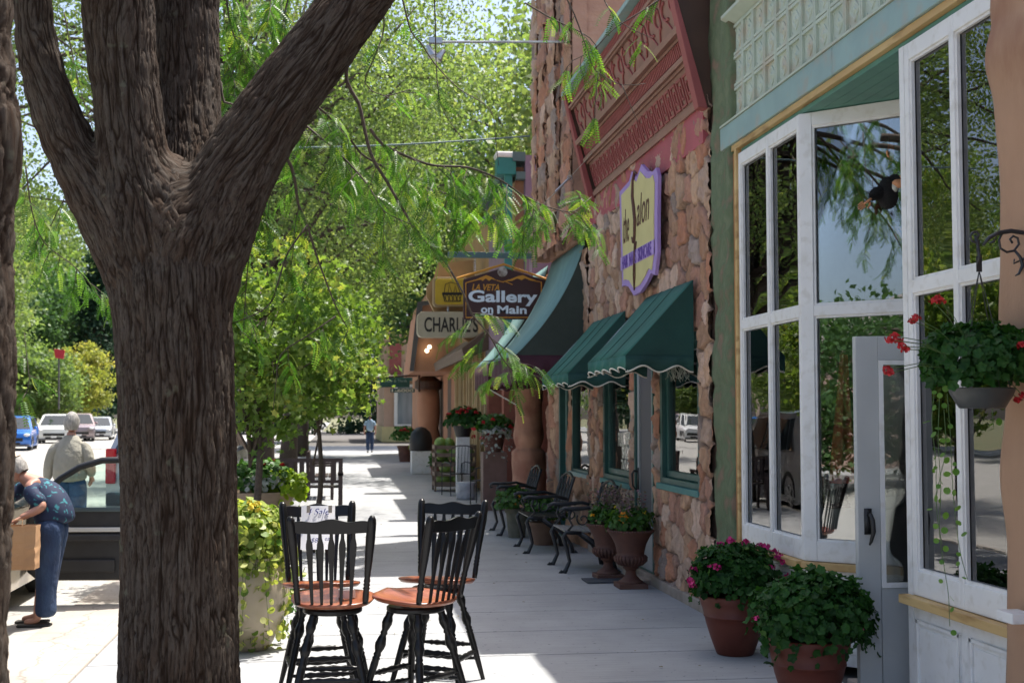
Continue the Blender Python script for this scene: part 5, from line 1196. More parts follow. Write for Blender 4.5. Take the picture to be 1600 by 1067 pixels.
def field(P, caps, k=.07):
    A, B, ra, rb = caps; out = None
    for i in range(len(A)):
        d = B[i] - A[i]; t = np.clip(((P - A[i]) @ d) / (d @ d), 0, 1)
        s = np.linalg.norm(P - A[i] - t[:, None] * d, axis=1) - (ra[i] + (rb[i] - ra[i]) * t)
        if out is None: out = s
        else: h = np.clip(.5 + .5 * (out - s) / k, 0, 1); out = s * h + out * (1 - h) - k * h * (1 - h)
    return out
def smoothline(pts, step):
    """Catmull-Rom resample of [(Vector, r)]"""
    P = np.array([list(p) + [r] for p, r in pts]); P = np.vstack([2 * P[0] - P[1], P, 2 * P[-1] - P[-2]]); out = []
    for i in range(1, len(P) - 2):
        L_ = np.linalg.norm(P[i + 1][:3] - P[i][:3]); n = max(2, int(L_ / step))
        for j in range(n):
            t = j / n; out.append(.5 * ((2 * P[i]) + (-P[i - 1] + P[i + 1]) * t + (2 * P[i - 1] - 5 * P[i] + 4 * P[i + 1] - P[i + 2]) * t * t + (-P[i - 1] + 3 * P[i] - 3 * P[i + 1] + P[i + 2]) * t ** 3))
    out.append(P[-2]); return np.array(out)
def barked(name, limbs, parent, seed, stepu=.0052, stepv=.010, amp=.0135, inv=None, k=.04):
    lines = [smoothline(l, .12) for l in limbs]; caps = capsules([[(q[:3], q[3]) for q in l] for l in lines])
    Vs = []; Fs = []; Bk = []; LVs = []; off = 0
    for li, l in enumerate(limbs):
        S = smoothline(l, stepv); C, Rr = S[:, :3], S[:, 3]; m = len(S); n = int(2 * math.pi * Rr.max() / stepu)
        Tn = np.gradient(C, axis=0); Tn /= np.linalg.norm(Tn, axis=1)[:, None]
        ref = np.array([0, 1.0, 0]); X = np.cross(Tn, ref); X /= np.linalg.norm(X, axis=1)[:, None]; Yv = np.cross(Tn, X)
        a = np.linspace(0, 2 * math.pi, n, endpoint=False); c, s = np.cos(a), np.sin(a)
        D = X[:, None] * c[None, :, None] + Yv[:, None] * s[None, :, None]; D = D.reshape(-1, 3); C0 = np.repeat(C, n, 0); R0 = np.repeat(Rr, n)
        t = R0 * .80; done = np.zeros(len(t), bool); st_ = R0 * .05
        for it in range(14):
            f = field(C0 + D * t[:, None], caps, k); adv = (f < 0) & ~done; done |= f >= 0; t = np.where(adv, np.minimum(t + np.maximum(-f * .8, .001), R0 * 1.45), t)
        vlen = np.concatenate([[0], np.cumsum(np.linalg.norm(np.diff(C, axis=0), axis=1))]); vv = np.repeat(vlen, n) + li * 3.7
        ca, sa = np.tile(c, m), np.tile(s, m)
        q = np.stack([ca * R0, sa * R0, vv], 1)
        wq = (fbm(np.stack([q[:, 0] * 5, q[:, 1] * 5, q[:, 2] * 2.2], 1), 3, seed + 20) - .45)
        q2 = q.copy(); q2[:, 0] += wq * .10; q2[:, 1] += wq[::-1] * .0 + wq * .06
        def furrow(fx, fz, sd, w_, ox=0):
            nn_ = vnoise(np.stack([q2[:, 0] * fx + ox, q2[:, 1] * fx, q2[:, 2] * fz], 1), sd) + .25 * vnoise(np.stack([q2[:, 0] * fx * 2.3, q2[:, 1] * fx * 2.3, q2[:, 2] * fz * 3 + ox], 1), sd + 1) - .125
            return np.clip(1 - np.abs(nn_ - .5) / w_, 0, 1)
        c1 = furrow(40, 2.6, seed, .11); c2 = furrow(62, 5.2, seed + 3, .10, 5.5); c3_ = furrow(34, 20, seed + 4, .05, 2.2)
        plate = vnoise(np.stack([q2[:, 0] * 30, q2[:, 1] * 30, q2[:, 2] * 7], 1), seed + 5)
        rough = fbm(np.stack([q[:, 0] * 70, q[:, 1] * 70, q[:, 2] * 22], 1), 2, seed + 8)
        fur = np.maximum(np.maximum(c1, c2 * .75), c3_ * .4)
        flake = np.floor(vnoise(np.stack([q2[:, 0] * 26, q2[:, 1] * 26, q2[:, 2] * 11], 1), seed + 6) * 4) / 4
        h = -1.1 * fur + plate * .22 + rough * .75 + flake * .30 - .1
        LVs.append(np.clip(fur, 0, 1))
        bul = fbm(q * 2.3, 2, seed + 12) - .4
        t = t + h * amp * np.clip(R0 / .2, .35, 1.15) + bul * .03 * np.clip(R0 / .2, .3, 1)
        vl = np.repeat(vlen, n)
        if len(limbs) > 1:
            if li: t = t - .07 * np.clip(1 - vl / .34, 0, 1) ** 1.5
            else: t = t - .05 * np.clip((vl - vl.max() + .62) / .3, 0, 1)
        V = C0 + D * t[:, None]; I = np.arange(m * n).reshape(m, n); J = np.roll(I, -1, 1)
        F = np.stack([I[:-1], J[:-1], J[1:], I[1:]], -1).reshape(-1, 4); Vs.append(V); Fs.append(F + off); Bk.append(q2); off += len(V)
    o = npmesh(name, np.vstack(Vs), np.vstack(Fs), MT['bark'], parent, smooth=True, vec=np.vstack(Bk), lv=np.concatenate(LVs))
    if inv is not None: o.matrix_parent_inverse = inv
    return o
def pxl(pts, Y):
    out = []
    for p in pts:
        yy = p[3] if len(p) > 3 else Y; q = WY(p[0], p[1], yy); out.append((q, p[2] * (WY(p[0] + 1, p[1], yy) - q).length))
    return out
TY = 7.1
base = pxl([(281, 1125, 94), (281, 1000, 88), (280, 800, 86), (277, 640, 87), (272, 520, 89), (268, 430, 92), (264, 360, 84), (262, 310, 62), (262, 270, 30)], TY)
big = empty('big_street_tree', tuple(WY(283, 1104, TY)), label='huge dark furrowed street tree whose trunk forks into four limbs behind the stools', cat='tree')
bigI = INV(big.location)
limbs = [base,
         pxl([(262, 500, 70), (225, 420, 62), (178, 345, 50), (130, 262, 42), (88, 180, 35), (64, 100, 32), (52, 20, 28), (48, -100, 28), (52, -260, 24, 7.3)], TY + .03),
         pxl([(255, 470, 74), (228, 370, 66), (210, 270, 55), (199, 160, 50), (188, 60, 52), (182, -60, 54), (176, -260, 46), (165, -420, 38)], TY - .04),
         pxl([(285, 470, 70, TY + .1), (290, 340, 58, TY + .2), (294, 230, 50, TY + .36), (292, 120, 48, TY + .46), (290, 0, 48, TY + .5), (290, -160, 44, TY + .55), (300, -340, 36, TY + .6)], TY),
         pxl([(285, 470, 76), (318, 375, 72), (352, 300, 62), (396, 222, 55), (444, 150, 51), (488, 92, 49), (556, 2, 46), (626, -96, 40), (700, -210, 33, TY + .2), (800, -330, 25, TY + .5)], TY)]
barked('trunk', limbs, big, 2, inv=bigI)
# the neighbouring trunk at the picture's edge
nt2 = empty('edge_street_tree', (-1.24, 4.4, 0), label='second dark bark trunk cut off by the picture edge, closest thing of all', cat='tree')
barked('trunk', [pxl([(-100, 1300, 108), (-100, 1000, 104), (-97, 800, 106), (-95, 600, 107), (-94, 420, 107), (-91, 300, 106), (-84, 225, 108), (-91, 160, 106), (-93, 0, 104), (-84, -300, 104), (-70, -700, 90)], 4.4)], nt2, 9, stepu=.009, stepv=.014, amp=.02, inv=INV(nt2.location))

# pinnate fronds
def frond_template(np_=10, L=1.0, droop=.30):
    V = []; F = []
    for i in range(np_):
        t = .12 + .88 * i / (np_ - 1); z = -droop * t * t; hw = .17 * (1 - .45 * abs(t - .45)) ; ll = .040
        for s in (-1, 1):
            b = np.array([0, t, z]); tip = b + np.array([s * hw, .045, -.03]); md = (b + tip) / 2
            o = len(V); V += [b, md + [0, -ll, .006], tip, md + [0, ll, .006]]; F.append((o, o + 1, o + 2, o + 3))
    o = len(V)
    for i in range(5):
        t = i / 4; z = -droop * t * t; V += [[-.006, t, z], [.006, t, z]]
    for i in range(4): F.append((o + 2 * i, o + 2 * i + 1, o + 2 * i + 3, o + 2 * i + 2))
    return np.array(V, float), F
FROND = frond_template(); FR7 = frond_template(7, droop=.35)
MT['locust'] = leafmat('locust_leaves', v4(.036, .115, .014), v4(.085, .21, .028), v4(.26, .34, .05), trans=.55, rough=.38, spec=.5)
MT['twig'] = pm('twig_bark', v4(.10, .075, .055), v4(.06, .045, .035), 40, .8)
class Sprays:
    def __init__(s, seed): s.rg = np.random.default_rng(seed); s.L = []; s.D = []; s.S = []; s.lv = []; s.tw = MB()
    def line(s, pts, r0, r1): s.tw.tube(pts, list(np.linspace(r0, r1, len(pts))), 5)
    def frond(s, p, d, sc_): s.L.append(p); s.D.append(d); s.S.append(sc_); s.lv.append(s.rg.random() ** 1.2)
    def twig(s, p, d, L, r=.0028, dens=.028, sc_=(.085, .15), droop=.9):
        rg = s.rg; n = max(4, int(L / dens)); p = Vector(p); d = Vector(d).normalized(); pts = [p.copy()]; side = 1
        for i in range(n):
            d = (d + Vector((rg.normal() * .10, rg.normal() * .10, -droop * .10 + rg.normal() * .06))).normalized(); p = p + d * (L / n); pts.append(p.copy())
            for q in range(2 if rg.random() < .35 else 1):
                sd = d.cross(Vector((0, 0, 1))); sd = sd.normalized() if sd.length > .1 else Vector((1, 0, 0)); side = -side
                fd = sd * side * rg.uniform(.4, 1.1) + d * rg.uniform(.2, .9) + Vector((rg.normal() * .3, rg.normal() * .3, -rg.uniform(.1, .9))); s.frond(list(p), list(fd), rg.uniform(*sc_))
        s.line(pts, r, r * .5)
    def bough(s, pts, r0, r1, every=.10, tl=(.18, .38), prob=.9, start=.0, dirs=None, droop=.9):
        S = smoothline([(p, 1) for p in pts], .05)[:, :3]; s.line([Vector(q) for q in S], r0, r1); n = len(S); acc = 0; rg = s.rg
        for i in range(1, n):
            acc += np.linalg.norm(S[i] - S[i - 1])
            if i / n < start: continue
            if acc > every:
                acc = 0
                if rg.random() < prob:
                    t = Vector(S[min(i + 1, n - 1)] - S[i - 1]).normalized(); d = t * .5 + Vector((rg.normal() * .7, rg.normal() * .7, rg.uniform(-1.1, .15))); s.twig(S[i], d, rg.uniform(*tl), droop=droop)
    def finish(s, parent, inv, tmpl=FROND, mat=None):
        D = np.array(s.D); up = np.tile([0, 0, 1.0], (len(D), 1)) + s.rg.normal(size=(len(D), 3)) * .55; Mx = frames(D, up)
        V, F, lv = stamp(tmpl[0], tmpl[1], Mx, np.array(s.L), np.array(s.S), np.array(s.lv))
        o = npmesh('crown', V, F, mat or MT['locust'], parent, lv=lv); o.matrix_parent_inverse = inv
        t = s.tw.build('branches', MT['twig'], parent, smooth=True); t.matrix_parent_inverse = inv; return o
sp1 = Sprays(7)
def PL(pts, Y0, Y1=None):
    n = len(pts); Y1 = Y0 if Y1 is None else Y1; return [WY(a, b, Y0 + (Y1 - Y0) * i / (n - 1)) for i, (a, b) in enumerate(pts)]
# boughs read off the photograph: (points, depth start, depth end, radius, options)
B = [
 ([(548, 60), (541, 126), (560, 161), (579, 240), (605, 285), (631, 330), (661, 375), (690, 402), (722, 455), (738, 492), (762, 520), (785, 560), (800, 578)], 7.3, 7.9, .013, .004, dict(every=.13, tl=(.12, .26), prob=.30)),
 ([(579, 202), (597, 225), (642, 247), (680, 259), (732, 262), (781, 281), (826, 311), (864, 326), (897, 330), (924, 308)], 7.4, 8.1, .010, .003, dict(every=.045, tl=(.16, .36), prob=1)),
 ([(484, 160), (507, 176), (545, 214), (564, 240), (600, 262), (640, 285), (690, 300), (740, 320), (790, 345)], 7.6, 8.2, .009, .003, dict(every=.055, tl=(.16, .36), prob=1)),
 ([(470, 190), (500, 215), (540, 250), (575, 290), (600, 330), (640, 350)], 7.7, 7.5, .008, .003, dict(every=.05, tl=(.16, .34))),
 ([(440, 235), (455, 260), (462, 290), (466, 319), (481, 356), (494, 397), (514, 452), (530, 490), (544, 514)], 7.2, 7.6, .011, .003, dict(every=.08, tl=(.12, .28), prob=.6)),
 ([(481, 351), (450, 395), (435, 440), (425, 470), (405, 488), (364, 505)], 7.3, 7.2, .006, .003, dict(every=.08, tl=(.10, .22), prob=.5)),
 ([(525, 494), (480, 525), (439, 554), (431, 602), (427, 640)], 7.6, 7.5, .005, .002, dict(every=.08, tl=(.10, .2), prob=.55)),
 ([(420, 262), (415, 300), (400, 340), (392, 380), (385, 440), (380, 520)], 7.3, 7.4, .006, .002, dict(every=.05, tl=(.12, .28))),
 ([(624, -20), (642, 49), (657, 67), (680, 101), (717, 139), (766, 172), (775, 225), (779, 259)], 7.5, 7.8, .006, .002, dict(every=.16, tl=(.05, .12), prob=.15)),
 ([(678, -20), (680, 37), (682, 112), (689, 165), (706, 195), (723, 217)], 7.6, 7.9, .005, .002, dict(every=.16, tl=(.05, .12), prob=.2)),
 ([(590, -30), (600, 40), (585, 90), (570, 130), (600, 150), (640, 140)], 7.8, 8.0, .006, .003, dict(every=.09, tl=(.12, .24), prob=.5)),
 ([(820, 5), (867, 32), (908, 51), (931, 71), (938, 110)], 6.9, 7.0, .005, .002, dict(every=.10, tl=(.05, .16), prob=.7)),
 ([(881, -10), (898, 24), (920, 85), (931, 111), (972, 133), (1009, 131)], 6.8, 6.9, .005, .002, dict(every=.1, tl=(.05, .14), prob=.30)),
 ([(935, 113), (930, 160), (927, 200), (903, 230)], 6.8, 6.8, .003, .0015, dict(every=.2, tl=(.03, .05), prob=.2)),
 ([(972, 133), (985, 165), (997, 192)], 6.8, 6.8, .003, .0015, dict(every=.3, tl=(.03, .05), prob=.2)),
 ([(1060, -20), (1000, 20), (960, 45), (925, 80), (895, 95), (880, 115)], 6.9, 7.0, .005, .002, dict(every=.10, tl=(.06, .17), prob=.8)),
 ([(930, -30), (955, 20), (985, 45), (1020, 60)], 6.9, 6.9, .004, .002, dict(every=.12, tl=(.05, .14), prob=.6)),
 ([(330, 110), (345, 130), (350, 160), (385, 165)], 7.8, 7.8, .010, .006, dict(every=.2, tl=(.05, .1), prob=.2)),
 ([(350, -40), (360, 40), (380, 80), (410, 110), (430, 130)], 8.4, 8.6, .008, .003, dict(every=.05, tl=(.16, .34))),
 ([(430, -40), (420, 10), (400, 60), (365, 110), (350, 170)], 8.6, 8.4, .008, .003, dict(every=.05, tl=(.16, .34))),
 ([(480, -60), (450, 0), (440, 50), (420, 90), (395, 150)], 8.8, 8.6, .008, .003, dict(every=.05, tl=(.16, .32))),
 ([(30, 640), (45, 600), (42, 560), (38, 520)], 7.6, 7.7, .003, .002, dict(every=.07, tl=(.06, .14), prob=.8)),
 ([(60, 400), (90, 330), (110, 300), (140, 290)], 8.2, 8.3, .004, .002, dict(every=.07, tl=(.10, .24), prob=.9)),
 ([(40, 260), (50, 330), (70, 380), (120, 420), (160, 470)], 8.0, 8.3, .005, .002, dict(every=.06, tl=(.12, .26), prob=.9)),
 ([(100, 20), (112, 80), (128, 150), (150, 215)], 8.6, 8.6, .005, .002, dict(every=.07, tl=(.12, .26), prob=.8)),
]
for pts, Ya, Yb, r0, r1, kw in B: sp1.bough(PL(pts, Ya, Yb), r0, r1, **kw)
# short side sprays near the signs
for (px, py, Y, dx, dz) in ((740, 495, 7.9, -.6, -.6), (760, 520, 7.9, -.9, -.5), (770, 530, 7.9, .7, -.5), (790, 565, 7.9, 1, -.05), (800, 578, 7.9, 1, -.1), (800, 578, 7.9, -.6, -.2), (795, 572, 7.9, .2, -1), (785, 560, 7.9, -1, -.2), (735, 490, 7.9, .8, .1)):
    sp1.twig(WY(px, py, Y), (dx, .1, dz), .24, droop=.3)
# crown overhead: limbs go on rising, carrying fronds well above the frame
rg = np.random.default_rng(31)
for k in range(46):
    a = rg.uniform(0, 2 * math.pi); rr = rg.uniform(.8, 3.4); c = Vector((-1.5 + rr * math.cos(a), 7.0 + rr * math.sin(a) * .95, rg.uniform(4.8, 8.0)))
    if k > 30: c = Vector((rg.uniform(-4.6, -1.9), rg.uniform(1.5, 6.2), rg.uniform(3.3, 5.2)))
    if c.x > -.4 and c.y > 6.4: continue
    c0 = Vector((-.9, 7.1, 4.2)); pts = [c0 + (c - c0) * t + Vector((0, 0, .5 * math.sin(t * 3.1))) for t in (0.3, .55, .8, 1)]
    sp1.bough(pts, .03, .006, every=.16, tl=(.3, .6), start=.2)
sp1.finish(big, bigI)

# ============================================================ other trees
def leaf_cloud(rg, clumps, per, spread, size, tmpl=LEAF4, up=.5):
    C = np.repeat(np.array([c[:3] for c in clumps]), per, 0); S = np.repeat(np.array([c[3] for c in clumps]), per); n = len(C)
    P = C + rg.normal(size=(n, 3)) * (S * spread)[:, None] * np.array([1, 1, .6]); lvb = np.repeat(rg.random(len(clumps)), per)
    return stamp(tmpl[0], tmpl[1], rots(rg, n), P, rg.uniform(size * .6, size * 1.3, n), np.clip(lvb * .55 + rg.random(n) * .5, 0, 1))
def tree(name, x, y, z0, trunk_r, zc, rx, ry, rz, nclump, per, size, mat, label, group, seed, cone=False, lean=(0, 0), tmpl=LEAF4, cs=.55, bare=.5, trunkmat=None):
    rg = np.random.default_rng(seed); r = empty(name, (x, y, z0), label=label, cat='tree', group=group); cl_ = []
    cz = zc - z0
    while len(cl_) < nclump:
        v = rg.normal(size=3); v /= np.linalg.norm(v); rad = rg.uniform(.25, 1) ** .5
        p = v * rad
        if cone: h_ = rg.random(); wr = (1 - h_) ** .8; a = rg.uniform(0, 6.28); q = rg.uniform(.4, 1) ** .5 * wr; p = np.array([math.cos(a) * q, math.sin(a) * q, -1 + 2 * h_])
        cl_.append((p[0] * rx + lean[0], p[1] * ry + lean[1], cz + p[2] * rz, rg.uniform(.6, 1.2) * cs))
    V, F, lv = leaf_cloud(rg, cl_, per, .5, size, tmpl); npmesh('crown', V, F, mat, r, lv=lv)
    mb = MB(); top = cz + rz * .45
    pts = [Vector((lean[0] * t * t + .1 * math.sin(t * 5), lean[1] * t * t, top * t)) for t in np.linspace(0, 1, 9)]; mb.tube(pts, [trunk_r * (1 - .75 * t) * (1.25 if t == 0 else 1) for t in np.linspace(0, 1, 9)], 9)
    for c in cl_[:max(6, int(nclump * bare))]:
        t = rg.uniform(.35, .9); b = Vector((lean[0] * t * t, lean[1] * t * t, top * t)); e = Vector(c[:3]); m_ = (b + e) / 2 + Vector((0, 0, .12 * (e - b).length)); mb.tube([b, m_, e], [trunk_r * .32, trunk_r * .2, trunk_r * .06], 5)
    mb.build('trunk', trunkmat or MT['twig'], r, smooth=True); return r
LOC = leafmat('far_locust_leaves', v4(.095, .165, .06), v4(.17, .25, .095), v4(.26, .32, .13), trans=.55, rough=.5, spec=.5)
LIME = leafmat('maple_leaves', v4(.08, .165, .03), v4(.17, .265, .06), v4(.32, .34, .09), trans=.5, rough=.45, spec=.45)
DKG = leafmat('dark_tree_leaves', v4(.04, .10, .035), v4(.08, .16, .05), trans=.4, rough=.6)
CON = leafmat('conifer_needles', v4(.012, .04, .018), v4(.02, .055, .025), trans=.15, rough=.7)
YELT = leafmat('yellowing_leaves', v4(.19, .25, .06), v4(.32, .34, .10), v4(.42, .38, .13), trans=.5, rough=.5)
st5 = []
for i in range(10):
    a = i / 10 * 2 * math.pi + .3; rr = .52 if i % 2 == 0 else .26; st5.append([rr * math.sin(a), .45 + rr * math.cos(a), .06 * math.cos(2 * a)])
STAR = (np.array([[0, .45, -.04]] + st5), [(0, 1 + i, 1 + (i + 1) % 10) for i in range(10)])
tree('sapling', -.93, 13.6, 0, .05, 2.45, .92, .85, 1.12, 88, 86, .085, LIME, 'slim young tree with yellow-green leaves growing by the kerb beside the flower bowl', None, 5, lean=(.22, 0), tmpl=STAR, cs=.30, bare=.5)
tree('sapling', -.30, 15.2, 0, .04, 2.35, .78, .8, .82, 52, 84, .085, LIME, 'lower right-hand young tree with yellow-green leaves overhanging the pavement', None, 15, lean=(.1, 0), tmpl=STAR, cs=.28, bare=.4)
TG = 'leafy street trees behind'
tree('street_tree', -1.35, 23, 0, .22, 7.6, 5.2, 4.2, 3.6, 210, 400, .075, LOC, 'feathery honey locust on the kerb, the first one beyond the sapling', TG, 21, cs=1.05, lean=(-1.0, 0))
tree('street_tree', -1.3, 34, 0, .22, 7.6, 4.3, 4.5, 3.9, 150, 260, .11, LOC, 'feathery honey locust on the kerb, second beyond the sapling', TG, 22, cs=1.1)
tree('street_tree', -1.4, 50, 0, .25, 7.8, 4.2, 5, 4.6, 130, 190, .18, LOC, 'tall locust over the far pavement, third beyond the sapling', TG, 23, cs=1.3)
tree('street_tree', -2.6, 82, -.1, .28, 9, 5.2, 5, 7, 130, 150, .30, DKG, 'dark tree closing the far end of the pavement', TG, 24, cs=1.7)
tree('pine_tree', 5.5, 112, -.1, .3, 9, 5, 5, 9, 130, 120, .4, CON, 'dark pine beyond the corner shop', None, 25, cone=True, cs=1.6)
tree('pine_tree', -4, 118, -.1, .3, 10, 6, 5, 10, 130, 120, .45, CON, 'tall dark conifer at the very end of the street', None, 26, cone=True, cs=1.8)
BG2 = 'trees behind the shops'
tree('backyard_tree', 9.5, 33, 0, .3, 10, 5.5, 5, 5.5, 140, 150, .22, LOC, 'broad leafy tree rising behind the mauve building', BG2, 27, cs=1.5)
tree('backyard_tree', 8.0, 50, 0, .3, 11, 6, 5, 7, 140, 150, .28, LOC, 'tall leafy tree rising behind the timber shopfront', BG2, 28, cs=1.8)
tree('backyard_tree', 4.0, 66, -.1, .3, 12.5, 6.0, 5, 7.0, 140, 140, .32, DKG, 'high dark tree above the orange stucco building', BG2, 29, cs=2.0)
AG = 'trees across the street'
def atree(px, Y, ztop, w_, mat, lab, seed, cone=False, name='street_tree', zb=1.2, size=.3, n=80):
    x = (px - 528) / 2000 * Y; zc = (ztop + zb) / 2
    tree(name, x, Y, -.1, .22, zc, w_ / 2, w_ / 2, (ztop - zb) / 2, n, 130, size, mat, lab, AG, seed, cone=cone, cs=w_ * .16)
atree(140, 98, 6.8, 4.6, YELT, 'small yellowing tree behind the parked white cars', 41, size=.26)
atree(75, 93, 6.4, 7.0, LOC, 'round mid-green tree behind the blue car', 42)
atree(30, 110, 16, 11, DKG, 'tall dark green tree above the blue car', 43, size=.4, n=110)
atree(115, 125, 16, 12, DKG, 'bushy dark tree behind the yellowing one', 44, size=.45, n=110)
atree(165, 112, 15, 6, CON, 'narrow dark conifer just left of the big trunk', 45, True, 'pine_tree', 1, .35)
atree(330, 130, 18, 12, DKG, 'distant dark tree straight down the road', 46, size=.5, n=110)
atree(40, 140, 26, 16, LOC, 'highest pale green tree above the dark ones across the street', 52, size=.5, n=110)
atree(150, 150, 27, 18, LOC, 'broad pale green crown in the far distance left of the big trunk', 53, size=.5, n=110)
atree(-60, 78, 13, 9, LOC, 'green tree across the street outside the left picture edge', 47, size=.35)
tree('street_tree', -19.5, 46, -.1, .25, 6, 4, 4.5, 4, 90, 130, .25, LOC, 'locust across the street, second up the road beyond the yellow-green one', AG, 48, cs=1.2)
tree('street_tree', -19, 27, -.1, .25, 5.2, 3.5, 4, 3.6, 90, 130, .22, YELT, 'yellow-green tree across the street mirrored in the near window', AG, 49, cs=1.0)
tree('street_tree', -19.5, 8, -.1, .25, 6, 3.6, 4, 4, 90, 130, .22, LOC, 'locust across the street mirrored in the angled window', AG, 50, cs=1.0)
for (x_, y_, h_, m_, lb, sd) in ((-18.5, 56, 9, LIME, 'tall lime-green tree across the street mirrored in the near window', 60), (-20, 70, 10, LOC, 'tall pale locust across the street mirrored in the bay window', 61), (-24, 62, 9, LOC, 'tall locust set back across the street behind the lime-green one', 62)):
    tree('street_tree', x_, y_, -.1, .3, h_, 4.5, 6, h_ - 1.8, 110, 260, .20, m_, lb, AG, sd, cs=1.3)
tree('street_tree', -17.3, -3.5, -.1, .25, 2.3, 2.6, 6.0, 2.2, 110, 200, .16, DKG, 'low dark tree across the street behind the viewer, added to darken the angled window reflection', AG, 51, cs=1.0)  # unseen low crown, added to darken what the lower angled pane mirrors
# buildings over there, mirrored in the glass and peeping between the trunks
for (x0, x1, y0, y1, h_, col, lab) in ((-34, -25, -16, -3, 3.6, v4(.52, .36, .30), 'pinkish block across the street, mirrored in the angled window'), (-36, -25.5, -2, 14, 4.6, v4(.62, .62, .60), 'white gabled building across the street'), (-36, -28, 15, 44, 4.6, v4(.40, .26, .18), 'brown block across the street'), (-38, -27, 95, 118, 6.0, v4(.45, .36, .30), 'pale house behind the parked cars')):
    cx, cy = (x0 + x1) / 2, (y0 + y1) / 2; r = empty('building', (cx, cy, 0), label=lab, cat='building', group='buildings across the street')
    a, b = (x1 - x0) / 2, (y1 - y0) / 2
    MB().box(-a, a, -b, b, 0, h_).build('wall', pm('far_wall', col, tuple(c * .85 for c in col[:3]) + (1,), 1), r)
    MB().prism([(-b - .3, h_), (b + .3, h_), (0, h_ + 2.2)], 'x', -a - .3, a + .3).build('roof', pm('far_roof', v4(.25, .22, .2), v4(.2, .17, .15), 2), r)
    for k in range(int(2 * b / 3.4)):
        y = -b + 1.2 + k * 3.4; MB().box(a + .002, a + .06, y, y + 1.4, .9, 2.6).build('window', MT['dkgrey'], r)

# ============================================================ potted plants
def disc(n, lob=0, la=0, cup=.12):
    V = [[0, .12, 0]]; 
    for i in range(n):
        a = math.pi + (i + .5) / n * 2 * math.pi; rr = .5 * (1 + la * math.cos(lob * a)) * (1 if abs(math.sin(a / 2)) < 2 else 1); V.append([rr * math.sin(a), .45 + rr * math.cos(a), cup * (rr / .5) ** 2 * (1 + .5 * math.cos(3 * a))])
    return np.array(V), [(0, 1 + i, 1 + (i + 1) % n) for i in range(n)]
GER = disc(20, 5, .15, .16); RND = disc(9, 0, 0, .06)
MT['ger'] = leafmat('geranium_leaves', v4(.014, .055, .012), v4(.034, .115, .020), v4(.10, .20, .035), trans=.3, rough=.55, spec=.25)
MT['pinkfl'] = pm('magenta_petals', v4(.62, .02, .20), v4(.45, .01, .13), 30, .6); MT['redfl'] = pm('red_petals', v4(.50, .008, .012), v4(.30, .004, .01), 30, .6)
MT['orfl'] = pm('marigold_petals', v4(.75, .24, .01), v4(.75, .38, .01), 20, .6); MT['yelfl'] = pm('yellow_petals', v4(.75, .62, .04), v4(.7, .55, .06), 20, .6)
MT['stem'] = pm('green_stem', v4(.06, .12, .03)); MT['silver'] = leafmat('silver_leaves', v4(.30, .33, .30), v4(.42, .45, .42), trans=.2)
MT['vinca'] = leafmat('variegated_leaves', v4(.10, .20, .03), v4(.42, .48, .12), v4(.62, .62, .32), trans=.4)
MT['lime'] = leafmat('lime_leaves', v4(.22, .36, .03), v4(.35, .45, .05), trans=.45); MT['bush'] = leafmat('bushy_leaves', v4(.03, .10, .02), v4(.07, .17, .03), v4(.12, .22, .05), trans=.35)
def mound(root, c, rx, ry, rz, n, size, mat, seed, tmpl=GER, inv=None, name='foliage', hang=0.0, shell=.62):
    """leaves facing outwards over a lumpy dome, several layers deep"""
    rg = np.random.default_rng(seed); v = rg.normal(size=(n, 3)); v /= np.linalg.norm(v, axis=1)[:, None]; v[:, 2] = np.where(v[:, 2] < -.35, -v[:, 2], v[:, 2])
    lump = .78 + .45 * vnoise(v * 2.6 + 7, seed); rad = (shell + (1 - shell) * rg.random(n) ** .6) * lump
    P = v * rad[:, None] * [rx, ry, rz] + np.array(c)
    if hang: low = rg.random(n) < .25; P[:, 2] -= low * rg.random(n) * hang
    nn = v + rg.normal(size=(n, 3)) * .45 + [0, 0, .35]; nn /= np.linalg.norm(nn, axis=1)[:, None]; dd = np.cross(nn, rg.normal(size=(n, 3))); Mx = frames(dd, nn)
    V, F, lv = stamp(tmpl[0], tmpl[1], Mx, P, rg.uniform(size * .6, size * 1.25, n), np.clip(.35 + v[:, 2] * .15 + rg.normal(size=n) * .22, 0, 1))
    o = npmesh(name, V, F, mat, root, lv=lv); o.matrix_parent_inverse = inv or Matrix.Identity(4); return o
def blooms(root, pts, r_, mat, seed, inv=None, n=26, stem_to=None, name='blossoms'):
    rg = np.random.default_rng(seed); P = []; D = []
    for p in pts:
        v = rg.normal(size=(n, 3)); v /= np.linalg.norm(v, axis=1)[:, None]; v[:, 2] = np.abs(v[:, 2]) * .8 - .25; P.append(np.array(p) + v * r_ * rg.uniform(.5, 1, (n, 1))); D.append(v)
    P = np.vstack(P); D = np.vstack(D); nn = D + rg.normal(size=D.shape) * .3; dd = np.cross(nn, rg.normal(size=nn.shape)); Mx = frames(dd, nn)
    pet = disc(5, 5, .25, .12); V, F, lv = stamp(pet[0], pet[1], Mx, P, rg.uniform(r_ * .55, r_ * .9, len(P)), rg.random(len(P)))
    o = npmesh(name, V, F, mat, root, lv=lv); o.matrix_parent_inverse = inv or Matrix.Identity(4)
    if stem_to is not None:
        mb = MB()
        for p in pts:
            p = Vector(p); q = Vector(stem_to) + (p - Vector(stem_to)) * .35; m_ = (p + q) / 2 + Vector((0, 0, .02)); mb.tube([q, m_, p], .0018, 4)
        s = mb.build('flower_stems', MT['stem'], root); s.matrix_parent_inverse = inv or Matrix.Identity(4)
    return o
def root_of(lab): return next(o for o in sc.objects if o.get('label', '').startswith(lab))
pA = root_of('terracotta pot with pink'); pB = root_of('closest terracotta pot'); 
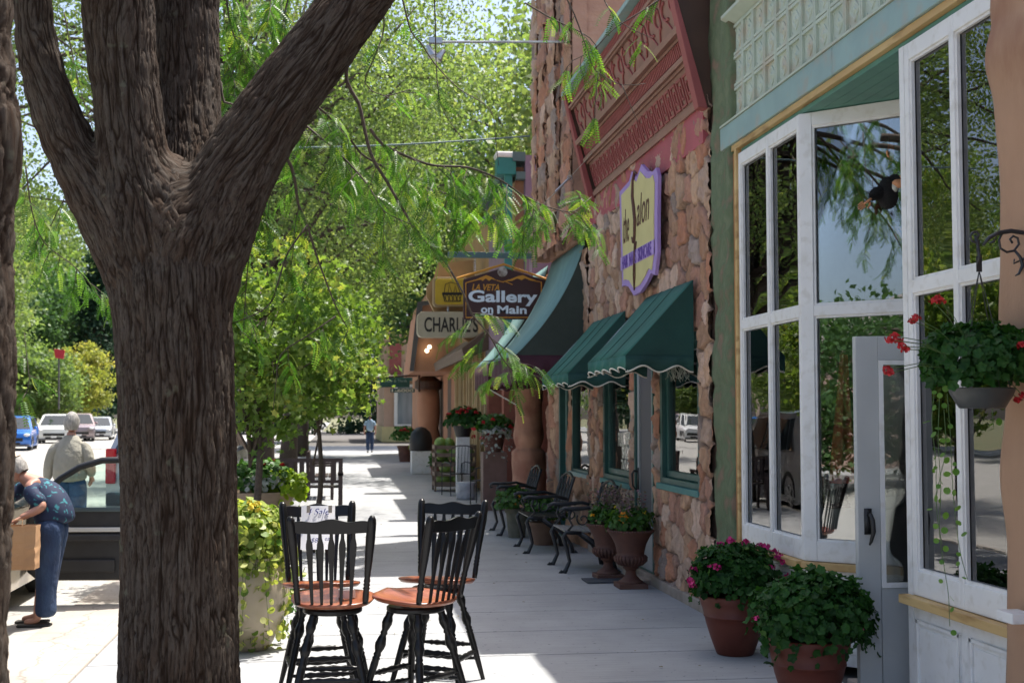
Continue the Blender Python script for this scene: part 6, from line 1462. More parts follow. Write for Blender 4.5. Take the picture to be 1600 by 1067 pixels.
def lp(root, px, py, Y): return tuple(WY(px, py, Y) - Vector(root.location))
mound(pA, (0.0, 0, .50), .30, .29, .23, 1900, .043, MT['ger'], 61, hang=.12)
fA = [(1127, 851), (1142, 845), (1166, 848), (1188, 852), (1197, 853), (1211, 862), (1219, 870), (1224, 878), (1131, 869), (1078, 906), (1083, 889), (1111, 884), (1122, 886), (1201, 889), (1205, 886), (1214, 913), (1222, 905), (1232, 901), (1082, 913)]
blooms(pA, [lp(pA, a, b, 8.42 - .18 * ((i * 7) % 5) / 4) for i, (a, b) in enumerate(fA)], .028, MT['pinkfl'], 62, stem_to=(0, 0, .5), n=14)
mound(pB, (0.03, 0, .50), .335, .30, .25, 2100, .046, MT['ger'], 63, hang=.16)
blooms(pB, [lp(pB, 1183, 966, 6.55), lp(pB, 1344, 984, 6.45)], .017, MT['pinkfl'], 64, stem_to=(0, 0, .5), n=12)
# hanging basket: geranium mound, red heads, ivy strings
hz = rim_
mound(hbk, (bx_ + .01, by_, hz + .10), .265, .22, .175, 1500, .043, MT['ger'], 65, inv=I if False else INV(hbk.location), hang=.05)
fB = [(1458, 471), (1465, 466), (1471, 470), (1425, 501), (1431, 497), (1390, 531), (1398, 525), (1403, 533), (1410, 541), (1415, 546), (1386, 577), (1390, 583), (1583, 541), (1590, 549), (1596, 538), (1590, 625), (1598, 618)]
blooms(hbk, [tuple(WY(a, b, by_ - .02 - .1 * (i % 3))) for i, (a, b) in enumerate(fB)], .017, MT['redfl'], 66, inv=INV(hbk.location), stem_to=(bx_, by_, hz + .1), n=22)
def vines(root, strands, size, mat, seed, inv, tmpl=RND, step=.03, jit=.012, name='trailing_vine'):
    rg = np.random.default_rng(seed); mb = MB(); P = []
    for pts in strands:
        S = smoothline([(Vector(p), 1) for p in pts], .03)[:, :3]; mb.tube([Vector(q) for q in S], .0016, 4)
        for i in range(0, len(S), max(1, int(step / .03))): P.append(S[i] + rg.normal(size=3) * jit)
    P = np.array(P); n = len(P); nn = rg.normal(size=(n, 3)) + [-.4, -.8, .3]; dd = np.cross(nn, rg.normal(size=(n, 3))); V, F, lv = stamp(tmpl[0], tmpl[1], frames(dd, nn), P, rg.uniform(size * .6, size * 1.2, n), rg.random(n))
    o = npmesh(name, V, F, mat, root, lv=lv); o.matrix_parent_inverse = inv; t = mb.build('vine_stems', MT['stem'], root); t.matrix_parent_inverse = inv
Q2 = lambda a, b: WY(a, b, by_ - .08)
strs = [[Q2(1468, 620), Q2(1466, 690), Q2(1470, 760), Q2(1468, 830), Q2(1476, 890), Q2(1482, 930), Q2(1484, 978)], [Q2(1480, 615), Q2(1485, 680), Q2(1488, 750), Q2(1494, 820), Q2(1502, 870), Q2(1512, 905)],
        [Q2(1460, 610), Q2(1456, 660), Q2(1462, 720), Q2(1464, 800), Q2(1472, 850)], [Q2(1475, 640), Q2(1478, 700), Q2(1470, 740), Q2(1462, 780)], [Q2(1550, 620), Q2(1551, 650), Q2(1553, 670)]]
vines(hbk, strs, .028, leafmat('ivy_leaves', v4(.10, .24, .04), v4(.16, .32, .06), trans=.45), 67, INV(hbk.location), step=.06, jit=.012)
# egg pot with variegated trailing plant and yellow flowers
rg = np.random.default_rng(70); strands = []
for k in range(210):
    a = rg.uniform(0, 2 * math.pi); rr = rg.uniform(.10, .22); z = rg.uniform(.64, .92); L = .12 + .75 * rg.random() ** 1.8; o_ = rg.uniform(.02, .17)
    p0 = Vector((rr * math.cos(a), rr * math.sin(a), z)); pts = [p0]
    for t in (.3, .6, 1): pts.append(Vector((math.cos(a) * (rr + o_ * t ** .5) + rg.normal() * .015, math.sin(a) * (rr + o_ * t ** .5) + rg.normal() * .015, max(.04, z + .05 * (1 - t) - L * t))))
    strands.append(pts)
vines(eg, strands, .05, MT['vinca'], 71, Matrix.Identity(4), step=.03, jit=.016)
mound(eg, (0, 0, .78), .27, .27, .22, 700, .05, MT['vinca'], 72, tmpl=RND)
blooms(eg, [(.0, -.1, 1.0), (.03, -.12, .985), (.06, -.1, .995), (.02, -.16, .97), (.07, -.16, .955)], .022, MT['yelfl'], 73, n=22, stem_to=(0, 0, .8))
mound(bw, (0, 0, .80), .50, .45, .26, 900, .07, MT['bush'], 74, tmpl=RND); mound(bw, (.34, -.12, .72), .26, .26, .24, 420, .085, MT['lime'], 75, tmpl=RND, hang=.22)
blooms(bw, [(-.42, -.2, .62), (-.40, -.25, .58), (.05, .1, 1.02), (.12, .1, 1.0), (.2, .2, 1.03), (.3, .2, .98)], .04, MT['redfl'], 76, n=18)
mound(bw, (.12, -.28, .76), .28, .18, .14, 240, .06, MT['silver'], 78, tmpl=RND)
# ground cover at the foot of the bowl
gc_ = empty('ground_plant', (-.70, 10.9, 0), label='low leafy green plant on the kerb side behind the trailing vine pot', cat='plant'); mound(gc_, (0, 0, .10), .42, .5, .26, 600, .06, MT['bush'], 79, tmpl=RND)
uA = root_of('front rusty'); uB = root_of('rear rusty'); SPIKE = (np.array([[-.03, 0, 0], [.03, 0, 0], [.02, 1, 0], [-.02, 1, 0]]), [(0, 1, 2, 3)])
mound(uA, (0, 0, .58), .22, .2, .16, 420, .045, MT['bush'], 80, tmpl=RND); blooms(uA, [(-.10, -.1, .68), (-.08, -.12, .66), (-.12, -.08, .64), (-.09, -.13, .63)], .028, MT['orfl'], 81, n=18); blooms(uA, [(-.13, .02, .74), (.12, -.05, .69), (.15, -.02, .66)], .02, MT['yelfl'], 82, n=12)
mound(uB, (0, 0, .58), .2, .2, .15, 380, .045, MT['bush'], 83, tmpl=RND); blooms(uB, [(-.17, -.08, .62)], .02, MT['orfl'], 84)
def spikes(root, n, z, h_, seed, rr=.14):
    rg = np.random.default_rng(seed); P = []; 
    for k in range(n):
        a = rg.uniform(0, 6.28); r0 = rg.uniform(0, rr); b = Vector((r0 * math.cos(a), r0 * math.sin(a), z)); t = b + Vector((rg.normal() * .05, rg.normal() * .05, h_ * rg.uniform(.6, 1)))
        for i in range(16): P.append(list(b + (t - b) * (.35 + .65 * i / 15) + Vector(rg.normal(size=3) * .006)))
    P = np.array(P); m_ = len(P); V, F, lv = stamp(RND[0], RND[1], rots(rg, m_), P, rg.uniform(.016, .030, m_), rg.random(m_))
    npmesh('flower_spikes', V, F, leafmat('mauve_spikes', v4(.22, .12, .16), v4(.16, .18, .10), trans=.2), root, lv=lv)
spikes(uB, 34, .58, .34, 85, .17); spikes(uA, 16, .58, .32, 86, .14)
mg = root_of('stone pot of orange'); mound(mg, (0, 0, .46), .28, .3, .20, 420, .06, MT['bush'], 87, tmpl=RND); blooms(mg, [(-.15, -.2, .5), (.0, -.25, .55), (.1, -.2, .48), (-.05, -.25, .45), (.2, -.2, .52)], .02, MT['orfl'], 88, n=12)
mg = root_of('wide clay pot'); mound(mg, (0.05, 0, .40), .30, .3, .20, 420, .06, MT['bush'], 89, tmpl=RND)
mg = root_of('barrel of red'); mound(mg, (0, 0, .85), .50, .4, .35, 300, .13, MT['bush'], 90, tmpl=RND); blooms(mg, [(.2 + .12 * k, -.3, 1.1 - .04 * (k % 2)) for k in range(-3, 4)], .07, MT['redfl'], 91, n=14)
mg = root_of('barrel with a bushy'); mound(mg, (0, 0, .62), .36, .36, .34, 380, .11, MT['lime'], 92, tmpl=RND)
mg = root_of('pot of low green'); mound(mg, (0, 0, .42), .26, .24, .3, 260, .09, MT['bush'], 93, tmpl=RND)
mg = root_of('white plant stand'); mound(mg, (.05, 0, 1.45), .42, .36, .30, 480, .09, MT['ger'], 94, tmpl=RND); blooms(mg, [(-.3, -.3, 1.62), (-.05, -.3, 1.7), (.05, -.3, 1.66), (.25, -.3, 1.65), (.1, -.3, 1.74), (-.12, -.3, 1.66)], .045, MT['redfl'], 95, n=16)
MB().lathe([(.001, 1.15), (.14, 1.15), (.2, 1.38), (.001, 1.38)], 20).build('pot', MT['black'], mg)
mg = root_of('raised pot with red'); mound(mg, (0, 0, .42), .32, .26, .22, 420, .07, MT['bush'], 96, tmpl=RND); mound(mg, (.02, -.18, .28), .28, .15, .14, 320, .05, MT['silver'], 98, tmpl=RND, hang=.45)
blooms(mg, [(-.36, -.2, .38), (-.36, -.2, .26), (-.22, -.22, .24), (-.05, -.25, .54), (-.2, -.2, .5), (.12, -.25, .36), (.25, -.2, .42), (-.1, -.25, .30)], .036, MT['redfl'], 97, n=16)
# ============================================================ people
def skin_part(verts, edges, root=0, sub=2):
    """verts: [(x,y,z,r) or (x,y,z,rx,ry)] -> mesh data (V,F) grown with the Skin modifier"""
    me = bpy.data.meshes.new('tmp'); me.from_pydata([v[:3] for v in verts], edges, []); o = bpy.data.objects.new('tmp', me); COL.objects.link(o)
    sk = o.modifiers.new('s', 'SKIN'); sk.use_smooth_shade = True
    lay = me.skin_vertices[0].data if len(me.skin_vertices) else None
    if lay is None:
        bm = bmesh.new(); bm.from_mesh(me); bm.verts.layers.skin.verify(); bm.to_mesh(me); bm.free(); lay = me.skin_vertices[0].data
    for i, v in enumerate(verts):
        lay[i].radius = (v[3], v[4] if len(v) > 4 else v[3]); lay[i].use_root = (i == root)
    ss = o.modifiers.new('u', 'SUBSURF'); ss.levels = sub; ss.render_levels = sub
    dg = bpy.context.evaluated_depsgraph_get(); m2 = bpy.data.meshes.new_from_object(o.evaluated_get(dg))
    V = [v.co[:] for v in m2.vertices]; F = [tuple(p.vertices) for p in m2.polygons]
    bpy.data.objects.remove(o); bpy.data.meshes.remove(m2); return V, F
def chain(mb, pts, sub=2):
    V, F = skin_part(pts, [(i, i + 1) for i in range(len(pts) - 1)], 0, sub); mb.add(V, F)
def hand(mb, wrist, d, side, palm_n, curl=.5, s=1.0):
    """palm + four unequal bent fingers + thumb from the side of the palm"""
    w_ = Vector(wrist); d = Vector(d).normalized(); n = Vector(palm_n).normalized(); x = d.cross(n).normalized() * side
    pt = lambda a, b, c: w_ + d * a * s + x * b * s + n * c * s
    chain(mb, [tuple(pt(-.03, 0, 0)) + (.024 * s, .017 * s), tuple(pt(.02, 0, 0)) + (.030 * s, .015 * s), tuple(pt(.06, 0, 0)) + (.036 * s, .014 * s), tuple(pt(.085, 0, 0)) + (.034 * s, .012 * s)], 2)
    for i, (b, L) in enumerate(((-.027, .068), (-.009, .078), (.009, .073), (.027, .058))):
        P = [tuple(pt(.07, b * .9, 0)) + (.0095 * s,)]; a = 0; p = pt(.088, b, 0)
        P.append(tuple(p) + (.0095 * s,))
        for k, f in enumerate((.45, .32, .23)):
            a += curl * (.8 if k == 0 else .7); p = p + (d * math.cos(a) + n * math.sin(a)) * L * f * s; P.append(tuple(p) + ((.0085 - .0012 * k) * s,))
        chain(mb, P, 1)
    P = [pt(.015, -.020, .004), pt(.035, -.040, .012), pt(.062, -.052, .022), pt(.085, -.052, .034)]; chain(mb, [tuple(p) + (r_ * s,) for p, r_ in zip(P, (.013, .012, .0105, .008))], 1)
def human_head(mb, c, fwd, upv, s=1.0, skin=True):
    """head with brow, nose, mouth, ears, chin; c = centre of the head"""
    c = Vector(c); f = Vector(fwd).normalized(); u_ = Vector(upv).normalized(); r = f.cross(u_).normalized(); u_ = r.cross(f)
    V = []; F = []; nu, nv = 28, 22
    for j in range(nv + 1):
        ph = math.pi * j / nv; zz_ = -math.cos(ph); ring_ = math.sin(ph)
        for i in range(nu):
            th = 2 * math.pi * i / nu; cx, cy = math.sin(th) * ring_, math.cos(th) * ring_        # cy = forwards
            x = cx * .076; y = cy * .098; z = zz_ * .118
            if z < -.02: k = (-.02 - z) / .1; x *= 1 - .38 * k; y = y * (1 - .2 * k) + (.016 * k if cy > 0 else .03 * k)
            if cy > .5 and abs(cx) < .32:
                if -.055 < z < .015: y += .020 * math.exp(-(cx / .14) ** 2) * math.exp(-((z + .025) / .022) ** 2)         # nose
                y += .006 * math.exp(-((z - .035) / .012) ** 2) * (1 if abs(cx) < .5 else 0)                           # brow
                y -= .008 * math.exp(-((z - .010) / .012) ** 2) * math.exp(-((abs(cx) - .26) / .10) ** 2)                # eye sockets
                y += .006 * math.exp(-((z + .062) / .008) ** 2) * math.exp(-(cx / .2) ** 2) - .004 * math.exp(-((z + .070) / .004) ** 2) * math.exp(-(cx / .2) ** 2)
            V.append(c + (r * x + f * y + u_ * z) * s)
    for j in range(nv):
        for i in range(nu): F.append((j * nu + i, j * nu + (i + 1) % nu, (j + 1) * nu + (i + 1) % nu, (j + 1) * nu + i))
    mb.add(V, F)
    for sd in (-1, 1): mb.tube([c + (r * sd * .074 + f * (-.012 + .018 * math.sin(t)) + u_ * (.004 + .030 * math.cos(t))) * s for t in np.linspace(-.5, 3.6, 8)], [.006 * s] * 8, 6)
def hair_cap(mb, c, fwd, upv, s=1.0, low=-.07, front=.05):
    c = Vector(c); f = Vector(fwd).normalized(); u_ = Vector(upv).normalized(); r = f.cross(u_).normalized(); u_ = r.cross(f); V = []; F = []; nu, nv = 28, 14
    for j in range(nv + 1):
        for i in range(nu):
            th = 2 * math.pi * i / nu; fr = max(0, math.cos(th)) ** .6; lo = low * (1 - fr) + front * fr; t = j / nv; ph0 = math.acos(max(-1, min(1, lo / .128))); ph = ph0 * t
            w_ = 1.08 + .16 * (vnoise(np.array([[math.cos(th) * 3.5, math.sin(th) * 3.5, j * .45]]), 9)[0] - .45) + .03 * math.sin(i * 2.7 + j); V.append(c + (r * math.sin(th) * math.sin(ph) * .078 * w_ + f * (math.cos(th) * math.sin(ph) * .100 * w_ - .004) + u_ * math.cos(ph) * .128) * s)
    for j in range(nv):
        for i in range(nu): F.append((j * nu + i, j * nu + (i + 1) % nu, (j + 1) * nu + (i + 1) % nu, (j + 1) * nu + i))
    mb.add(V, F)
DEN = pm('blue_denim', v4(.045, .10, .21), v4(.025, .06, .14), 9, .9, 1, 14, dist=.03); DEN2 = pm('dark_denim', v4(.014, .03, .08), v4(.03, .06, .13), 6, .9, 1, 12, dist=.035, stretch=(1, 1, .6))
JK = pm('stone_jacket', v4(.31, .295, .245), v4(.25, .24, .195), 5, .9, 1, 9, dist=.04); HAIRW = pm('white_hair', v4(.34, .325, .30), v4(.20, .19, .175), 45, .7, 1, 90, stretch=(1, 1, .3), dist=.01)
BLK = pm('dark_shoe', v4(.03, .028, .026)); SHIRT = None
def shirtmat():
    m, nt, b = newmat('navy_floral_shirt'); N = nt.nodes; L = nt.links; tc = N.new('ShaderNodeTexCoord'); vo = N.new('ShaderNodeTexVoronoi'); vo.inputs['Scale'].default_value = 16; vo.inputs['Randomness'].default_value = 1
    nz = N.new('ShaderNodeTexNoise'); nz.inputs['Scale'].default_value = 9; nz.inputs['Detail'].default_value = 3; L.new(tc.outputs['Object'], nz.inputs['Vector']); ad = N.new('ShaderNodeMix'); ad.data_type = 'RGBA'; ad.blend_type = 'ADD'; ad.inputs[0].default_value = .3
    L.new(tc.outputs['Object'], ad.inputs[6]); L.new(nz.outputs['Color'], ad.inputs[7]); L.new(ad.outputs[2], vo.inputs['Vector'])
    cr = N.new('ShaderNodeValToRGB'); e = cr.color_ramp.elements; e[0].position = .20; e[0].color = v4(.03, .20, .24); e[1].position = .36; e[1].color = v4(.008, .018, .055); L.new(vo.outputs['Distance'], cr.inputs[0]); L.new(cr.outputs[0], b.inputs['Base Color']); b.inputs['Roughness'].default_value = .8; return m
# --- the man walking away down the road
GZ = -.118
man = empty('person', (-3.22, 16.2, GZ), label='grey haired man in a stone jacket and jeans walking away down the sunny road', cat='person')
b = MB()
chain(b, [(0, 0, .95, .15, .12), (0, 0, 1.12, .15, .12), (0, .01, 1.28, .15, .10), (0, .02, 1.40, .09, .07), (0, .03, 1.46, .058), (0, .035, 1.53, .056)])
human_head(b, (0, .05, 1.615), (.05, 1, -.05), (0, 0, 1), 1.08)
for s, e, w_ in ((-1, (-.25, .0, 1.12), (-.275, .05, .90)), (1, (.245, -.06, 1.10), (.235, .10, .96))):
    chain(b, [(s * .09, .02, 1.34, .05), (s * .18, .0, 1.29, .045), e + (.042,), w_ + (.028,)]); hand(b, w_, (Vector(w_) - Vector(e)), s, (-s, .2, 0), .45, 1.05)
for s, ky, fy in ((-1, .05, .22), (1, -.02, -.20)): chain(b, [(s * .09, 0, .92, .09), (s * .11, ky, .50, .06), (s * .11, (fy + ky) * .6, .12, .042), (s * .12, fy, .06, .04)])
b.build('body', MT['skin'], man, smooth=True)
b = MB(); hair_cap(b, (0, .045, 1.62), (.05, 1, -.05), (0, 0, 1), 1.09, -.085, .07); b.build('hair', HAIRW, man, smooth=True)
b = MB(); chain(b, [(0, 0, .90, .215, .17), (0, -.01, .99, .225, .175), (0, -.015, 1.15, .215, .17), (0, 0, 1.29, .205, .14), (0, .02, 1.38, .16, .11), (0, .03, 1.43, .11, .095), (0, .03, 1.48, .09, .085)])
for s, e, w_ in ((-1, (-.25, .0, 1.12), (-.275, .05, .92)), (1, (.245, -.06, 1.10), (.24, .085, .98))): chain(b, [(s * .10, .015, 1.35, .08), (s * .185, .0, 1.31, .08), (Vector((s * .185, 0, 1.31)) * .5 + Vector(e) * .5)[:] + (.078,), e + (.068,), (Vector(e) * .4 + Vector(w_) * .6)[:] + (.065,), w_ + (.05,)])
b.build('jacket', JK, man, smooth=True)
b = MB()
for s, ky, fy in ((-1, .05, .18), (1, -.02, -.16)): chain(b, [(s * .05, 0, .96, .12), (s * .095, 0, .86, .125), (s * .115, ky, .50, .095), (s * .12, (fy + ky) * .6, .20, .085), (s * .12, fy, .04, .085)])
b.build('jeans', DEN, man, smooth=True)
for s, fy in ((-1, .20), (1, -.18)): q = MB(); q.ball((s * .12, fy + .07, .045), .06, 14, 8, (.85, 2.2, .8)); q.build('shoe', BLK, man, smooth=True)
# --- the woman stooping into the car
woman = empty('person', (-2.35, 11.08, GZ), label='stooping woman in navy floral shirt and jeans beside the open car door', cat='person')
b = MB()
chain(b, [(.02, 0, .95, .14, .12), (-.04, .06, 1.06, .13, .11), (-.12, .10, 1.12, .11, .09), (-.20, .11, 1.17, .07), (-.25, .11, 1.20, .05), (-.29, .10, 1.22, .05)])
HC = (-.335, .10, 1.27); HF = (-.75, -.25, -.60)
human_head(b, HC, HF, (-.5, .1, .8), .96)
chain(b, [(-.10, .02, 1.17, .05), (-.17, -.06, 1.13, .05), (-.02, -.16, .97, .042), (-.20, -.20, .88, .026)]); hand(b, (-.20, -.20, .88), (-.9, -.1, -.45), 1, (.3, 0, -1), 1.1, .95)
chain(b, [(-.22, .26, 1.14, .05), (-.30, .32, 1.10, .045), (-.46, .25, .95, .038), (-.60, .16, .90, .026)]); hand(b, (-.60, .16, .90), (-1, -.2, -.3), -1, (0, 0, -1), .6, .95)
for s, y in ((-1, -.08), (1, .10)): chain(b, [(.0, y, .88, .09), (-.02 + .0 * s, y - .02, .48, .06), (-.06 * (s < 0), y - .03, .12, .04), (-.10 - .03 * s, y - .03, .045, .032), (-.20 - .03 * s, y - .04, .03, .026)])
b.build('body', MT['skin'], woman, smooth=True)
b = MB(); hair_cap(b, Vector(HC) + Vector((.005, 0, 0)), HF, (-.5, .1, .8), 1.02, -.075, .07); b.build('hair', HAIRW, woman, smooth=True)
b = MB(); hair_cap(b, Vector(HC) + Vector((0, 0, .006)), HF, (-.5, .1, .8), 1.09, .045, .055); b.build('cap', pm('cream_sun_cap', v4(.62, .54, .42), v4(.6, .3, .2), 9, .8), woman, smooth=True)
b = MB(); chain(b, [(.035, .01, .80, .182, .18), (.03, .01, .88, .19, .18), (.0, .03, .97, .19, .175), (-.06, .07, 1.05, .17, .16), (-.13, .10, 1.10, .13, .12), (-.20, .11, 1.15, .085)])
chain(b, [(-.08, .02, 1.12, .08), (-.17, -.07, 1.09, .078), (-.09, -.12, 1.03, .075), (-.03, -.155, .97, .07)]); chain(b, [(-.18, .22, 1.11, .07), (-.30, .32, 1.10, .07), (-.40, .28, 1.01, .065)])
b.build('shirt', shirtmat(), woman, smooth=True)
b = MB(); chain(b, [(.03, .01, .92, .12, .12), (.03, .01, .84, .135, .14)])
for s, y in ((-1, -.09), (1, .11)): chain(b, [(.025, y * .7, .88, .13), (.01, y, .72, .118), (-.01 - .01 * s, y - .01, .48, .098), (-.02 - .02 * s, y - .02, .25, .085), (-.03 - .03 * s, y - .02, .06, .095)])
b.build('jeans', DEN2, woman, smooth=True)
for s, y in ((-1, -.12), (1, .08)): q = MB(); q.box(-.25 - .03 * s, .02 - .03 * s, y - .05, y + .045, 0, .022); q.build('sandal', BLK, woman, bevel=.01)
bag = empty('paper_bag', (-2.52, 10.75, GZ + .49), label='brown paper grocery bag held by the stooping woman', cat='bag')
V = []; F = []; bw_, bd_, bh = .142, .085, .345
rg = np.random.default_rng(4)
def bagring(z, t): return [(-bw_, -bd_), (-bw_ * .35, -bd_ - .006), (bw_ * .4, -bd_ + .004), (bw_, -bd_), (bw_ - .012 * t, -bd_ * .1), (bw_, bd_), (0, bd_), (-bw_, bd_), (-bw_ + .02 * t, 0)]
for j in range(9):
    t = j / 8; R_ = bagring(bh * t, t)
    for (x, y) in R_: V.append((x * (1 + .03 * t) + rg.normal() * .003, y * (1 + .05 * t) + rg.normal() * .004, bh * t))
for j in range(8):
    for i in range(9): F.append((j * 9 + i, j * 9 + (i + 1) % 9, (j + 1) * 9 + (i + 1) % 9, (j + 1) * 9 + i))
F.append(tuple(range(9)))
KR = pm('kraft_paper', v4(.46, .27, .14), v4(.40, .23, .12), 5, .8, .4, 9, dist=.01)
o = MB().add(V, F).build('bag', KR, bag); sm = o.modifiers.new('t', 'SOLIDIFY'); sm.thickness = .002
MB().tube([(-.05, -bd_, bh - .01), (-.05, -bd_ + .02, bh + .05), (.04, -bd_ + .02, bh + .05), (.04, -bd_, bh - .01)], .004, 5).build('handle', KR, bag)
# --- far walker on the pavement
fp = empty('person', (1.36, 55.0, 0), label='tiny distant person in pale blue shirt and dark jeans walking down the pavement', cat='person'); b = MB()
chain(b, [(0, 0, .92, .13, .10), (0, 0, 1.2, .15, .1), (0, 0, 1.38, .10), (0, 0, 1.46, .05)]); human_head(b, (0, .02, 1.57), (0, 1, 0), (0, 0, 1), .95)
for s in (-1, 1):
    chain(b, [(s * .12, 0, 1.34, .05), (s * .23, 0, 1.1, .045), (s * .24, s * .1, .88, .03)]); hand(b, (s * .24, s * .1, .88), (0, s * .3, -1), s, (-s, 0, 0), .5)
    chain(b, [(s * .08, 0, .88, .09), (s * .09, s * .08, .5, .06), (s * .09, s * .2, .1, .04)])
b.build('body', MT['skin'], fp, smooth=True)
b = MB(); chain(b, [(0, 0, .88, .17, .13), (0, 0, 1.15, .175, .13), (0, 0, 1.36, .14, .1), (0, 0, 1.44, .07)]); [chain(b, [(s * .12, 0, 1.34, .08), (s * .23, 0, 1.12, .06)]) for s in (-1, 1)]; b.build('shirt', pm('pale_blue_shirt', v4(.25, .38, .52)), fp, smooth=True)
b = MB(); [chain(b, [(s * .06, 0, .9, .12), (s * .09, s * .08, .5, .09), (s * .09, s * .18, .08, .075)]) for s in (-1, 1)]; b.build('jeans', DEN2, fp, smooth=True)
b = MB(); hair_cap(b, (0, .02, 1.575), (0, 1, 0), (0, 0, 1), 1, -.08, .06); b.build('hair', BLK, fp, smooth=True)
[MB().ball((s * .09, s * .2 + .05, .04), .05, 10, 6, (.9, 2, .8)).build('shoe', BLK, fp, smooth=True) for s in (-1, 1)]
# --- toy ape hanging in the angled window
c0 = Vector((3.42, 7.86, 2.98)); t0 = WY(1392, 290, 7.66)
ap = empty('plush_monkey', tuple(t0), label='black furry toy monkey hanging sideways inside the angled window', cat='toy')
k = .0041
def ppx(px, py, dy=0): q = WY(px, py, 7.66) - t0; return (q.x, dy, q.z)
b = MB(); chain(b, [ppx(1395, 330) + (.07,), ppx(1388, 308) + (.085,), ppx(1388, 288) + (.075,), ppx(1398, 280) + (.05,)])
chain(b, [ppx(1392, 285) + (.05,), ppx(1396, 268) + (.042,), ppx(1390, 250) + (.03,)]); chain(b, [ppx(1382, 300) + (.05,), ppx(1366, 302, -.02) + (.042,), ppx(1357, 312, -.03) + (.03,)])
chain(b, [ppx(1392, 325) + (.05,), ppx(1398, 345, -.02) + (.04,), ppx(1396, 352, -.02) + (.03,)]); b.ball(ppx(1399, 286, -.02), .065, 16, 10)
rg = np.random.default_rng(3); me_v = np.array([v for v in b.v]); idx = rg.integers(0, len(me_v), 1700); dd = me_v[idx] - me_v.mean(0) + rg.normal(size=(1700, 3)) * .05
V, F, lv = stamp(np.array([[-.04, 0, 0], [.04, 0, 0], [0, 1, -.25], [0, 1, -.26]]), [(0, 1, 2, 3)], frames(dd, rg.normal(size=(1700, 3))), me_v[idx], rg.uniform(.02, .04, 1700), rg.random(1700))
FUR = pm('black_fur', v4(.006, .005, .005), v4(.012, .01, .009), 30, .9); b.build('body', FUR, ap, smooth=True); npmesh('fur', V, F, FUR, ap, lv=lv)
TOY = pm('orange_brown_felt', v4(.75, .36, .18), v4(.65, .28, .13), 20, .8)
b = MB(); b.ball(ppx(1398, 290, -.065), .040, 14, 8, (1.2, .8, .8)); b.ball(ppx(1402, 281, -.06), .028, 12, 8); b.build('face', TOY, ap, smooth=True)
MB().ball(ppx(1391, 296, -.06), .030, 10, 8, (.8, .7, 1.2)).build('collar', MT['trim'], ap, smooth=True)
for (px, py, d) in ((1390, 250, (0, 0, 1)), (1357, 313, (-.7, 0, -.5)), (1397, 354, (.25, 0, -1))): hh = MB(); hand(hh, ppx(px, py, -.02), d, 1, (0, -1, 0), .15, .62); hh.build('hand', TOY, ap, smooth=True)
q1 = Vector(ppx(1390, 250)) ; MB().tube([q1, Vector((q1.x, 0, 3.6 - t0.z))], .002, 4).build('cord', MT['black'], ap)

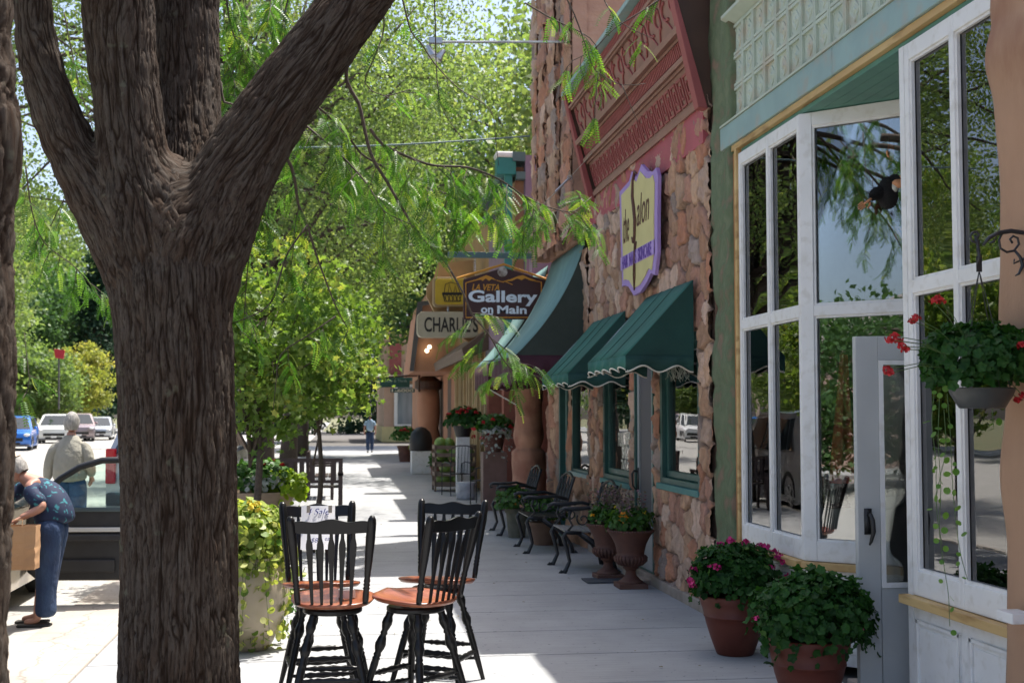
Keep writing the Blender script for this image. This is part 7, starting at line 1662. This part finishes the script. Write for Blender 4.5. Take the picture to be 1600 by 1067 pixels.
# ============================================================ vehicles
CG = glassmat('car_glass', (.35, .40, .40, 1), 1.6)
def car(name, x, y, z, rz, Lc, Wc, Hc, paint, kind, lab, grp=None, lamps=True):
    """nose towards local -y; kinds suv / sedan / pickup share a lofted shell"""
    r = empty(name, (x, y, z), rz, label=lab, cat='car', group=grp); h = Wc / 2; gl = .20; belt = Hc * .60
    hood = belt - .03; L2 = Lc / 2
    if kind == 'suv': top = [(-L2 + .95, hood), (-L2 + 1.65, Hc - .06), (-L2 + 2.3, Hc), (L2 - .7, Hc - .02), (L2 - .35, Hc - .12), (L2 - .05, belt)]
    else: top = [(-L2 + 1.05, hood), (-L2 + 1.95, Hc - .05), (-L2 + 2.5, Hc), (L2 - 1.6, Hc - .04), (L2 - .75, belt + .02), (L2 - .05, belt - .02)]
    low = [(-L2, .42), (-L2 - .02, .60), (-L2 + .04, hood - .16), (-L2 + .25, hood - .05)]
    prof = low + top + [(L2, belt - .15), (L2 + .02, .5), (L2 - .03, gl + .05), (L2 - .3, gl), (-L2 + .25, gl), (-L2 + .02, gl + .1)]
    wr = .33; ax = (-L2 + .88, L2 - .85)
    # cross sections through the width: tumblehome above the belt
    V = []; F = []; n = len(prof); secs = (-1, -.965, -.86, -.4, 0, .4, .86, .965, 1)
    for sx in secs:
        for (py, pz) in prof:
            a = abs(sx); wz = h * (1 - max(0, pz - belt) * .34) * (1 if pz < belt else 1); yy = py * (1 - .035 * max(0, a - .8) / .2 * (1 if abs(py) > L2 - .5 else 0)); zz = pz - (.03 if (a > .95 and pz > belt) else 0)
            V.append((sx * wz, yy, zz))
    m = len(secs)
    for j in range(m - 1):
        for i in range(n): F.append((j * n + i, j * n + (i + 1) % n, (j + 1) * n + (i + 1) % n, (j + 1) * n + i))
    F.append(tuple(range(n))[::-1]); F.append(tuple(range((m - 1) * n, m * n)))
    MB().add(V, F).build('body', paint, r, auto=32)
    # side glass
    t1_, t2_ = top[1], top[-2 if kind == 'suv' else -3]
    for s in (-1, 1):
        xi = lambda z_: s * (h * (1 - max(0, z_ - belt) * .34) + .004); zt_ = Hc - .14
        ya, yb = top[0][0] + .35, (L2 - .45 if kind == 'suv' else L2 - 1.15)
        ytop0, ytop1 = top[1][0] + .12, (L2 - .8 if kind == 'suv' else L2 - 1.75)
        cuts = [0, .42, .80, 1] if kind == 'suv' else [0, .5, 1]
        for c0_, c1_ in zip(cuts, cuts[1:]):
            g = .035; A_ = ya + (yb - ya) * c0_ + g; B_ = ya + (yb - ya) * c1_ - g; C_ = ytop0 + (ytop1 - ytop0) * c1_ - g; D_ = ytop0 + (ytop1 - ytop0) * c0_ + g
            z0_ = belt + .03; vs = [(xi(z0_), A_, z0_), (xi(z0_), B_, z0_), (xi(zt_), C_, zt_), (xi(zt_), D_, zt_)]; MB().add(vs + [(v[0] - s * .01, v[1], v[2]) for v in vs], [(0, 1, 2, 3), (7, 6, 5, 4), (0, 4, 5, 1), (1, 5, 6, 2), (2, 6, 7, 3), (3, 7, 4, 0)]).build('side_window', CGD, r)
        mm = MB(); mm.ball((s * (h + .10), top[0][0] + .55, belt + .08), .09, 10, 8, (1, .7, .8)); mm.build('mirror', paint, r, smooth=True)
        for a_ in ax:
            w2 = MB().lathe([(.001, 0), (wr * .62, 0), (wr * .66, .01), (wr, .02), (wr + .01, .05), (wr + .01, .18), (wr, .21), (.001, .21)], 28, Matrix.Translation((s * (h + .005), a_, wr)) @ Matrix.Rotation(-s * math.pi / 2, 4, 'Y'), cap=False).build('wheel', MT['rubber'], r, auto=40)
            rm = MB(); M = Matrix.Translation((s * (h + .012), a_, wr)) @ Matrix.Rotation(-s * math.pi / 2, 4, 'Y'); rm.lathe([(.001, -.005), (.06, -.005), (.07, .01), (wr * .62, .006), (wr * .64, .02)], 20, M, cap=False)
            for k_ in range(5): rm.prism([(.05, -.03), (wr * .6, -.045), (wr * .6, .045), (.05, .03)], 'z', -.012, .004, M @ Matrix.Rotation(k_ * 1.2566, 4, 'Z'))
            rm.build('rim', MT['steel'], w2)
            MB().tube([(s * (h + .006), a_ + (wr + .06) * math.cos(t), wr + (wr + .06) * math.sin(t)) for t in np.linspace(0, math.pi, 14)], .035, 6).build('wheel_arch', MT['black'], r)
    def slab(pts, nm, mat_, off):
        # sloping glass fore or aft between two profile points
        (ya, za), (yb, zb) = pts; d = Vector((0, yb - ya, zb - za)); nn = Vector((0, -d.z, d.y)).normalized() * off; a_ = .08; wa = h * (1 - max(0, za - belt) * .34) - .10; wb = h * (1 - max(0, zb - belt) * .34) - .13
        P0 = Vector((0, ya, za)) + d * .08 + nn; P1 = Vector((0, ya, za)) + d * .93 + nn; vs = [(-wa, P0.y, P0.z), (wa, P0.y, P0.z), (wb, P1.y, P1.z), (-wb, P1.y, P1.z)]
        MB().add(vs + [tuple(Vector(v) - nn * .9) for v in vs], [(0, 1, 2, 3), (7, 6, 5, 4), (0, 4, 5, 1), (1, 5, 6, 2), (2, 6, 7, 3), (3, 7, 4, 0)]).build(nm, mat_, r)
    slab((top[0], top[1]), 'windscreen', CGD, .012); slab((top[-1], top[-2]) if kind == 'suv' else (top[-2], top[-3]), 'rear_window', CGD, -.012)
    f = -L2 - .02
    g = MB(); g.box(-h * .62, h * .62, f - .015, f + .05, .46, .62); g.box(-h * .5, h * .5, f - .01, f + .05, .26, .40); [g.box(-h * .6, h * .6, f - .025, f - .016, .48 + k_ * .045, .495 + k_ * .045) for k_ in range(3)]; g.build('grille', MT['black'], r)
    bm_ = MB(); bm_.box(-h * .97, h * .97, f - .05, f + .12, .24, .30); bm_.build('front_bumper', MT['dkgrey'], r, bevel=.02)
    MB().box(-.16, .16, f - .035, f - .026, .36, .47).build('number_plate', MT['paper'], r)
    for s in (-1, 1):
        MB().ball((s * h * .80, -L2 + .06, hood - .22), .14, 14, 8, (1.1, .7, .55)).build('headlight', pm('headlamp_glass', v4(.75, .76, .78), rough=.1), r, smooth=True)
        tl = MB(); tl.box(s * h * .93 - .09, s * h * .93 + .065, L2 - .10, L2 + .03, belt - .42, belt + (.12 if kind == 'suv' else -.12)); tl.build('taillight', REDL, r, bevel=.02)
    rb = MB(); rb.box(-h * .98, h * .98, L2 - .1, L2 + .07, .32, .52); rb.build('rear_bumper', MT['dkgrey'], r, bevel=.03); MB().box(-.16, .16, L2 + .022, L2 + .035, .62, .75).build('number_plate', MT['paper'], r)
    return r
CGD = pm('tinted_car_glass', v4(.02, .03, .035), rough=.04, spec=.9); REDL = pm('red_lamp_glass', v4(.55, .01, .02), rough=.15)
def paint(n, c, metal=.3): 
    m = pm(n, c, rough=.25, metal=metal, spec=.6); m.node_tree.nodes['Principled BSDF'].inputs['Coat Weight'].default_value = .6; return m
PG = 'cars parked across the street'
def pcar(px, Y, *a, **k): car('parked_car', (px - 528) / 2000 * Y, Y, -.12, *a, **k)
pcar(50, 66, R(8), 4.6, 1.85, 1.68, paint('bright_blue_paint', v4(.02, .16, .60)), 'suv', 'bright blue small off-roader facing us across the street', PG)
pcar(110, 82, R(8), 4.8, 1.95, 1.78, paint('white_car_paint', v4(.72, .73, .74), 0), 'suv', 'white off-roader facing us, partly hidden by the grey haired man', PG)
pcar(143, 88, R(10), 4.8, 1.95, 1.85, paint('maroon_silver_paint', v4(.30, .24, .25)), 'suv', 'pinkish silver off-roader just right of the grey haired man', PG)
pcar(172, 92, R(6), 4.7, 1.85, 1.60, paint('silver_car_paint', v4(.50, .53, .56)), 'sedan', 'silver saloon car showing just left of the big trunk', PG)
pcar(-30, 60, R(8), 4.7, 1.85, 1.6, paint('dark_car_paint', v4(.03, .04, .06)), 'sedan', 'dark saloon car across the street outside the left picture edge', PG)
car('parked_car', -20.0, 13, -.12, R(90), 4.9, 1.95, 1.85, paint('white_silver_paint', v4(.6, .6, .6)), 'suv', 'silver off-roader across the street mirrored in the angled window', PG)
car('parked_car', -2.60, 22.9, -.12, R(180), 4.8, 1.9, 1.80, paint('silver_rear_paint', v4(.50, .51, .52)), 'suv', 'silver off-roader parked at the kerb, red tail lamps beside the big trunk', None)
# near car with its door open
NCX = -3.68
nc = car('parked_car', NCX, 11.75, -.12, R(180), 4.7, 1.80, 1.46, paint('champagne_paint', v4(.42, .37, .29)), 'sedan', 'champagne coloured car at the kerb behind the edge trunk, its passenger door wide open', None)
hx, hy = NCX + .90, 12.15
dl = MB(); yd0, yd1 = 0, .075; I = Matrix.Translation((hx, hy, -.12)) @ Matrix.Rotation(R(-4), 4, 'Z')
lower = [(.0, .30), (.10, .22), (.95, .22), (1.06, .27), (1.12, .42), (1.15, .75), (1.13, .88), (.0, .86)]
par = MB().prism(lower, 'y', 0, .10, I); door_ = par.build('open_door', paint('champagne_door', v4(.42, .37, .29)), nc, bevel=.02); door_.matrix_parent_inverse = nc.matrix_world.inverted() if False else (Matrix.Translation(nc.location) @ Matrix.Rotation(R(180), 4, 'Z')).inverted()
inner_ = [(a * .97 + .015, b * .97 + .018) for a, b in lower]
BT = pm('dark_door_trim', v4(.022, .022, .024), v4(.03, .03, .032), 9, .6)
MB().prism(inner_, 'y', -.035, -.001, I).build('door_trim', BT, door_, bevel=.015)
MB().box(.08, 1.10, -.050, -.0355, .845, .885, I).build('window_ledge', pm('slate_trim', v4(.07, .10, .11), rough=.5), door_, bevel=.012)
MB().box(.10, .93, -.060, -.036, .665, .705, I).build('trim_strip', pm('silver_strip', v4(.6, .6, .58), rough=.35), door_, bevel=.006)
MB().box(.2, .85, -.075, -.036, .58, .645, I).build('armrest', BT, door_, bevel=.015); MB().box(.12, .80, -.07, -.036, .30, .42, I).build('door_pocket', BT, door_, bevel=.02)
fr_ = [(.02, .86), (.13, 1.00), (.28, 1.14), (.45, 1.245), (.65, 1.305), (.85, 1.31), (1.0, 1.27), (1.08, 1.12), (1.13, .87)]
dfr = MB(); dfr.tube([I @ Vector((a, .02, b)) for a, b in fr_], [.022] + [.030] * 7 + [.026], 8); dfr.build('window_frame', MT['black'], door_, smooth=True)
MB().prism([(a * .985 + .01, b - .01) for a, b in fr_], 'y', .018, .022, I).build('pane', glassmat('door_glass', (.80, .90, .86, 1), 1.5), door_)
